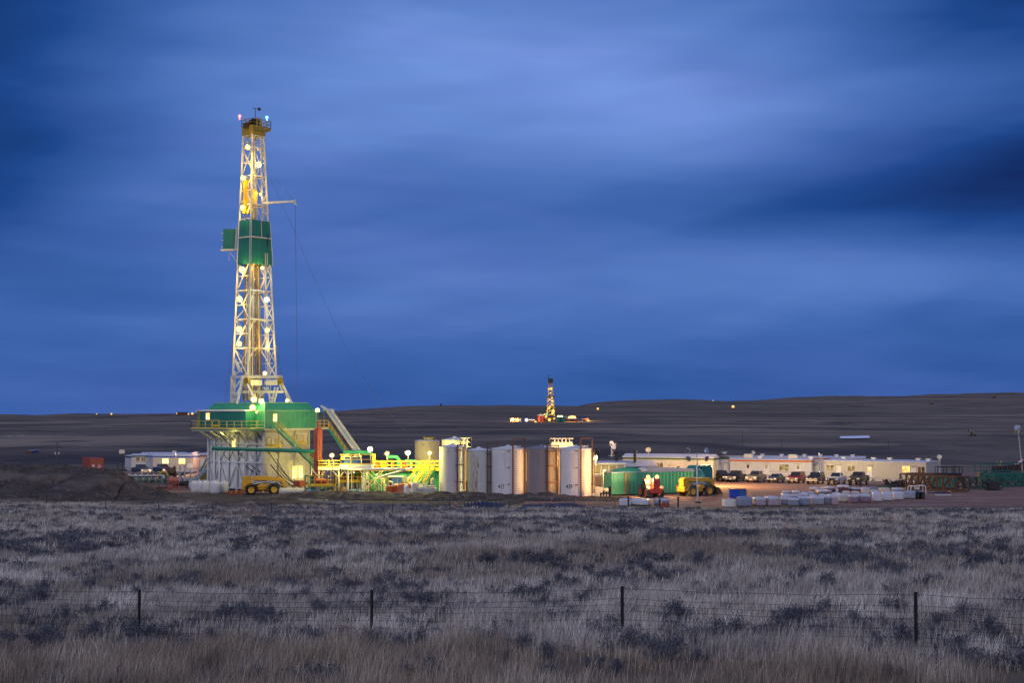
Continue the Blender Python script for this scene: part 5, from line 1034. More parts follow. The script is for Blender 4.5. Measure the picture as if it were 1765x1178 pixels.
t, L, w, r = house('green_container', 'long pale green ribbed tank container behind the loaders', 'container', pG(1054, 206), pG(1195, 213), 2.6, ZY(814.5, 209), mat('mint_green_paint', (.05, .29, .18), .5, var=.1, dirt=((.1, .17, .1), .3)), m_blueroof, .2, 0, None, .62, .06)
m = MB(); hh = ZY(814.5, 209); m.lathe([(2.6, hh + .1), (2.2, hh + .42), (1.2, hh + .62), (.001, hh + .68)], (3.3, 1.2, 0), 24); m.v = [(x, 1.2 + (y - 1.2) * .45, z) for x, y, z in m.v]; m.build('domed_hatch', m_greenL, t)
m = MB()
for x in (2.15, 2.75): m.bar((x, -.12, .2), (x, -.12, 3.3), .06)
[m.bar((2.15, -.12, .4 + k * .3), (2.75, -.12, .4 + k * .3), .04) for k in range(10)]; m.build('ladder', m_orange, t)
m = MB(); m.prism([(6.2, hh), (L + .05, hh), (L + .05, hh + .35), (7.2, hh + .75), (6.4, hh + .55)], .2, 2.6); m.build('roof_hood', m_blueroof, t)
m = MB(); m.tube((7.0, .6, hh + .5), (7.0, .6, hh + 1.0), .2, n=10); m.tube((9.0, .6, hh + .3), (9.0, .6, hh + .8), .12, n=8); m.bar((7.6, .6, hh + .6), (8.6, .6, hh + .65), .25); m.build('vent', m_olive, t)
t, L, w, r = house('generator_house', 'green generator house with bluish roof and small lit window', 'generator house', pG(1027, 228), pG(1131, 231), 5, ZY(804.5, 229), m_green, m_blueroof, .3, .9)
hh = ZY(804.5, 229)
m = MB(); m.box(8.55, 9.1, -.08, -.04, hh - 1.5, hh - .7); m.build('window', e_winy, t); m = MB(); m.box(9.2, 9.7, -.08, -.04, hh - 1.5, hh - .75); m.build('shutter', m_grey, t); m = MB(); m.box(4.4, 5.2, -.08, -.04, hh - 2.1, hh - .8); m.build('lit_opening', e_winy, t)
for px_, pyt in ((1030, 777), (1062, 778), (1094, 777)):
    t_ = thing('exhaust_stack', {1030: 'dark exhaust stack nearest the last tank', 1062: 'middle dark exhaust stack left of the small dish', 1094: 'dark exhaust stack on the right of the generator roof'}[px_], 'exhaust stack', (PX(px_, 231.5), 231.5, hh + .5), 0, 'generator exhaust stacks'); z = ZY(pyt, 231.5) - hh - .5
    m = MB(); m.tube((0, 0, -.2), (0, 0, z * .85), .26, n=12); m.tube((0, 0, z * .85), (0, 0, z), .34, .38, n=12); m.build('pipe', m_dark, t_); m = MB(); m.tube((0, 0, -.25), (0, 0, .1), .42, n=12); m.build('collar', m_greenL, t_)
# framed skid houses in front of it
def framed(px0, px1, pyt, pyb, Y, dep, label):
    x0, x1 = PX(px0, Y), PX(px1, Y); z0, z1 = max(.15, ZY(pyb, Y)), ZY(pyt, Y); t = thing('control_cabin', label, 'cabin', (x0, Y, 0)); L = x1 - x0; m = MB(); m.box(0, L, 0, dep, z0, z1); m.build('wall', m_tan, t)
    m = MB(); n = 2 if L < 3.5 else 4
    for k in range(n + 1): m.box(L * k / n - .09, L * k / n + .09, -.1, -.01, z0, z1)
    for z in (z0 + .08, z1 - .08): m.box(-.09, L + .09, -.12, -.012, z - .09, z + .09)
    m.build('frame', m_white, t); m = MB(); m.box(-.2, L + .2, -.3, dep + .2, z1, z1 + .2); m.build('roof', m_white, t)
    m = MB()
    for k in range(n):
        if k % 2 == 0 or n == 2: m.box(L * (k + .2) / n, L * (k + .8) / n, -.05, -.014, z0 + (z1 - z0) * .2, z1 - .3)
    m.build('louvre', mat('tan_louvre', (.33, .27, .17), .6) if 'tan_louvre' not in bpy.data.materials else bpy.data.materials['tan_louvre'], t); return t
m_tan = mat('tan_panel', (.38, .34, .28), .6, var=.1)
framed(1022, 1076, 801, 819, 215, 3, 'upper row of white framed tan cabins beside the last tank')
framed(1024, 1051, 820.5, 846, 209, 2.4, 'lower white framed cabin beside the last tank')
t = [o for o in bpy.data.objects if o.get('label', '').startswith('upper row')][0]; m = MB(); [m.box(x, x + .2, .2, 2.8, 0, ZY(819, 215)) for x in (.1, 1.6, 3.1, 4.4)]; m.build('support', m_grey, t)
for px_, Y, r_, tilt, lab in ((1053, 233, 1.05, .9, 'large white satellite dish facing left on a generator roof'), ):
    q = at(1054, 769, Y); t = thing('satellite_dish', lab, 'satellite dish', q - Vector((0, 0, 1.6))); m = MB(); m.lathe([(.001, 0), (.28, .035), (.55, .14), (.76, .27), (.78, .27), (.55, .11), (.28, .0), (.001, -.04)], n=24); Rm = Matrix.Translation((0, 0, 1.6)) @ Matrix.Rotation(math.radians(-22), 4, 'Y') @ Matrix.Rotation(math.radians(66), 4, 'X') @ Matrix.Rotation(0, 4, 'Z'); Rm = Matrix.Translation((0, 0, 1.6)) @ Matrix.Rotation(math.radians(50), 4, 'Z') @ Matrix.Rotation(math.radians(62), 4, 'X'); m.v = [tuple(Rm @ Vector(v)) for v in m.v]; m.build('dish', m_white, t)
    m = MB(); c = Rm @ Vector((0, 0, 0)); f = Rm @ Vector((0, -.1, .95)); m.bar(Rm @ Vector((0, -.65, .22)), f, .07); m.cbox(f, .25, .25, .2); m.build('feed_arm', m_grey, t); m = MB(); m.tube((0, 0, -.2), (0, 0, 1.5), .12, n=8); m.bar((-.5, 0, 0), (.5, 0, 0), .15); m.bar((0, 0, 0), (.5, 0, 1), .08); m.build('mast', m_grey, t)
    m = MB(); q2 = Rm @ Vector((0, 0, .1)); m.lathe([(.2, .055), (.001, .03)], n=16); m.v = [tuple(Rm @ (Vector(v) + Vector((0, .18, .04)))) for v in m.v]; m.build('emblem', m_blue, t)
def small_dish(px, py, Y, label, r=.46):
    q = at(px, py, Y); t = thing('satellite_dish', label, 'satellite dish', q - Vector((0, 0, r * 1.2)), random.uniform(-.5, .5)); m = MB(); m.lathe([(.001, 0), (r * .6, .07 * r), (r, .3 * r), (r * 1.02, .3 * r), (r * .6, .03 * r), (.001, -.04)], n=20); Rm = Matrix.Translation((0, 0, r * 1.2)) @ Matrix.Rotation(math.radians(75), 4, 'X'); m.v = [tuple(Rm @ Vector(v)) for v in m.v]; m.build('dish', m_cream, t); m = MB(); m.tube((0, .1, -.4), (0, .1, r * 1.1), .06, n=6); m.bar((0, -.1, r * .4), (0, -r * .9, r * .9), .05); m.build('mount', m_grey, t)
small_dish(1117.5, 776.5, 252, 'small cream satellite dish on the long green striped trailer')
# round-ended green tanks
t = thing('horizontal_tank', 'teal horizontal cylinder tank beside the light tower', 'tank', (PX(1178, 216), 216, 0), .12); m = MB(); z = 1.75; m.tube((-2.6, 0, z), (2.6, 0, z), 1.65, n=28); m.lathe([(1.65, 0), (1.2, .35), (.001, .5)], (2.6, 0, z), 28, axis='X'); m.lathe([(1.65, 0), (1.2, -.35), (.001, -.5)], (-2.6, 0, z), 28, axis='X'); m.build('shell', m_teal, t); m = MB(); [m.box(x - .15, x + .15, -1.2, 1.2, 0, .7) for x in (-1.8, 1.8)]; m.build('saddle', m_dark, t); m = MB(); m.tube((-1, 0, 3.3), (-1, 0, 3.9), .12, n=8); m.bar((-1, 0, 3.8), (-.7, 0, 3.8), .2); m.build('vent', m_teal, t)
t, L, w, r = house('green_tank', 'square teal green tank at the right end of the green tanks', 'tank', pG(1209, 219), pG(1227, 220.5), 3, ZY(807.5, 219), m_teal, m_teal, .2, 0, None, .45, .05); hh = ZY(807.5, 219); m = MB(); m.prism([(-1.2, hh - .6), (.2, hh - .6), (L, hh + .1), (L - .3, hh + .45), (-.2, hh + .35)], .2, 2.6); m.build('rounded_top', m_teal, t)

# ------------------------------------------------------------------ telehandlers
WH = {}
def wheel(r, w, mt, rim):
    k = (round(r, 3), round(w, 3), mt.name, rim.name)
    if k not in WH:
        m = MB(); m.lathe([(r * .62, -w / 2), (r * .93, -w / 2), (r, -w * .38), (r, w * .38), (r * .93, w / 2), (r * .62, w / 2), (r * .58, w * .3), (r * .58, -w * .3), (r * .62, -w / 2)], n=24, axis='Y', cap=False); n = 20
        if r > .55: [m.bar((r * .98 * math.cos(a), -w * .5, r * .98 * math.sin(a)), (r * .98 * math.cos(a + .12), 0, r * .98 * math.sin(a + .12)), .09, .07) for a in [2 * math.pi * q / n for q in range(n)]]
        o = m.build('tyre_mesh', mt); a = o.data; bpy.data.objects.remove(o)
        m = MB(); m.lathe([(r * .61, -w * .44), (r * .45, -w * .30), (r * .2, -w * .34), (.001, -w * .36)], n=18, axis='Y', cap=False); m.lathe([(r * .61, w * .44), (r * .45, w * .30), (r * .2, w * .34), (.001, w * .36)], n=18, axis='Y', cap=False); m.lathe([(r * .6, -w * .42), (r * .6, w * .42)], n=18, axis='Y', cap=False); o = m.build('rim_mesh', rim); b = o.data; bpy.data.objects.remove(o); WH[k] = (a, b)
    return WH[k]
def put_wheel(t, p, r, w, mt=None, rim=None, rz=0):
    a, b = wheel(r, w, mt or m_black, rim or m_chrome); o = link('wheel', a, t); o.location = p; o.rotation_euler = (0, 0, rz); q = link('rim', b, o); return o
m_mtyre = mat('muddy_tyre', (.10, .075, .055), .9, var=.3, scale=3)
def spot(p, aim, power, col, deg):
    d = bpy.data.lights.new('lamp_light', 'SPOT'); d.energy = power; d.color = col; d.shadow_soft_size = .25; d.spot_size = math.radians(deg); d.spot_blend = .6
    o = bpy.data.objects.new('lamp_light', d); COL.objects.link(o); o.location = p; o.rotation_euler = (Vector(aim) - Vector(p)).to_track_quat('-Z', 'Y').to_euler(); return o
def telehandler(label, loc, rz, paint, tyre, bucket, lit=False):
    t = thing('telehandler', label, 'telehandler', loc, rz, 'telehandlers on the pad')   # x forward, y left
    m = MB(); m.prism([(-2.6, .95), (-2.45, .55), (2.0, .55), (2.3, .9), (2.3, 1.1), (.8, 1.15), (-1.0, 1.2), (-2.6, 1.2)], -.62, .62); m.build('chassis', paint, t, bevel=.06)
    m = MB(); m.prism([(-3.1, .7), (-2.3, .7), (-2.2, 1.3), (-2.35, 1.5), (-3.05, 1.45)], -.80, .80); m.prism([(-3.0, 1.4), (-2.2, 1.4), (-2.0, 2.0), (-2.05, 2.72), (-2.6, 2.76), (-3.05, 2.5)], -.52, .42); m.prism([(-2.3, 1.2), (-1.2, 1.2), (-1.5, 1.9), (-2.2, 2.3)], -.42, .3); m.build('counterweight', paint, t, bevel=.07)
    m = MB(); m.bar((-2.5, -.1, 2.42), (2.5, -.1, 2.28), .55, .56); m.bar((2.3, -.1, 2.15), (3.0, -.1, 2.08), .42, .48); m.bar((2.9, -.1, 2.3), (3.25, -.1, 1.0), .4, .5); m.build('boom', paint, t, bevel=.04)
    m = MB(); m.tube((-1.6, -.45, 1.5), (.9, -.42, 1.95), .1, n=8); m.tube((2.6, .2, 1.9), (3.1, .2, 1.1), .08, n=8); m.bar((-1.2, -.1, 1.9), (1.8, -.1, 1.75), .2, .25); m.build('lift_cylinder', m_grey, t)
    m = MB(); m.prism([(-1.15, 1.2), (.55, 1.2), (.75, 1.75), (.35, 2.6), (-.95, 2.6), (-1.15, 1.9)], .28, 1.12); cb = m.build('cab', m_dark, t, bevel=.05); m = MB(); m.box(-1.0, .4, .26, 1.14, 2.6, 2.68); m.build('cab_roof', paint, cb)
    m = MB(); m.prism([(-1.0, 1.75), (.55, 1.75), (.28, 2.48), (-.88, 2.48)], 1.125, 1.15); m.add([(.76, .36, 1.78), (.76, 1.05, 1.78), (.40, 1.05, 2.5), (.40, .36, 2.5)], [(0, 1, 2, 3)]); m.build('cab_window', m_glass, cb)
    m = MB(); m.prism([(-.9, 1.1), (.5, 1.1), (.7, 1.35), (.5, 1.62), (-.3, 1.62), (-.9, 1.3)], -1.12, -.35); m.prism([(-.8, .75), (.4, .75), (.4, 1.1), (-.8, 1.1)], -1.0, -.5); m.build('engine_cover', paint, t, bevel=.06)
    for x in (-1.75, 1.55):
        for s in (-1, 1):
            m = MB(); pts = [(x + .92 * math.cos(a), .76 + .92 * math.sin(a)) for a in np.linspace(.15, math.pi - .15, 9)]; pts += [(x + .85 * math.cos(a), .76 + .85 * math.sin(a)) for a in np.linspace(math.pi - .15, .15, 9)]; m.prism(pts, s * .72, s * 1.22); m.build('fender', m_dark, t)
            put_wheel(t, (x, s * 1.02, .76), .76, .48, tyre, paint)
    m = MB(); m.box(3.1, 3.25, -.8, .8, .45, 1.35); m.build('carriage', paint if not bucket else m_dark, t)
    if bucket: m = MB(); m.prism([(3.25, .15), (4.3, .1), (4.35, .2), (3.55, .35), (3.4, 1.2), (3.25, 1.2)], -1.15, 1.15); m.prism([(3.25, .15), (4.3, .1), (3.6, 1.0), (3.3, 1.2)], -1.18, -1.1); m.prism([(3.25, .15), (4.3, .1), (3.6, 1.0), (3.3, 1.2)], 1.1, 1.18); m.build('bucket', m_brown, t)
    else:
        for s in (-.5, .5): m = MB(); m.prism([(3.25, .3), (4.4, .25), (4.4, .3), (3.33, .4), (3.33, 1.3), (3.25, 1.3)], s - .07, s + .07); m.build('fork', m_dark, t)
    for s in (-.7, .7):
        m = MB(); m.cbox((-3.13, s, 1.5), .06, .28, .18); m.build('tail_lamp', e_tail if lit else m_red, t)
    if lit:
        for s, y in ((0, -.55), (1, .75)):
            m = MB(); m.tube((-1.0, y, 2.9), (-1.24, y, 2.9), .22, .30, n=14); m.lathe([(.30, -1.24), (.2, -1.36), (.001, -1.4)], (0, y, 2.9), 14, axis='X'); m.bar((-1.0, y, 2.9), (-1.0, y, 2.4), .08); m.build('work_lamp', e_orange, t)
            Mw = Matrix.Translation(loc) @ Matrix.Rotation(rz, 4, 'Z'); plight(Mw @ Vector((-1.9, y, 2.95)), 2600, (1, .62, .25), .25); (spot(Mw @ Vector((-1.9, y, 2.95)), (48, 222, 0), 9000, ORNG, 60) if s else None); spot(Mw @ Vector((-1.6, y, 2.95)), (-40, 205, 3.2) if s == 0 else (-8, 196, .5), 3200 if s == 0 else 1500, ORNG, 52 if s == 0 else 95)
    return t
telehandler('clean yellow telehandler parked in front of the rig walls', G(453, 853), math.radians(14), m_mach, m_black, False)
telehandler('muddy yellow telehandler with bucket beside the four-headed light tower', G(1200, 855.5), math.radians(36), m_mach, m_mtyre, True)
telehandler('red telehandler with two blazing orange work lamps by the green container', G(1122, 857.5), math.radians(100), mat('machine_red', (.42, .05, .03), .5, dirt=((.2, .09, .06), .3)), m_mtyre, False, True)

# ------------------------------------------------------------------ light towers
def light_tower(label, base, zt, arm, heads, lean=0, lamp_r=.3):
    t = thing('light_tower', label, 'light tower', base, 0, 'unlit light towers'); m = MB(); top = Vector((lean, 0, zt)); m.tube((0, 0, 0), top * .5, .13, .1, n=10); m.tube(top * .5, top, .09, .06, n=8); m.build('pole', m_grey, t)
    m = MB(); m.bar(top + Vector((-arm, 0, 0)), top + Vector((arm, 0, 0)), .09)
    for dx, dz, f in heads: m.bar(top + Vector((dx, 0, 0)), top + Vector((dx, 0, dz)), .06)
    m.build('cross_arm', m_grey, t)
    for dx, dz, f in heads:
        m = MB(); c = top + Vector((dx, 0, dz)); fv = Vector(f).normalized(); m.tube(c - fv * .25, c + fv * .02, .14, lamp_r, 12); m.tube(c + fv * .02, c + fv * .08, lamp_r, lamp_r, 14); h = m.build('lamp_head', m_lampbody, t); m = MB(); m.tube(c + fv * .082, c + fv * .10, lamp_r * .9, n=14); m.build('lamp_glass', m_chrome, h)
    m = MB(); m.box(-.3, .3, -.25, .25, .0, .25); m.bar((-.5, 0, .08), (.5, 0, .08), .08); m.build('base', m_dark, t)
yl = G(1203, 866).y; k = yl / F
light_tower('nearer four-headed unlit light tower in front of the muddy telehandler', G(1203, 868), ZY(782, yl), 1.55, ((-1.15, .42, (-.8, -.6, -.25)), (1.3, .42, (.8, -.6, .1)), (-1.1, -.62, (-.5, -.7, -.45)), (1.25, -.62, (.6, -.7, -.35))), -.1, .40)
yl = 250; light_tower('tall thin light pole at the far right edge of the yard', (PX(1761, yl), yl, 0), ZY(741, yl), .35, ((-.25, .35, (-.8, -.5, .2)), (.25, .4, (.8, -.5, .3)), (-.15, -.4, (-.5, -.8, -.3)), (.2, -.5, (.6, -.7, -.2))), -.8, .42)
# ------------------------------------------------------------------ site trailers
m_tw = mat('trailer_white_siding', (.58, .57, .53), .5, var=.05, dirt=((.4, .37, .31), .2)); m_tb = mat('trailer_beige_siding', (.47, .43, .35), .55, var=.05, dirt=((.3, .26, .2), .25)); m_tg = mat('trailer_grey_siding', (.42, .42, .45), .55, var=.06, dirt=((.25, .24, .24), .25))
m_troof = mat('trailer_roof_sheet', (.55, .55, .58), .45, var=.08); m_droof = mat('dark_roof_felt', (.06, .06, .065), .85)
def trailer(label, pA, pB, dep, eave, wallm, z0=.75, stripe=None, wins=(), doors=(), vents=(), acs=(), skirt=True, grp='site trailers', roofm=None, cat='trailer', gable=.25, endwin=()):
    t, L, w, r = house('site_trailer', label, cat, pA, pB, dep, eave, wallm, roofm or m_troof, z0, gable, grp, .42, .022, .1)
    if stripe: m = MB(); m.box(-.02, L + .02, -.06, -.028, eave - .42, eave - .12); m.box(L + .028, L + .06, 0, dep, eave - .42, eave - .12); m.build('fascia_stripe', stripe, t)
    if skirt: m = MB(); m.box(0.05, L - .05, .1, .16, .02, z0); m.box(L - .16, L - .1, .1, dep - .1, .02, z0); m.build('skirting', m_tg, t)
    else:
        m = MB(); [m.box(x - .2, x + .2, .3, .7, 0, z0) for x in np.linspace(.6, L - .6, 5)]; m.build('block', m_dark, t)
    for u, wd, zc, hh, em in wins:
        x = u * L; m = MB()
        for a, b, c, d in ((-wd / 2 - .07, wd / 2 + .07, zc + hh / 2, zc + hh / 2 + .08), (-wd / 2 - .07, wd / 2 + .07, zc - hh / 2 - .08, zc - hh / 2), (-wd / 2 - .08, -wd / 2, zc - hh / 2, zc + hh / 2), (wd / 2, wd / 2 + .08, zc - hh / 2, zc + hh / 2), (-.03, .03, zc - hh / 2, zc + hh / 2)): m.box(x + a, x + b, -.08, -.02, c, d)
        f = m.build('window', m_white, t); m = MB(); m.box(x - wd / 2, x + wd / 2, -.055, -.03, zc - hh / 2, zc + hh / 2); m.build('pane', em, f)
    for u, em in doors:
        x = u * L; m = MB(); m.box(x - .48, x + .48, -.07, -.02, z0 + .08, z0 + 2.12); d = m.build('door', m_white, t)
        if em: m = MB(); m.box(x - .22, x + .22, -.09, -.072, z0 + 1.2, z0 + 1.85); m.build('door_window', em, d)
        m = MB(); m.box(x - .5, x + .5, -.5, -.08, z0 + 2.2, z0 + 2.28); m.build('canopy', wallm, t)
        m = MB(); [m.box(x - .55, x + .55, -.3 - .3 * k, -.02 - .3 * k, 0, z0 - .2 * k - .05) for k in range(3)]; m.build('step', m_grey, t)
    for u, v in vents:
        m = MB(); m.box(u * L - .3, u * L + .3, v * dep - .3, v * dep + .3, eave + .05, eave + .42); m.box(u * L - .42, u * L + .42, v * dep - .42, v * dep + .42, eave + .42, eave + .55); m.build('roof_vent', m_white, t)
    for u, v in acs:
        m = MB(); m.prism([(u * L - .9, eave + .05), (u * L + .9, eave + .05), (u * L + .8, eave + .75), (u * L + .4, eave + .9), (u * L - .8, eave + .9)], v * dep - .6, v * dep + .6); m.build('air_conditioner', m_cream, t, bevel=.05)
    return t, L
q = lambda px, Y: (PX(px, Y), Y)
# right-hand camp
eR = ZY(797.5, 245); t, L = trailer('long beige site trailer with lit yellow window at the right end', q(1420, 256), q(1594, 245), 7.0, eR, m_tb, .55, None, [(.055, 1.5, eR - 1.35, 1.0, e_dim), (.27, 1.4, eR - 1.35, 1.0, e_dim), (.81, 1.35, eR - 1.25, 1.05, e_win), (.955, 1.25, eR - 1.3, 1.05, e_dimr)], [(.145, None), (.455, e_win), (.88, None)], [(.42, .5), (.58, .5), (.86, .5), (.97, .4), (.12, .5)])
m = MB(); m.bar((L + .2, 5.8, .3), (L + .2, 5.8, eR + .6), .07); m.bar((L + .2, 6.3, .3), (L + .2, 6.3, eR + .6), .07); [m.bar((L + .2, 5.8, .5 + k * .33), (L + .2, 6.3, .5 + k * .33), .04) for k in range(11)]; m.build('ladder', m_white, t)
m = MB(); m.box(L + .03, L + .09, 1.6, 2.4, .7, 2.3); m.box(L + .03, L + .25, 4.2, 5.0, 1.7, 2.5); m.build('electric_box', m_grey, t)
eM = ZY(792.7, 258); t, L = trailer('white site trailer with orange roof stripe behind the parked pickups', q(1257, 261), q(1397, 256), 3.6, eM, m_tw, .7, m_orange, [(.67, 1.7, eM - 1.45, 1.1, e_dim)], [(.225, e_dimr), (.455, e_dim), (.84, e_dim)], [(.36, .4), (.98, .4)], [(.21, .6), (.76, .6)])
m = MB(); m.box(0, L, -.05, -.025, 1.25, 1.4); m.build('side_band', m_tg, t)
t, L = trailer('grey gabled end of a trailer between the orange striped and beige trailers', q(1397.5, 259), q(1420, 256), 14, ZY(795, 258), m_tg, .5, None, [], [(.38, None)], [], cat='trailer'); m = MB(); m.bar((L - .4, -.15, .4), (L - .4, -.15, 3.9), .07); m.bar((L - .9, -.15, .4), (L - .9, -.15, 3.9), .07); [m.bar((L - .4, -.15, .6 + .3 * k), (L - .9, -.15, .6 + .3 * k), .04) for k in range(11)]; m.build('ladder', m_grey, t)
eB = ZY(789, 276); trailer('long white roofed trailer with red fascia in the rear row', q(1293, 279), q(1490, 274), 4, eB, m_tw, .7, m_red, [], [], [(.1, .3), (.27, .3), (.47, .3), (.61, .3), (.75, .3), (.89, .3)])
eG = ZY(789, 250); t, L = trailer('long cream trailer with dark green fascia behind the green tanks', q(1073, 254), q(1228.5, 248), 4, eG, m_cream, .6, mat('olive_green_fascia', (.06, .12, .045), .6), [(.415, 1.2, eG - 1.5, 1.1, e_dim)], [(.555, e_dim)], [], gable=.55)
t, L = trailer('pale trailer block with dark roof left of the orange striped trailer', q(1231, 258), q(1255, 261), 6, ZY(789, 258), m_tg, .6, mat('dark_green_fascia', (.02, .07, .055), .6), [], [(.3, None), (.75, None)], [], roofm=m_droof)
trailer('dark roofed trailer in the back row right of the green fascia', q(1215, 282), q(1292, 285), 4, ZY(785, 282), m_tg, .6, None, [], [], [(.5, .4)], roofm=m_droof)
small_dish(1298, 781, 276, 'small cream satellite dish above the orange striped trailer', .40); small_dish(1619, 788.5, 252, 'round cream satellite dish on the beige trailer end', .42)
# left-hand camp
eL = ZY(786, 285); t, L = trailer('white trailer with dark green fascia and two dark windows', q(228, 296), q(256, 296), 3.6, ZY(785, 296), m_tw, .6, mat('green_fascia', (.03, .11, .06), .6), [(.42, .75, 2.35, .85, e_dimr), (.75, .75, 2.35, .85, e_dimr)], [])
t, L = trailer('grey end of a narrow cabin beside the dark-windowed trailer', q(217.5, 299), q(227.6, 296.5), 3.4, ZY(786, 298), m_tg, .5, mat('navy_fascia', (.02, .05, .09), .6), [], [])
eL = ZY(785.5, 290); t, L = trailer('beige trailer with blue fascia and two bright yellow windows', q(265.5, 290), q(335, 289), 3.6, eL, m_tb, .75, m_blue, [(.31, 1.3, eL - 1.15, 1.0, e_winy), (.72, 1.3, eL - 1.15, 1.05, e_winy)], [], [(.95, .5)], skirt=True)
m = MB(); m.box(.3, L - .3, -.06, -.026, 1.5, 1.62); m.build('side_band', m_grey, t); m = MB(); m.box(L * .85, L * .985, -.09, -.065, .9, 1.75); m.build('sign_board', m_white, t)
for k, s in enumerate(('OFFICE', )): pass
t, L = trailer('grey narrow trailer end left of the bright windowed trailer', q(256.5, 293.5), q(265, 292), 3.5, ZY(785.5, 292), m_tg, .7, m_blue, [(.5, .45, 2.3, 1.0, m_glass)], [])
t, L = trailer('long white roofed trailer behind the two left trailers', q(244, 304), q(318, 304), 3.8, ZY(782.5, 304), m_white, .6, None, [], [], [(.75, .4)])
t, L = trailer('salmon lit trailer with green fascia by the rig base', q(310, 301), q(364, 299), 3.6, ZY(784, 299), mat('trailer_salmon_lit_siding', (.62, .40, .31), .55, var=.05), .6, mat('brown_green_fascia', (.10, .09, .05), .6), [], [(.75, None)], [(.45, .4)])  # salmon tint of the sodium light put into the siding colour
t = thing('lift_mast', 'dark upright forklift mast left of the trailers', 'forklift mast', (PX(213, 293), 293, 0)); m = MB(); m.bar((0, 0, 0), (0, 0, 3.3), .2); m.bar((-.9, 0, 0), (-.9, 0, 2.0), .14); m.bar((-1.0, 0, .25), (.9, 0, .2), .35); m.build('frame', m_dark, t); m = MB(); m.cbox((-.1, 0, 4.0), 1.0, .8, .8); m.build('box', m_cream, t, bevel=.05); m = MB(); m.bar((0, 0, 3.3), (0, 0, 3.6), .2); m.build('post', m_dark, t)

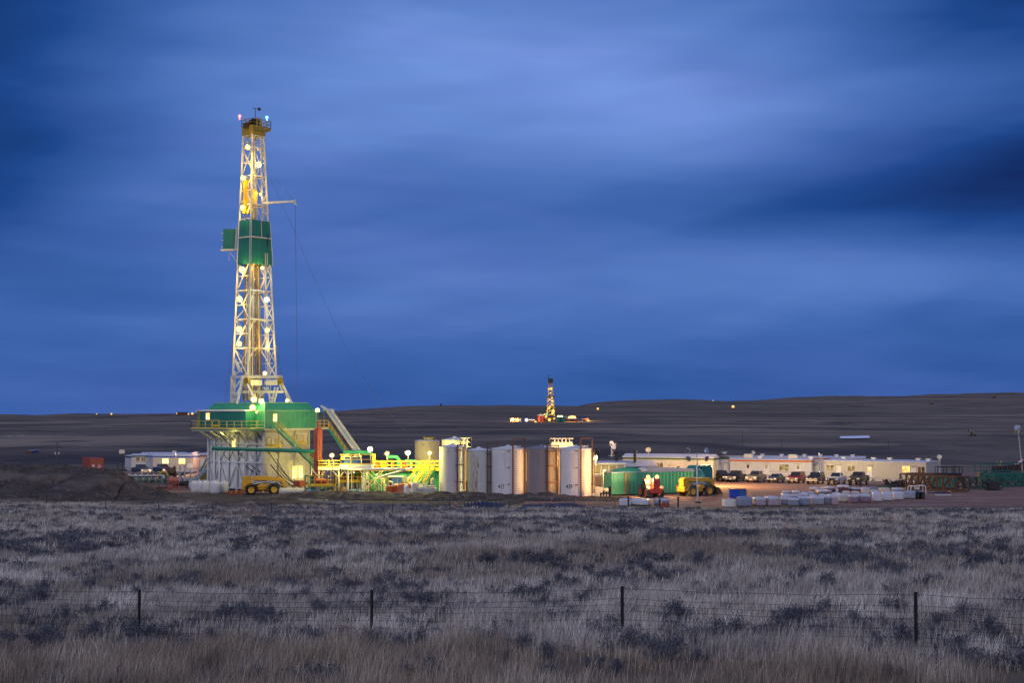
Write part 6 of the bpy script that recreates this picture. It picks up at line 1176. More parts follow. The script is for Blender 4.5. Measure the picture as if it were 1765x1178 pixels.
# ------------------------------------------------------------------ cars
m_lens = mat('headlamp_lens', (.7, .68, .62), .15, var=.05); m_plate = mat('number_plate', (.6, .55, .5), .5); m_tyre = mat('car_tyre', (.018, .018, .018), .85)
def paint(nm, c, metal=.2, rough=.25): return mat(nm, c, rough, metal, var=.06, dirt=((.16, .12, .09), .12), dscale=(1, 1, 1))
def car(label, loc, yaw, pm, kind, grp='vehicles parked by the trailers', lift=0., dark=False, lenscol=None):
    nm = {'pickup': 'pickup_truck', 'suv': 'sport_utility_vehicle', 'sedan': 'sedan_car'}[kind]; cat = {'pickup': 'pickup', 'suv': 'SUV', 'sedan': 'car'}[kind]
    t = thing(nm, label, cat, loc, yaw, grp); z = lift; wr = .40 if kind != 'sedan' else .33; Wd = 1.0 if kind != 'sedan' else .9
    L, fa, ra, belt, hood, roof = {'pickup': (5.8, 1.85, -1.75, 1.22, 1.17, 1.92), 'suv': (5.1, 1.55, -1.45, 1.18, 1.14, 1.90), 'sedan': (4.6, 1.4, -1.35, .95, .88, 1.45)}[kind]; f, r = L / 2, -L / 2
    def arch(x, n=7): return [(x + (wr + .1) * math.cos(a), z + wr + (wr + .08) * math.sin(a)) for a in np.linspace(0, math.pi, n)]
    b0 = .38 + z * .9
    poly = [(f - .05, b0 + .1), (f, .75 + z), (f - .05, hood + z - .12), (f - .22, hood + z)]
    cx0, cx1, tx0, tx1 = {'pickup': (.95, -1.0, .35, -.85), 'suv': (.85, -2.5, .25, -2.3), 'sedan': (.85, -1.75, .15, -1.05)}[kind]
    poly += [(cx0 + .15, belt + z)]
    poly += [(r + .06, belt + z + (.03 if kind == 'pickup' else -.05)), (r, belt + z - .1), (r + .02, b0 + .15)]
    low = [(r + .1, b0)] + [(x, zz) for x, zz in arch(ra)][::-1] + [(x, zz) for x, zz in arch(fa)][::-1] + [(f - .1, b0)]
    m = MB(); pl = poly + low; n = len(pl)
    for sgn in (1,):
        m.prism(pl, -Wd, Wd)
    if kind == 'pickup': pass
    body = m.build('body', pm, t, bevel=.045)
    # cab with tumblehome
    m = MB(); zb, zt = belt + z - .03, roof + z; wb, wt = Wd - .04, Wd - .22
    m.hexa([(cx0, -wb, zb), (cx1, -wb, zb), (cx1, wb, zb), (cx0, wb, zb), (tx0, -wt, zt), (tx1, -wt, zt), (tx1, wt, zt), (tx0, wt, zt)]); m.build('cab', pm, t, bevel=.06)
    e = .012
    def lerp3(a, b, s): return tuple(a[i] + (b[i] - a[i]) * s for i in range(3))
    def panel(name, c4, u0, u1, v0, v1, off):
        P4 = [Vector(x) for x in c4]
        def pt(u, v): return P4[0].lerp(P4[1], u).lerp(P4[3].lerp(P4[2], u), v) + Vector(off)
        m = MB(); pts = [pt(u0, v0), pt(u1, v0), pt(u1, v1), pt(u0, v1)]; m.add(pts + [p - Vector(off) * .9 for p in pts], [(0, 1, 2, 3), (0, 4, 5, 1), (1, 5, 6, 2), (2, 6, 7, 3), (3, 7, 4, 0)]); m.build(name, m_glass, t)
    panel('windscreen', [(cx0, -wb, zb), (cx0, wb, zb), (tx0, wt, zt), (tx0, -wt, zt)], .07, .93, .12, .93, (.02, 0, .012))
    panel('rear_window', [(cx1, -wb, zb), (cx1, wb, zb), (tx1, wt, zt), (tx1, -wt, zt)], .1, .9, .2, .9, (-.02, 0, .01))
    segs = {'pickup': ((.06, .46), (.52, .9)), 'suv': ((.05, .30), (.34, .60), (.65, .94)), 'sedan': ((.08, .42), (.48, .86))}[kind]
    for s in (-1, 1):
        for u0, u1 in segs: panel('side_window', [(cx0, s * wb, zb), (cx1, s * wb, zb), (tx1, s * wt, zt), (tx0, s * wt, zt)], u0, u1, .14, .88, (0, s * .016, .006))
    if kind == 'pickup': m = MB(); m.box(r + .1, cx1 - .12, -Wd + .12, Wd - .12, belt + z + .015, belt + z + .045); m.build('bed_cover', m_dark, t)
    m = MB(); m.box(f - .02, f + .10, -Wd + .02, Wd - .02, .48 + z, .70 + z); m.build('front_bumper', m_chrome if not dark else m_dark, t, bevel=.03)
    m = MB(); m.box(r - .10, r + .02, -Wd + .05, Wd - .05, .52 + z, .70 + z); m.build('rear_bumper', m_chrome, t, bevel=.03)
    gh = hood + z - .16; m = MB(); m.box(f - .03, f + .045, -.48, .48, .74 + z, gh); [m.box(f + .045, f + .065, -.5, .5, zz, zz + .035) for zz in np.linspace(.76 + z, gh - .03, 4)]; m.build('grille', m_chrome if not dark else m_dark, t)
    for s in (-1, 1):
        m = MB(); m.box(f - .06, f + .04, s * .52, s * (Wd - .04), gh - .24, gh - .01); m.build('headlight', lenscol or m_lens, t, bevel=.02)
        m = MB(); m.box(r - .03, r + .05, s * (Wd - .2), s * (Wd - .02), belt + z - .5, belt + z - .12); m.build('tail_light', m_red, t)
        m = MB(); m.box(cx0 - .35, cx0 - .15, s * (Wd), s * (Wd + .22), belt + z, belt + z + .22); m.build('wing_mirror', pm, t, bevel=.02)
        for x in (fa, ra): put_wheel(t, (x, s * (Wd - .13), wr + z * .5), wr + z * .5, .27, m_tyre, m_chrome)
    m = MB(); m.box(f + .10, f + .115, -.17, .17, .50 + z, .64 + z); m.build('number_plate', m_plate, t)
    return t
D = math.radians
rowY = lambda px: 29412 / (np.interp(px, [1230, 1290, 1340, 1400, 1440, 1500], [830.0, 831.5, 832.5, 834, 835.5, 838]) - 712)
cars = [(1243, 'suv', paint('paint_black', (.012, .012, .014)), 'black truck half hidden behind the teal square tank', -75, 0, True), (1267, 'pickup', paint('paint_black_gloss', (.013, .015, .02), .3), 'black pickup with bright chrome grille left of the tan pickup', -118, 0, False), (1302, 'pickup', paint('paint_tan', (.24, .20, .15), .5), 'tan pickup between the black pickup and the grey sedan', -118, 0, False),
        (1336, 'sedan', paint('paint_slate', (.10, .11, .125), .5), 'dark grey sedan, the lowest car of the row', -120, 0.04, False), (1371, 'suv', paint('paint_maroon', (.20, .015, .022), .3), 'dark red SUV in the row of parked cars', -118, 0, False), (1404, 'suv', paint('paint_navy_black', (.014, .016, .026), .3), 'black SUV between the red SUV and the white pickup', -118, 0, False),
        (1440, 'pickup', paint('paint_white', (.56, .56, .60), .1), 'white pickup with black grille guard', -118, .05, True), (1478, 'pickup', paint('paint_olive_gold', (.15, .125, .06), .5), 'lifted olive gold pickup at the right end of the row', -120, .30, True)]
for px_, kd, pm, lab, yw, lf, dk in cars:
    Y = float(rowY(px_)) + 1.2; car(lab, (PX(px_, Y), Y, .012), D(yw), pm, kd, lift=lf, dark=dk)
pw = [o for o in bpy.data.objects if o.get('label') == 'white pickup with black grille guard'][0]
m = MB(); [m.bar((3.05, y, .5), (3.05, y, 1.15), .07) for y in (-.75, -.4, .4, .75)]; m.bar((3.05, -.8, 1.15), (3.05, .8, 1.15), .08); m.bar((3.05, -.8, .75), (3.05, .8, .75), .08); m.build('grille_guard', m_dark, pw)
e_sig = emit('turn_signal', (1, .32, .06), 3.0)
for px_, pyb, yw, nm, lab in ((244, 818.5, -57, (.05, .065, .12), 'dark blue pickup, left one of the pair by the cable reel'), (281, 817.5, -57, (.06, .075, .13), 'dark blue pickup, right one of the pair by the lit trailer')):
    Y = G(px_, pyb).y; t = car(lab, (PX(px_, Y), Y + .6, .012), D(yw), paint('paint_blue_%d' % px_, nm, .4), 'pickup', 'pickups by the left trailers'); m = MB(); m.box(2.86, 2.96, .72, .98, .72, .92); m.build('turn_signal', e_sig, t)

# ------------------------------------------------------------------ stacked goods
def soft_block(w, d, h, seed, dome=.06, wob=.09):
    """a wrapped pallet load: rounded block with sagging, wrinkled film"""
    rg = random.Random(seed); n = 9; m = MB(); V_ = []; F_ = []; lv = [(0, .0), (.0, .94), (.10, 1), (.3, 1), (.5, .99), (.7, 1), (.88, .99), (.97, .94), (1.0, .82)]
    ring = []
    for i in range(32):
        a = 2 * math.pi * i / 32; c, s = math.cos(a), math.sin(a); k = 1 / max(abs(c), abs(s)); k = k * .86 + .14 * 1.0; ring.append((c * k * .98, s * k * .98))
    ln = 32
    for z, sc in lv[1:]:
        for i, (x, y) in enumerate(ring):
            g = 1 + wob * (rg.random() - .5); V_.append((x * w / 2 * sc * g, y * d / 2 * sc * g, z * h + (.09 * (rg.random() - .5) if .05 < z < .95 else 0)))
    nl = len(lv) - 1
    for j in range(nl - 1):
        for i in range(ln): F_.append((j * ln + i, j * ln + (i + 1) % ln, (j + 1) * ln + (i + 1) % ln, (j + 1) * ln + i))
    b = len(V_)
    for sc in (.5, .2):
        for i, (x, y) in enumerate(ring): V_.append((x * w / 2 * sc, y * d / 2 * sc, h + dome * (1 - sc) * (1.5 + .8 * (rg.random() - .5))))
    for j in range(2):
        o = (nl - 1 + j) * ln
        for i in range(ln): F_.append((o + i, o + (i + 1) % ln, o + ln + (i + 1) % ln, o + ln + i))
    V_.append((0, 0, h + dome * 1.6)); o = (nl + 1) * ln
    for i in range(ln): F_.append((o + i, o + (i + 1) % ln, len(V_) - 1))
    m.add(V_, F_, 0, True); return m
wrapm = {'white': mat('white_film', (.54, .54, .60), .35, var=.10, scale=2.5, bump=.5, bscale=5), 'blue-grey': mat('blue_grey_film', (.20, .23, .32), .35, var=.2, scale=2, bump=.5, bscale=5), 'pink': mat('pinkish_film', (.38, .29, .35), .35, var=.12, scale=2, bump=.4, bscale=5), 'cream': mat('cream_film', (.50, .45, .38), .4, var=.12, scale=2.5, bump=.5, bscale=5), 'maroon': mat('maroon_sacks', (.13, .04, .05), .5, var=.2, scale=3), 'brown': mat('brown_sacks', (.19, .15, .13), .55, var=.2, scale=3), 'purple': mat('purple_sacks', (.22, .15, .22), .5, var=.15, scale=3), 'grey': mat('grey_film', (.28, .31, .37), .35, var=.2, scale=2, bump=.4), 'black': mat('black_drum_wrap', (.02, .02, .022), .4, var=.2)}
m_pal = mat('pallet_wood', (.20, .14, .09), .85, var=.25, scale=4)
def pallet_load(px0, px1, pyt, pyb, col, label, cap=None, seed=0):
    Y = G((px0 + px1) / 2, pyb).y; x0, x1 = PX(px0, Y), PX(px1, Y); w = x1 - x0; h = max(.6, ZY(pyt, Y + w * .3)); r_ = random.Random(seed * 7 + 1)
    t = thing('wrapped_pallet', label, 'pallet load', ((x0 + x1) / 2, Y + w / 2, .012), r_.uniform(-.24, .24), 'wrapped pallets in the yard'); p = MB()
    for k in np.linspace(-.42, .42, 5): p.box(-w * .48, w * .48, k * w - .06, k * w + .06, .10, .125)
    for k in (-.42, 0, .42): p.box(k * w - .05, k * w + .05, -w * .48, w * .48, .0, .10)
    p.build('pallet', m_pal, t); m = soft_block(w * .98, w * .96, h - .13, seed, .05 if col not in ('blue-grey',) else .10, .09); m.v = [(x, y, z + .13) for x, y, z in m.v]; m.build('load', wrapm[col], t)
    if cap: c = soft_block(w * 1.0, w * .98, h * .30, seed + 50, .06, .04); c.v = [(x, y, z + h * .74) for x, y, z in c.v]; c.build('film_cap', wrapm[cap], t)
ORD = ['first', 'second', 'third', 'fourth', 'fifth', 'sixth', 'seventh', 'eighth', 'ninth', 'tenth', 'eleventh', 'twelfth', 'thirteenth', 'fourteenth', 'fifteenth', 'sixteenth', 'seventeenth', 'eighteenth', 'nineteenth', 'twentieth']
rows = {'front row beside the grass': [(1270, 1297, 858, 875, 'blue-grey', None), (1298, 1319, 859, 874, 'pink', 'white'), (1320, 1342.5, 857.5, 874, 'pink', 'white'), (1344, 1358, 859, 872, 'blue-grey', 'white'), (1358, 1376.5, 860, 874, 'blue-grey', 'white'), (1375.5, 1397, 857.5, 873, 'blue-grey', 'white'), (1398, 1419, 857.5, 872, 'grey', 'white'), (1419.5, 1431, 856, 871, 'blue-grey', 'white'), (1431.5, 1442.5, 855, 872, 'pink', 'white'), (1443, 1461.5, 853.5, 867, 'cream', 'white'), (1463, 1478, 854.5, 868.5, 'purple', 'white'), (1479, 1501, 853.5, 867.5, 'purple', 'white'), (1502.5, 1519, 850, 866, 'white', None), (1519, 1537, 848.5, 865, 'white', None), (1537.5, 1555, 848.5, 863.5, 'white', None), (1557, 1578, 847.5, 861.5, 'grey', None)],
        'second row': [(1346, 1362, 852.5, 862, 'white', None), (1362, 1377, 854, 863, 'blue-grey', 'white'), (1378, 1392, 852.5, 862, 'cream', 'white'), (1392.5, 1407, 853, 862, 'white', None), (1410, 1424, 853, 862, 'white', None), (1425, 1439, 853.5, 862, 'blue-grey', 'white'), (1433, 1450, 850.5, 860.5, 'white', None), (1451, 1465, 847.5, 858, 'cream', None), (1466, 1482, 848, 858, 'cream', None), (1484, 1498, 847.5, 857, 'cream', None), (1500, 1515, 847, 856.5, 'white', None)],
        'third row': [(1347.5, 1361, 847.5, 856, 'blue-grey', 'white'), (1364, 1377.5, 847.5, 856, 'grey', 'white'), (1380, 1391, 849.5, 857, 'white', None), (1391.5, 1403, 849, 857, 'blue-grey', 'white'), (1408, 1432, 846, 855.5, 'brown', 'white'), (1443, 1463, 837.8, 850.5, 'maroon', 'white'), (1463.5, 1482, 842, 850, 'maroon', 'white'), (1482.5, 1497, 842, 850.5, 'cream', 'white'), (1498, 1512, 841.5, 849.5, 'cream', 'blue-grey'), (1514, 1534, 842, 850.5, 'cream', None), (1537, 1556, 842.5, 852.5, 'blue-grey', 'white')],
        'backmost row': [(1395, 1411, 841.5, 852, 'brown', 'white'), (1411.5, 1419, 841, 850, 'grey', 'white'), (1421.5, 1437.5, 840.5, 851, 'maroon', 'white'), (1438, 1443, 845, 851, 'white', None)]}
sd_ = 0
for rn, ps in rows.items():
    for k, (a, b, yt, yb, c, cp) in enumerate(ps):
        sd_ += 1; pallet_load(a, b, yt, yb, c, f'{c} wrapped pallet' + (f', {cp} on top' if cp else '') + f', {ORD[k]} from left in the {rn}', cp, sd_)
# open crate, blue bin, drums at the ends of the pallet rows
t = thing('open_crate', 'low open white-lined crate at the left end of the pallet rows', 'crate', G(1259, 874), .1); w = .72; m = MB(); [m.box(*b_) for b_ in ((-w, w, 0, .06, 0, .9), (-w, w, 2 * w, 2 * w + .06, 0, .9), (-w, -w + .06, .06, 2 * w, 0, .9), (w - .06, w, .06, 2 * w, 0, .9))]; m.build('frame', m_white, t); m = soft_block(1.3, 1.3, .75, 77, .15, .12); m.v = [(x, y + .75, z + .05) for x, y, z in m.v]; m.build('load', wrapm['white'], t)
Yb = G(1272, 860).y; x0, x1 = PX(1257.5, Yb), PX(1284, Yb); h = ZY(844.8, Yb); t = thing('steel_skip', 'plain bright blue steel bin behind the pallet row', 'bin', (x0, Yb, 0)); w = x1 - x0; m = MB(); m.box(0, w, 0, 1.6, .1, h); m.build('body', mat('bright_blue_paint', (.012, .05, .42), .5, var=.1), t, bevel=.03); m = MB(); m.box(w + .004, w + .1, .1, 1.5, .1, h); m.build('side_door', m_dark, t); m = MB(); m.box(-.05, w + .05, -.05, 1.65, h, h + .07); m.build('rim', m_dark, t); m = MB(); m.box(w * .6, w * .985, -.045, -.004, .15, h - .08); m.build('front_panel', mat('steel_blue_paint', (.02, .10, .30), .5), t)
for px_, py_, mt, lab in ((1586, 861, 'black', 'black shrink-wrapped drum stack right of the grey pallet'), (1581, 857, 'grey', 'dark grey drum stack behind the black drums')):
    p = G(px_, py_); t = thing('drum_stack', lab, 'drums', p, 0, 'drums by the pallets'); m = MB(); [m.lathe([(.3, 0), (.3, .28), (.32, .3), (.3, .32), (.3, .6), (.32, .62), (.3, .64), (.3, .9), (.27, .9)], (x, y, .02), 16) for x in (-.33, .33) for y in (0, .65)]; m.build('drum', wrapm[mt], t); m = MB(); m.box(-.68, .68, -.35, 1.0, .92, .96); m.build('lid', m_dark, t)
for px_, py_, lab in ((1576, 853, 'white arched tote frame left of the black drums'), (1590, 852, 'white arched tote frame behind the black drums')):
    p = G(px_, py_); t = thing('tote_frame', lab, 'frame', p, .2, 'white arched frames'); m = MB()
    for y in (0, .9): m.path([(-.55, y, 0), (-.55, y, 1.0), (-.4, y, 1.2), (.4, y, 1.2), (.55, y, 1.0), (.55, y, 0)], .07, 6)
    m.build('frame', m_white, t); m = MB(); m.box(-.45, .45, .05, .85, 1.2, 1.28); m.build('top', m_white, t)
t = thing('white_panel', 'thin white panel lying on the gravel near the brown truss', 'panel', G(1625, 854.5), .03); m = MB(); m.box(-1.1, 1.1, -.5, .5, .02, .09); m.build('board', m_white, t); m = MB(); m.box(-1.15, 1.15, .52, .6, .02, .14); m.build('edge', m_dark, t)
t = thing('ground_sheet', 'dark sheet of folded tarpaulin behind the white panel', 'tarp', G(1622, 851), .05); m = MB(); m.add([(x, y, .05 + .1 * random.random()) for x in np.linspace(-1.8, 1.8, 12) for y in np.linspace(0, 1.4, 5)], [(i * 5 + j, i * 5 + 5 + j, i * 5 + 6 + j, i * 5 + j + 1) for i in range(11) for j in range(4)], 0, True); m.build('sheet', m_tarp, t)
# pile by the corner posts
for px0, px1, pyt, pyb, c, lab in ((1068, 1086, 861, 874, 'white', 'white sheeted pallet left behind the wooden posts'), (1088, 1121, 861.5, 873, 'white', 'long white sheeted stack behind the wooden posts'), (1128, 1153, 861, 872, 'blue-grey', 'dark wrapped stack with white top behind the right wooden posts')):
    sd_ += 1; pallet_load(px0, px1, pyt, pyb, c, lab, 'white' if c != 'white' else None, sd_)
t = thing('fuel_can', 'small red fuel can at the foot of the wooden posts', 'fuel can', G(1146, 876), .2); m = MB(); m.prism([(-.55, 0), (.55, 0), (.55, .45), (.3, .6), (-.55, .6)], -.2, .2); m.build('body', m_red, t, bevel=.04); m = MB(); m.bar((-.4, 0, .68), (.1, 0, .68), .06); m.tube((.4, 0, .5), (.55, 0, .7), .05, n=6); m.build('handle', m_dark, t)
# white bulk bags by the rig
m_bag = mat('white_bulk_bag', (.60, .59, .60), .6, var=.08, scale=2, bump=.6, bscale=4, dirt=((.42, .36, .3), .2))
def bulkbag(px, pyb, w, pyt, label, seed):
    Y = G(px, pyb).y; r_ = random.Random(seed); t = thing('bulk_bag', label, 'bulk bag', (PX(px, Y), Y + .6, 0), r_.random() * 1.5, 'white bulk bags by the rig'); h = ZY(pyt, Y); W_ = w / F * Y; m = MB(); n = 28; pr = [(.40, 0), (.47, .06), (.5, .2), (.505, .45), (.5, .65), (.47, .78), (.38, .87), (.22, .93), (.10, .955), (.001, .96)]
    for i, (r, z) in enumerate(pr):
        for k in range(n):
            a = 2 * math.pi * k / n; q = (abs(math.cos(2 * a)) ** 1.5) * -.0 + (math.cos(4 * a) * -.035); rr = W_ * r * (1 + q + .05 * math.sin(3 * a + seed) * (z > .5) + .03 * (r_.random() - .5)); m.v.append((rr * math.cos(a), rr * math.sin(a), h * z))
    for i in range(len(pr) - 1):
        for k in range(n): m.f.append((i * n + k, i * n + (k + 1) % n, (i + 1) * n + (k + 1) % n, (i + 1) * n + k)); m.m.append(0); m.sm.append(True)
    m.build('bag', m_bag, t); m = MB(); s = W_ * .30
    for a, b in ((-s, -s), (s, -s), (s, s), (-s, s)): m.path([(a, b, h * .82), (a * .8, b * .8, h * 1.0), (a * .35, b * .35, h * .97)], .035, 5)
    m.build('lifting_loop', m_bag, t)
bags = [(336, 849.5, 14, 829), (345.5, 849.5, 13, 829), (355, 850.5, 15, 828.5), (371, 852, 18.5, 828.3), (386.5, 850.5, 14, 829)]
for k, (a, b, w, tpy) in enumerate(bags): bulkbag(a, b, w, tpy, f'white bulk bag, {ORD[k]} from the left in the front of the bag cluster', k + 1)
bags2 = [(332, 843, 12, 830), (347, 842, 13, 828), (362, 842, 13, 827), (378, 842, 13, 827), (397, 844, 15, 829), (407, 843.5, 14, 828.7), (416.5, 843.5, 13, 829)]
for k, (a, b, w, tpy) in enumerate(bags2): bulkbag(a, b, w, tpy, f'white bulk bag, {ORD[k]} from the left in the rear of the bag cluster', k + 11)
t = thing('loading_ramp', 'low orange steel ramp lying beside the bulk bags', 'ramp', G(406, 852), .05); m = MB(); m.prism([(-1.3, 0), (1.3, 0), (1.2, .5), (-1.2, .35)], -.5, .5); m.build('ramp', m_orange, t); m = MB(); [m.bar((x, -.55, .1), (x + .1, -.55, .6), .1) for x in (-1.0, -.3, .5)]; m.build('chain', m_dark, t)

# ------------------------------------------------------------------ left of the rig: container, pipe rack, reel, hopper
Y = 262; x0, x1 = PX(143.5, Y), PX(181, Y)
t = thing('shipping_container', 'rust red shipping container standing behind the spoil heap', 'shipping container', (PX(157, 262), 262, 0)); W_ = PX(181, 262) - PX(157, 262); zb, zt_ = .9, ZY(790, 262)
sb = MB(); sb.box(-.4, W_ + .4, -.3, 6.5, 0, zb - .02)
m = MB(); dx = PX(143.5, 267) - PX(157, 262); fl_ = (0, 0); bl = (dx, 5.2); m.sheet(bl, fl_, zb, zt_, .28, .04); m.add([(0, 0, zb), (W_, 0, zb), (W_, 0, zt_), (0, 0, zt_)], [(0, 1, 2, 3)]); m.add([(0, 0, zt_), (W_, 0, zt_), (W_ + dx, 5.2, zt_), (dx, 5.2, zt_)], [(0, 1, 2, 3)]); m.add([(W_, 0, zb), (W_ + dx, 5.2, zb), (W_ + dx, 5.2, zt_), (W_, 0, zt_)], [(0, 1, 2, 3)])
m.build('wall', mat('container_red', (.27, .055, .03), .6, var=.1, dirt=((.12, .04, .03), .3)), t)
for s in (.02, .51): m = MB(); m.box(W_ * s + .02, W_ * (s + .47), -.05, -.004, zb + .08, zt_ - .08); [m.bar((W_ * (s + k), -.08, zb + .1), (W_ * (s + k), -.08, zt_ - .1), .05) for k in (.13, .35)]; d = m.build('door', mat('container_door', (.36, .085, .04), .55, var=.1, dirt=((.2, .06, .04), .3)) if s < .1 else bpy.data.materials['container_door'], t)
m = MB(); m.lathe([(.22, 0), (.2, .02), (.001, .02)], (0, 0, 0), 16); m.v = [(W_ * .27 + x * 1.3, -.06 - abs(z), zb + 1.35 + y) for x, y, z in m.v]; m.build('emblem', m_white, t)
numtex('CX', t, .5, (W_ * .57, -.075, zb + 1.4), m_white) if False else None
m = MB(); [m.box(W_ * .58, W_ * (.72 + .15 * ((k * 7) % 3) / 2), -.075, -.06, zb + 1.55 - .22 * k, zb + 1.64 - .22 * k) for k in range(4)]; m.build('stencil_mark', m_white, t)
m = MB(); m.box(.1, W_ - .1, .1, .4, 0, zb); m.box(.1, W_ - .1, 4.2, 4.6, 0, zb); m.build('timber', m_wood, t)
# drill pipe on the rack
xs = np.linspace(PX(219, 243), PX(300, 243), 30); rk = thing('pipe_rack', 'dark green steel pipe rack left of the cable reel', 'pipe rack', (xs[0], 243, 0)); m = MB()
for yy in (243.6, 250): m.box(xs[0] - .3, xs[-1] + .3, yy - .12, yy + .12, 1.0, 1.2); [m.bar((x - s * .5, yy, 0), (x, yy, 1.0), .12) for x in xs[::4] for s in (-1, 1)]
rb(m, 'frame', m_green, rk); pp = None
for k, x in enumerate(xs):
    if pp is None:
        m = MB(); m.tube((0, 0, 0), (0, 9, 0), .10, n=10); pp = m.build('drill_pipe', m_pipe); tag(pp, 'x', 'drill pipe', 'drill pipes on the rack'); m = MB(); m.tube((0, -.02, 0), (0, .22, 0), .125, n=10); m.build('thread_protector', m_white, pp); pp.location = (x, 243, 1.31); o = pp
    else:
        o = pp.copy(); COL.objects.link(o); c = pp.children[0].copy(); COL.objects.link(c); c.parent = o; o.location = (x, 243 + .25 * random.random(), 1.31)
    o['label'] = 'steel drill pipe with white end cap lying on the green rack'
for k in range(10):
    o = pp.copy(); COL.objects.link(o); c = pp.children[0].copy(); COL.objects.link(c); c.parent = o; o.location = (xs[2] + k * 1.05, 243.1 + .2 * random.random(), 1.54)
t = thing('cable_reel', 'large dark red cable reel with green core', 'cable reel', (PX(296, 240), 240, 0), .5); m = MB(); 
for s in (-.62, .62): m.lathe([(.001, s - .05), (.95, s - .05), (1.0, s - .02), (1.0, s + .02), (.95, s + .05), (.001, s + .05)], (0, 0, 2.1), 32, axis='X')
m.build('flange', mat('reel_red', (.22, .02, .02), .5), t); m = MB(); m.lathe([(.66, -.6), (.70, -.3), (.68, 0), (.71, .3), (.66, .6)], (0, 0, 2.1), 28, axis='X'); m.build('core', mat('reel_cable', (.10, .10, .05), .7, var=.3, scale=8), t); m = MB(); [m.bar((s, y, 0), (s, 0, 2.1), .14) for s in (-.8, .8) for y in (-.9, .9)]; [m.bar((s, -.9, .1), (s, .9, .1), .12) for s in (-.8, .8)]; m.bar((-.9, 0, 2.1), (.9, 0, 2.1), .12); m.build('stand', m_teal, t); m = MB(); m.tube((-.75, 0, 2.1), (-.68, 0, 2.1), .2, n=12); m.build('hub', m_white, t)
t = thing('cable_guide', 'yellow arched hose guide on a teal tripod', 'hose guide', (PX(284, 237.5), 237.5, 0)); m = MB(); m.path([(.75 * math.cos(a) , 0, 1.35 + .85 * math.sin(a)) for a in np.linspace(0.1, math.pi - .1, 12)], .13, 8); m.build('arch', m_yel, t); m = MB(); [m.bar((x, y, 0), (0, 0, 1.5), .12) for x, y in ((-.95, 0), (.95, 0), (0, .8), (0, -.3))]; m.build('tripod', m_teal, t); m = MB(); m.tube((-.1, 0, 1.2), (.25, 0, 1.2), .3, n=14); m.build('roller', m_grey, t)
t = thing('hopper', 'faded red square hopper on thin legs', 'hopper', (PX(299.5, 222), 222, 0), .45); m = MB(); z0, z1 = 1.25, ZY(823, 222); a, b = .55, .78; m.hexa([(-.2, -.2, .75), (.2, -.2, .75), (.2, .2, .75), (-.2, .2, .75), (-b, -b, 1.5), (b, -b, 1.5), (b, b, 1.5), (-b, b, 1.5)]); m.box(-b, b, -b, b, 1.501, z1); m.build('bin', mat('hopper_red', (.42, .13, .10), .55, dirt=((.5, .36, .3), .3)), t); m = MB(); [m.bar((x, y, 0), (x, y, 1.6), .1) for x in (-b, b) for y in (-b, b)]; [m.bar((-b, y, .4), (b, y, .4), .07) for y in (-b, b)]; m.build('leg', m_red, t)
for px_, Y, h, lab in ((312, 240, 3.0, 'left grey upright pipe stand beside the hopper'), (320.5, 238, 3.1, 'right grey upright pipe stand with a splayed foot'), (330, 246, 2.2, 'short grey post by the salmon trailer')):
    t = thing('pipe_stand', lab, 'stand', (PX(px_, Y), Y, 0), 0, 'grey upright stands'); m = MB(); m.tube((0, 0, .6), (0, 0, h), .14, .10, n=8); m.tube((0, 0, h - .08), (0, 0, h + .03), .2, n=8); m.build('post', m_grey, t); m = MB(); [m.bar((x, y, 0), (0, 0, .9), .14) for x, y in ((-.6, 0), (.6, 0), (0, .6), (0, -.5))]; m.build('foot', m_grey, t)
t = thing('rig_brace', 'green and yellow sloping brace frame at the left foot of the rig', 'frame', (PX(350, 232), 232, 0)); m = MB(); a, b = at(336, 832, 232), at(361, 782, 232); m.bar(a, b, .25); rb(m, 'strut', m_greenL, t); m = MB(); a, b = at(327, 832, 226), at(361, 806, 228); m.bar(a, b, .5, .45); m.bar(at(330, 839, 226), at(362, 838, 228), .3); m.bar(at(343, 845, 226), at(343, 822, 227), .18); rb(m, 'beam', m_grey, t); m = MB(); m.add([at(340, 832, 233), at(361, 832, 233), at(361, 790, 233), at(340, 832, 233.1), at(361, 832, 233.1), at(361, 790, 233.1)], [(0, 1, 2), (5, 4, 3), (0, 3, 4, 1), (1, 4, 5, 2), (2, 5, 3, 0)]); rb(m, 'panel', mat('mustard_panel', (.26, .22, .05), .6, var=.25), t); m = MB(); [m.bar(at(346, 836 + k * 2, 230), at(361, 824 + k * 4, 231), .16) for k in range(4)]; rb(m, 'rod', m_dark, t)
# dark equipment low behind hopper
t = thing('pump_cart', 'dark oily pump cart under the grey pipe stands', 'pump', (PX(316, 228), 228, 0), .1); m = MB(); m.box(-1.4, 1.4, -.5, .5, .25, .45); m.tube((-.8, 0, .75), (.5, 0, .75), .35, n=12); m.box(.5, 1.2, -.4, .4, .45, 1.1); m.build('body', m_dark, t); [put_wheel(t, (x, s * .55, .28), .28, .15, m_black, m_red) for x in (-1, 1) for s in (-1, 1)]
t = thing('mud_skid', 'flat rusty skid lying in front of the pipe rack', 'skid', (PX(270, 226), 226, 0)); m = MB(); m.box(-2.4, 2.4, -1, 1, .1, .3); [m.box(-2.6, 2.6, y, y + .15, 0, .12) for y in (-.9, 0, .8)]; m.bar((-2.4, -1, .8), (2.4, -1, .8), .08); [m.bar((x, -1, .3), (x, -1, .8), .08) for x in (-2.4, -.8, .8, 2.4)]; m.build('frame', m_brown, t)
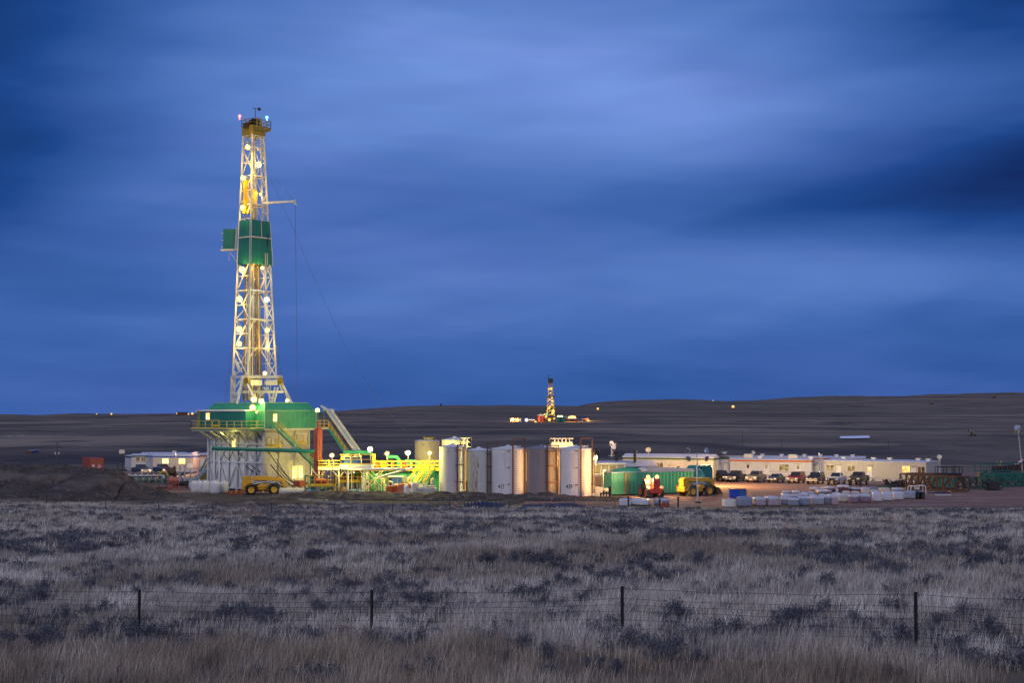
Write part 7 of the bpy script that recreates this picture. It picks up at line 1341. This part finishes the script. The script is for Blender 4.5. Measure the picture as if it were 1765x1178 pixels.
t = thing('walkway_mat', 'long pale timber mat edging the gravel behind the pipe rack', 'mat', (PX(262, 258), 258, .012)); m = MB(); [m.box(-7 + k * 1.75, -5.3 + k * 1.75, -1.4, 1.4, 0, .18) for k in range(8)]; m.build('timber', mat('pale_timber', (.36, .30, .27), .85, var=.2), t)
# open pipe stubs in front of the pumps beside the last tank
t = thing('valve_stubs', 'dark jagged valve stubs on the bund below the control cabins', 'valves', (PX(1041, 200), 200, .3)); m = MB(); [m.tube((x, 0, 0), (x, 0, h), .12, n=8) for x, h in ((-.5, .5), (-.1, .8), (.3, .6), (.7, 1.4), (.9, 1.3))]; m.tube((-.5, 0, .4), (.9, 0, .4), .1, n=8); m.build('pipe', m_dark, t)
t = thing('machine_skid', 'orange lit pale machine skid right of the last tank', 'machine', (PX(1036, 203.5), 203.5, 0)); m = MB(); m.box(-1.3, 1.3, -.5, .8, .1, .5); m.box(-.9, .3, -.4, .7, .5, 1.4); m.tube((.4, 0, .9), (1.2, 0, .9), .35, n=12); m.tube((-1.1, 0, .5), (-1.1, 0, 1.6), .12, n=8); m.build('body', m_cream, t, bevel=.03)

m_rack = mat('dark_teal_rack', (.012, .105, .08), .55, var=.2, dirt=((.05, .05, .045), .35)); m_rust2 = mat('dark_rust_truss', (.085, .042, .026), .8, var=.3, scale=3)
# ------------------------------------------------------------------ steel trusses and frames at the right of the yard
def truss(label, a, b, w, h, mt, n, z0=.15, r=.10, name='steel_truss', grp='steel trusses in the right yard', diag=True):
    a, b = Vector((a[0], a[1], 0)), Vector((b[0], b[1], 0)); d = (b - a); L = d.length; t = thing(name, label, 'truss', a, math.atan2(d.y, d.x), grp); m = MB()
    for y in (0, w):
        for z in (z0, z0 + h): m.bar((0, y, z), (L, y, z), r * 1.4)
    m.build('chord', mt, t); m = MB()
    for k in range(n + 1):
        x = L * k / n
        for y in (0, w): m.bar((x, y, z0), (x, y, z0 + h), r)
        m.bar((x, 0, z0 + h), (x, w, z0 + h), r); m.bar((x, 0, z0), (x, w, z0), r)
        if k < n and diag:
            x2 = L * (k + 1) / n
            for y in (0, w): m.bar((x, y, z0 if k % 2 else z0 + h), (x2, y, z0 + h if k % 2 else z0), r * .85)
            m.bar((x, 0, z0 + h), (x2, w, z0 + h), r * .7)
    m.build('lattice', mt, t); m = MB(); [m.box(L * k - .3, L * k + .3, -.2, w + .2, 0, z0 - .02) for k in (.1, .9)]; m.build('timber', m_wood, t); return t
truss('rusty brown lattice truss lying in front of the beige trailer', q(1549, 225), q(1646, 214), 2.4, 2.1, m_rust2, 9, .25, .14)
truss('second rusty truss section behind the long brown one', q(1560, 231), q(1605, 228), 2, 1.9, m_rust2, 6, .3, .12)
t, L, w, r = house('teal_tank', 'teal rectangular steel tank behind the brown truss', 'tank', q(1600, 226), q(1641, 224), 2.5, ZY(823.5, 225), m_teal, m_teal, .3, 0, None, .7, .06, .25)
truss('low dark green truss right of the brown truss', q(1648, 226), q(1716, 222), 2.2, 1.5, mat('dark_green_steel', (.012, .06, .045), .5), 6, .25, .15)
truss('teal truss frame at the far right edge', q(1712, 229), q(1800, 232), 2.4, 1.8, m_rack, 7, .25, .15, diag=True)
truss('bright green railed walkway section behind the teal truss', q(1693, 245), q(1765, 250), 2, 1.3, m_rack, 7, 1.9, .10, diag=False)
t = thing('steel_box', 'bright green long box under the railed walkway section', 'box', (PX(1693, 244), 243.6, 0), .07); m = MB(); m.box(0, 7.6, 0, 2.2, .3, 1.75); [m.box(x - .05, x + .05, -.05, 0, .3, 1.75) for x in np.linspace(.05, 7.5, 9)]; m.build('body', m_rack, t); m = MB(); [m.box(x, x + .4, .2, 2, 0, .3) for x in (.5, 6.5)]; m.build('support', m_dark, t)
t = thing('dark_bundle', 'black bundle of hoses at the right end of the dark green truss', 'bundle', (PX(1709, 220), 220, 0)); m = MB(); rg_ = random.Random(4); [m.path([(rg_.uniform(-1, -.6), y, .2 + .12 * k), (0, y + .1, .25 + .13 * k), (rg_.uniform(.7, 1.1), y, .1 + .13 * k)], .14, 8) for k in range(10) for y in (0, .3, .6)]; m.build('hose', m_dark, t)
t = thing('scrap_pile', 'low pile of dark scrap and green netting left of the brown truss', 'pile', (PX(1540, 226), 226, 0)); m = MB(); [m.bar((rg_.uniform(-2.2, 2.4), rg_.uniform(-.5, .5), rg_.uniform(.05, .4)), (rg_.uniform(-2.2, 2.4), rg_.uniform(-.5, .5), rg_.uniform(.3, 1.5)), rg_.uniform(.06, .2)) for k in range(46)]; m.build('scrap', m_dark, t); m = MB(); m.lathe([(1.7, 0), (1.4, .35), (.8, .6), (.001, .7)], (-1.5, .3, 0), 20, jit=.2); m.build('netting', mat('olive_net', (.06, .06, .03), .9, var=.4, scale=4), t)
t = thing('conveyor', 'brown mound shaped hopper with a sloping white conveyor', 'conveyor', (PX(1752, 262), 262, 0)); m = MB(); m.prism([(-2.0, .2), (2.6, .2), (2.4, 2.2), (1.6, 3.4), (.2, 3.2), (-1.6, 1.6)], -1.2, 1.2); m.build('body', m_brown, t); m = MB(); m.bar((-2.8, -1.3, 1.2), (.4, -1.3, 3.4), .25, .3); m.build('belt', m_white, t); m = MB(); m.bar((-4.2, -1.2, 2.0), (-3.4, -1.2, 3.2), .1); m.bar((-4.4, -1.2, 3.0), (-3.2, -1.2, 2.2), .1); m.build('arm', m_yel, t)
t = thing('flat_trailer', 'black open frame trailer behind the teal tank', 'trailer', (PX(1635, 234), 234, 0)); m = MB(); m.box(-2, 2, 0, 1.5, 1.9, 2.1); [m.bar((x, y, 2.1), (x, y, 3.1), .12) for x in (-2, -.6, .8, 2) for y in (0, 1.5)]; [m.bar((-2, y, 3.1), (2, y, 3.1), .12) for y in (0, 1.5)]; m.build('frame', m_dark, t); [put_wheel(t, (x, .1, .5), .5, .3, m_black, m_dark) for x in (-1, 1)]; m = MB(); m.box(-1.9, 1.9, .2, 1.3, 1.0, 1.9); m.build('chassis', m_dark, t)
# truck parked behind the rails
t = thing('red_tool_box', 'dark red low machine behind the green walkway section', 'machine', (PX(1738, 252), 252, 0)); m = MB(); m.prism([(-3, .4), (3, .4), (3, 2.2), (1.5, 2.9), (-1, 2.6), (-3, 2.6)], -.8, .8); m.build('body', mat('dark_maroon', (.07, .015, .018), .6, var=.3), t, bevel=.05)
# sand piles near the low bund
for px_, py_, w, h, lab in ((327, 870, 20, 8, 'smooth pale sand pile at the foot of the bund'), (430, 872, 34, 7, 'low spread sand pile left of the plastic sheeting'), (357, 874, 22, 5, 'flat sand pile between the two larger ones'), (298, 873, 16, 4, 'smallest sand pile at the left')):
    p = gnd(px_, py_); W_ = w / F * p.y; h_ = h / F * p.y; m = MB(); n = 26; pr = [(1.0, -.05), (.93, .12), (.8, .45), (.6, .75), (.35, .94), (.15, 1.0), (.001, 1.01)]; vs = []
    m.lathe([(W_ / 2 * r, h_ * z) for r, z in pr], (0, 0, 0), n, jit=.06); o = m.build('sand_pile', m_sand); o.location = p; tag(o, lab, 'sand pile', 'sand piles by the fence')
# ------------------------------------------------------------------ far away: second rig, pump jacks, poles, lights
def far_rig():
    b = gnd(949, 727); D_ = b.y; k = D_ / F; t = thing('drilling_rig', 'small distant lit drilling rig standing on the plain', 'drilling rig', b)
    hh = 66 * k; m = MB(); w0, w1 = 4.2, 1.6; z0 = 9 * k
    lg = lambda i, s: Vector(((w0 + (w1 - w0) * s) * (-1, 1, 1, -1)[i], (w0 + (w1 - w0) * s) * (-1, -1, 1, 1)[i], z0 + (hh - z0) * s))
    for i in range(4): m.bar(lg(i, 0), lg(i, 1), .9)
    for q_ in range(9):
        for i in range(4): m.bar(lg(i, q_ / 9), lg((i + 1) % 4, (q_ + 1) / 9), .6)
    m.build('mast', m_olive, t); m = MB(); m.box(-2.6, 2.6, -2.6, 2.6, hh, hh + 5); m.bar((-2.4, 0, hh + 5), (-2.4, 0, hh + 9), .6); m.build('crown', m_dark, t)
    m = MB(); m.box(-4.6, 4.6, -3.5, 3.5, hh * .61, hh * .66); m.build('board', m_dark, t)
    m = MB(); m.box(-8, 7, -6, 6, 1.5, z0 - 1.5); [m.box(x - .6, x + .6, -6, 6, 0, 1.6) for x in (-7, 0, 6)]; m.build('substructure', m_brown, t); m = MB(); m.box(-13, -7.5, -4, 4, 4.5, 8); m.build('doghouse', m_grey, t)
    lp = [(946, 671, e_tiny, 1.1), (950, 670.5, e_tiny, 1.5), (949, 678, e_tiny, .9), (951.5, 686, e_tiny, 1.0), (948, 689.5, e_tiny, 1.0), (952, 692, e_tiny, 1.4), (951.5, 698, e_tiny, 1.2), (948, 701, e_tiny, 1.0), (946.3, 704, e_tiny, 1.5), (953.5, 709, e_tiny, 1.9), (952.5, 713, e_tiny, 1.6), (942.5, 714, emit('far_lamp_green', (.2, 1, .5), 1.2), 1.1), (947, 724, e_tiny, 1.8), (941, 719, e_tiny, 1.3), (939, 715, e_tiny, 1.0), (955, 722, e_tiny, 1.0)]
    for px_, py_, e_, r_ in lp:
        q_ = at(px_, py_, D_ - 9) - b; m = MB(); m.lathe([(.001, -r_), (r_ * .7, -r_ * .7), (r_, 0), (r_ * .7, r_ * .7), (.001, r_)], tuple(q_), 10); m.build('mast_lamp', e_, t)
    for s in (.15, .5, .8): plight(b + Vector((-3, -10, z0 + (hh - z0) * s)), 2600, WARM, 1)
    plight(b + Vector((0, -16, 12)), 3500, YELW, 1)
    # cabins, tanks and vehicles round it
    def hut(px, w, h, mt, label, cat='cabin', pyb=728):
        g = gnd(px, pyb); o = thing('far_cabin', label, cat, g, 0, 'cabins at the distant rig'); m = MB(); m.box(-w / 2, w / 2, -3, 3, .3, h); m.build('wall', mt, o); m = MB(); m.box(-w / 2 - .4, w / 2 + .4, -3.4, 3.4, h, h + .5); m.build('roof', m_troof, o); m = MB(); m.box(-w * .1, w * .12, -3.12, -3.01, 1, h - .8); m.build('door', m_dark, o); return g
    hut(932, 6, 7, m_red, 'reddish cabin just left of the distant rig'); hut(886, 9, 3.6, m_cream, 'pale lit cabin far left of the distant rig', pyb=728); hut(894, 5, 3.2, m_tw, 'small pale cabin at the left of the distant camp', pyb=728); hut(966, 9, 5, m_green, 'green tank cabin right of the distant rig'); hut(974, 4, 5.5, m_greenL, 'upright green vessel right of the distant rig', 'vessel'); hut(985, 12, 3.5, m_red, 'low red cabin under the orange distant lamps'); hut(916, 6, 2.5, m_dark, 'dark vehicle between the distant camp and rig', 'vehicle', 728.5); hut(1008, 7, 2, m_brown, 'low brown shed right of the distant orange lamps', 'shed', 726)
    for px_, py_, e_, r_, lab, pw, c in ((883.5, 724, e_tiny, 1.0, 'left orange lamp of the distant camp', 900, ORNG), (884.5, 723.5, e_tiny, 1.5, 'orange lamp over the pale distant cabin', 1300, (1, .28, .05)), (893.5, 724, e_tiny, 1.5, 'orange lamp at the end of the distant camp', 1300, (1, .28, .05)), (907.5, 724.5, e_tinyw, 2.0, 'white lamp between the distant camp and rig', 1500, (.9, .95, 1)), (923, 727.5, e_tiny, 1.3, 'low orange lamp left of the reddish cabin', 2500, (1, .4, .12)), (963, 719.5, emit('far_lamp_lime', (.85, 1, .45), 2), 2.0, 'left lime lamp right of the distant rig', 3000, (.9, 1, .5)), (967.5, 719.5, bpy.data.materials['far_lamp_lime'], 2.0, 'right lime lamp right of the distant rig', 3000, (.9, 1, .5)),
                                         (982, 721, emit('far_lamp_orange', (1, .6, .16), 3), 2.0, 'left of three close orange distant lamps', 5000, ORNG), (986, 720.5, bpy.data.materials['far_lamp_orange'], 2.4, 'middle of three close orange distant lamps', 5000, ORNG), (990, 720.5, bpy.data.materials['far_lamp_orange'], 1.9, 'right of three close orange distant lamps', 5000, ORNG), (975, 727.5, e_tiny, 1.5, 'low orange lamp below the green vessel', 2500, (1, .4, .12)), (1014, 725, e_tiny, 1.3, 'orange lamp by the low brown shed', 3000, (1, .4, .12)), (1011, 723.5, e_tail, 1.0, 'small red lamp by the low brown shed', 0, ORNG)):
        p = at(px_, py_, D_ - 8); g = TZ(p.x, p.y); o = thing('far_lamp', lab, 'lamp', (p.x, p.y, g), 0, 'lamps at the distant rig'); m = MB(); m.bar((0, 0, 0), (0, 0, max(.5, p.z - g)), .3); m.build('post', m_dark, o); m = MB(); m.lathe([(.001, -r_), (r_ * .7, -r_ * .7), (r_, 0), (r_ * .7, r_ * .7), (.001, r_)], (0, 0, p.z - g), 10); m.build('lamp_head', e_, o)
        if pw: plight(Vector((p.x, p.y - r_ - 1.5, max(p.z, g + 2))), pw * 2.2, c, .8)
far_rig()
def far_light(px, py, Y, r, e, label):
    p = at(px, py, Y); g = TZ(p.x, Y); t = thing('far_lamp', label, 'lamp', (p.x, Y, min(g, p.z - 2)), 0, 'lights on the horizon'); h = p.z - min(g, p.z - 2); m = MB(); m.bar((0, 0, 0), (0, 0, h), r * .25); m.build('post', m_dark, t); m = MB(); m.lathe([(.001, -r), (r * .7, -r * .7), (r, 0), (r * .7, r * .7), (.001, r)], (0, 0, h), 10); m.build('lamp_head', e, t)
for px_, py_, r_, e_, lab in ((17.5, 717.5, 5.5, e_tiny, 'brightest far yellow light at the left horizon'), (26.5, 717.5, 4.2, e_tiny, 'far yellow light just right of the brightest one'), (45, 717.5, 1.6, e_tinyw, 'faint white far light on the left horizon'), (62.5, 717.3, 4.0, e_tiny, 'far yellow light third along the left horizon'), (69, 718, 2.4, e_tiny, 'small far light close to the third yellow one'), (80, 718, 1.4, e_tinyw, 'faintest far light on the left horizon')): far_light(px_, py_, 6200, r_, e_, lab)
for px_, py_, r_, e_, lab in ((166.5, 714, 1.3, e_tiny, 'small pale light above the left hill'), (192, 714, 2.2, e_tiny, 'orange light standing on the left hilltop'), (305, 713, 1.8, e_tiny, 'orange light left of the distant hilltop shed'), (324.5, 714.3, 2.0, e_tiny, 'orange light right of the distant hilltop shed'), (331.5, 713.5, 3.0, e_tiny, 'brightest orange light beside the doghouse'), (1030.5, 705, 1.7, e_tiny, 'single yellow light under the dark mesa'), (1263.5, 701.5, 2.2, e_tiny, 'single yellow light on the right hillside'), (1229, 691, .8, e_tinyw, 'tiny pale light on the right ridge')): far_light(px_, py_, gnd(px_, py_ + 1.5).y - 5 if gnd(px_, py_ + 1.5).y < 6000 else 3000, r_, e_, lab)
g = gnd(315, 716); t = thing('far_shed', 'low brown shed between orange lights on the left hilltop', 'shed', (g.x, g.y, TZ(g.x, g.y))); k = g.y / F; m = MB(); m.box(-9 * k, 8 * k, -4, 4, 0, 4.6 * k); m.build('wall', m_brown, t); m = MB(); m.box(-9.4 * k, 8.4 * k, -5, 5, 4.6 * k, 5.1 * k); m.build('roof', m_droof, t)
for px_, py_, c, lab in ((14, 752.5, (.1, 1, .3), 'green dot light in the dark hollow at left'), (19, 752.5, (.3, .8, 1), 'pale cyan dot light beside the green one'), (32, 752.5, (.25, .5, 1), 'blue dot light in the dark hollow'), (37.5, 751.5, (.15, 1, .3), 'second green dot light in the dark hollow'), (41, 752.5, (.3, .7, 1), 'last blue dot light in the dark hollow')):
    g = gnd(px_, py_ + 1); k = g.y / F; t = thing('far_lamp', lab, 'lamp', g, 0, 'coloured dots in the hollow'); m = MB(); m.bar((0, 0, 0), (0, 0, 1.0 * k), .2 * k); m.build('post', m_dark, t); m = MB(); m.lathe([(.001, -.5 * k), (.5 * k, 0), (.001, .5 * k)], (0, 0, 1.2 * k), 8); m.build('lamp_head', emit('dot_lamp', c, 1.0), t)
def pole(px, pyt, pyb, label, arms=0, tf=False):
    g = gnd(px, pyb); k = g.y / F; h = (pyb - pyt) * k; t = thing('utility_pole', label, 'utility pole', g, 0, 'utility poles on the plain'); m = MB(); m.tube((0, 0, -.5), (0, 0, h), .12 + .05 * k, .09 + .04 * k, n=7); m.build('pole', m_postw, t)
    if arms: m = MB(); [m.bar((-4.0 * k, 0, h - s * k), (4.0 * k, 0, h - s * k), .3 * k + .05) for s in ((1, 8) if arms > 1 else (1,))]; m.build('cross_arm', m_postw, t)
    if tf:
        for s in (-3, 3, ): m = MB(); m.tube((s * k, 0, h - 21 * k), (s * k, 0, h - 17 * k), 1.1 * k, n=12); m.build('transformer', m_tank, t)
m_postw = mat('grey_pole_wood', (.10, .085, .08), .9, var=.2)
for a in ((98, 763, 806, 'wooden power pole with two cross arms and transformers at left', 2, True), (80.5, 783, 806, 'short plain pole left of the transformer pole', 0, False), (18, 782, 800, 'faint pole with cross arm at the far left', 1, False), (1531.5, 758, 782, 'bare pole behind the beige trailer', 0, False), (1644, 763, 820, 'thin pole right of the beige trailer end', 0, False), (1280, 745, 770, 'faint pole above the pickup row', 0, False), (1347, 756, 772, 'faint pole above the white roofed trailer', 0, False), (214, 706, 716, 'thin pole on the left hilltop skyline', 0, False), (258.5, 706, 715, 'thicker pole with box on the skyline', 0, False), (279, 708.5, 715, 'short pole on the skyline left of the shed', 0, False)): pole(*a)
g = gnd(760, 700.5); k = g.y / F; t = thing('hilltop_hut', 'tiny dark hut on the skyline above the tanks', 'hut', g); m = MB(); m.box(-1.6 * k, 1.6 * k, -3, 3, -2, 3.2 * k); m.build('wall', m_brown, t); m = MB(); m.box(-2 * k, 2 * k, -4, 4, 3.2 * k, 3.8 * k); m.build('roof', m_dark, t)
g = gnd(56, 782); k = g.y / F; t = thing('far_shed', 'low brown shed with a pale roof in the left plain', 'shed', g); m = MB(); m.box(-7 * k, 5 * k, -3, 3, 0, 4.5 * k); m.build('wall', m_brown, t); m = MB(); m.box(-1 * k, 6 * k, -3.4, 3.4, 4.5 * k, 5.4 * k); m.build('roof', m_blueroof, t); m = MB(); m.box(5 * k, 8 * k, -2, 2, 0, 2 * k); m.build('annex', m_blue, t)
def pumpjack(px, pyb, pxh, label, flip=1):
    g = gnd(px, pyb); s = pxh / F * g.y / 6.0; t = thing('pump_jack', label, 'pump jack', g, .2, 'pump jacks on the hills'); c = lambda p: tuple(Vector((p[0] * flip, p[1], p[2])) * s)
    m = MB(); m.bar(c((-1.2, -.6, 0)), c((0, 0, 4.4)), .55 * s); m.bar(c((-1.2, .6, 0)), c((0, 0, 4.4)), .55 * s); m.bar(c((1.0, 0, 0)), c((0, 0, 4.4)), .55 * s); m.build('samson_post', m_dark, t)
    m = MB(); m.bar(c((-3.2, 0, 5.2)), c((3.0, 0, 3.9)), .42 * s, .55 * s); m.build('walking_beam', m_olive, t); m = MB(); m.bar(c((-3.3, 0, 6.0)), c((-3.6, 0, 4.2)), .5 * s, .8 * s); m.bar(c((-3.7, 0, 4.2)), c((-3.7, 0, 0)), .1 * s); m.build('horse_head', m_dark, t)
    m = MB(); m.bar(c((3.0, 0, 3.9)), c((3.0, 0, 1.2)), .25 * s); m.cbox(c((3.4, 0, 1.0)), 2.0 * s, .9 * s, 1.4 * s); m.box(-1.8 * s if flip > 0 else -4.6 * s, 4.6 * s if flip > 0 else 1.8 * s, -.8 * s, .8 * s, -.3, .3 * s); m.build('crank', m_dark, t)
for a in ((1675, 752.5, 11, 'dark pump jack with yellow beam on the right slope', 1), (1714, 687, 7, 'pump jack silhouetted near the top of the right ridge', -1), (1604, 698, 7, 'faint pump jack halfway up the right hill', 1), (1241, 688, 4, 'tiny pump jack on the mesa skyline', 1), (1413, 705.5, 3, 'tiny dark pump jack in the middle of the right hillside', -1), (1368, 684.5, 4, 'tiny pump jack on the right skyline', -1)): pumpjack(*a)
# lamps added to light the trailers and yard, whose real source is out of sight
for px_, py_, Y, pw, col, lab in ((1219, 776, 235.5, 18000, (1, .58, .22), 'added lamp on a thin pole beside the teal square tank'), (1412, 783, 249, 1800, (1, .85, .5), 'added lamp above the grey trailer end'), (303, 784, 276, 3600, (1, .72, .36), 'added lamp on a pole in front of the bright windowed trailer'), (357, 781, 291, 1100, (1, .48, .28), 'added salmon lamp by the salmon trailer')):
    q_ = at(px_, py_, Y); t = thing('added_yard_lamp', lab, 'lamp', (q_.x, Y, 0), 0, 'added lamps over the camp'); m = MB(); m.bar(Vector((q_.x, Y + .2, 0)), Vector((q_.x, Y + .2, q_.z + .1)), .08); rb(m, 'post', m_dark, t); floodlamp(q_, t, e_lamp, .10, 0, col, (.1, -.8, -.4), 'lamp_head', False); plight(q_ + Vector((.2, -2.5, .4)), pw, col, .25)
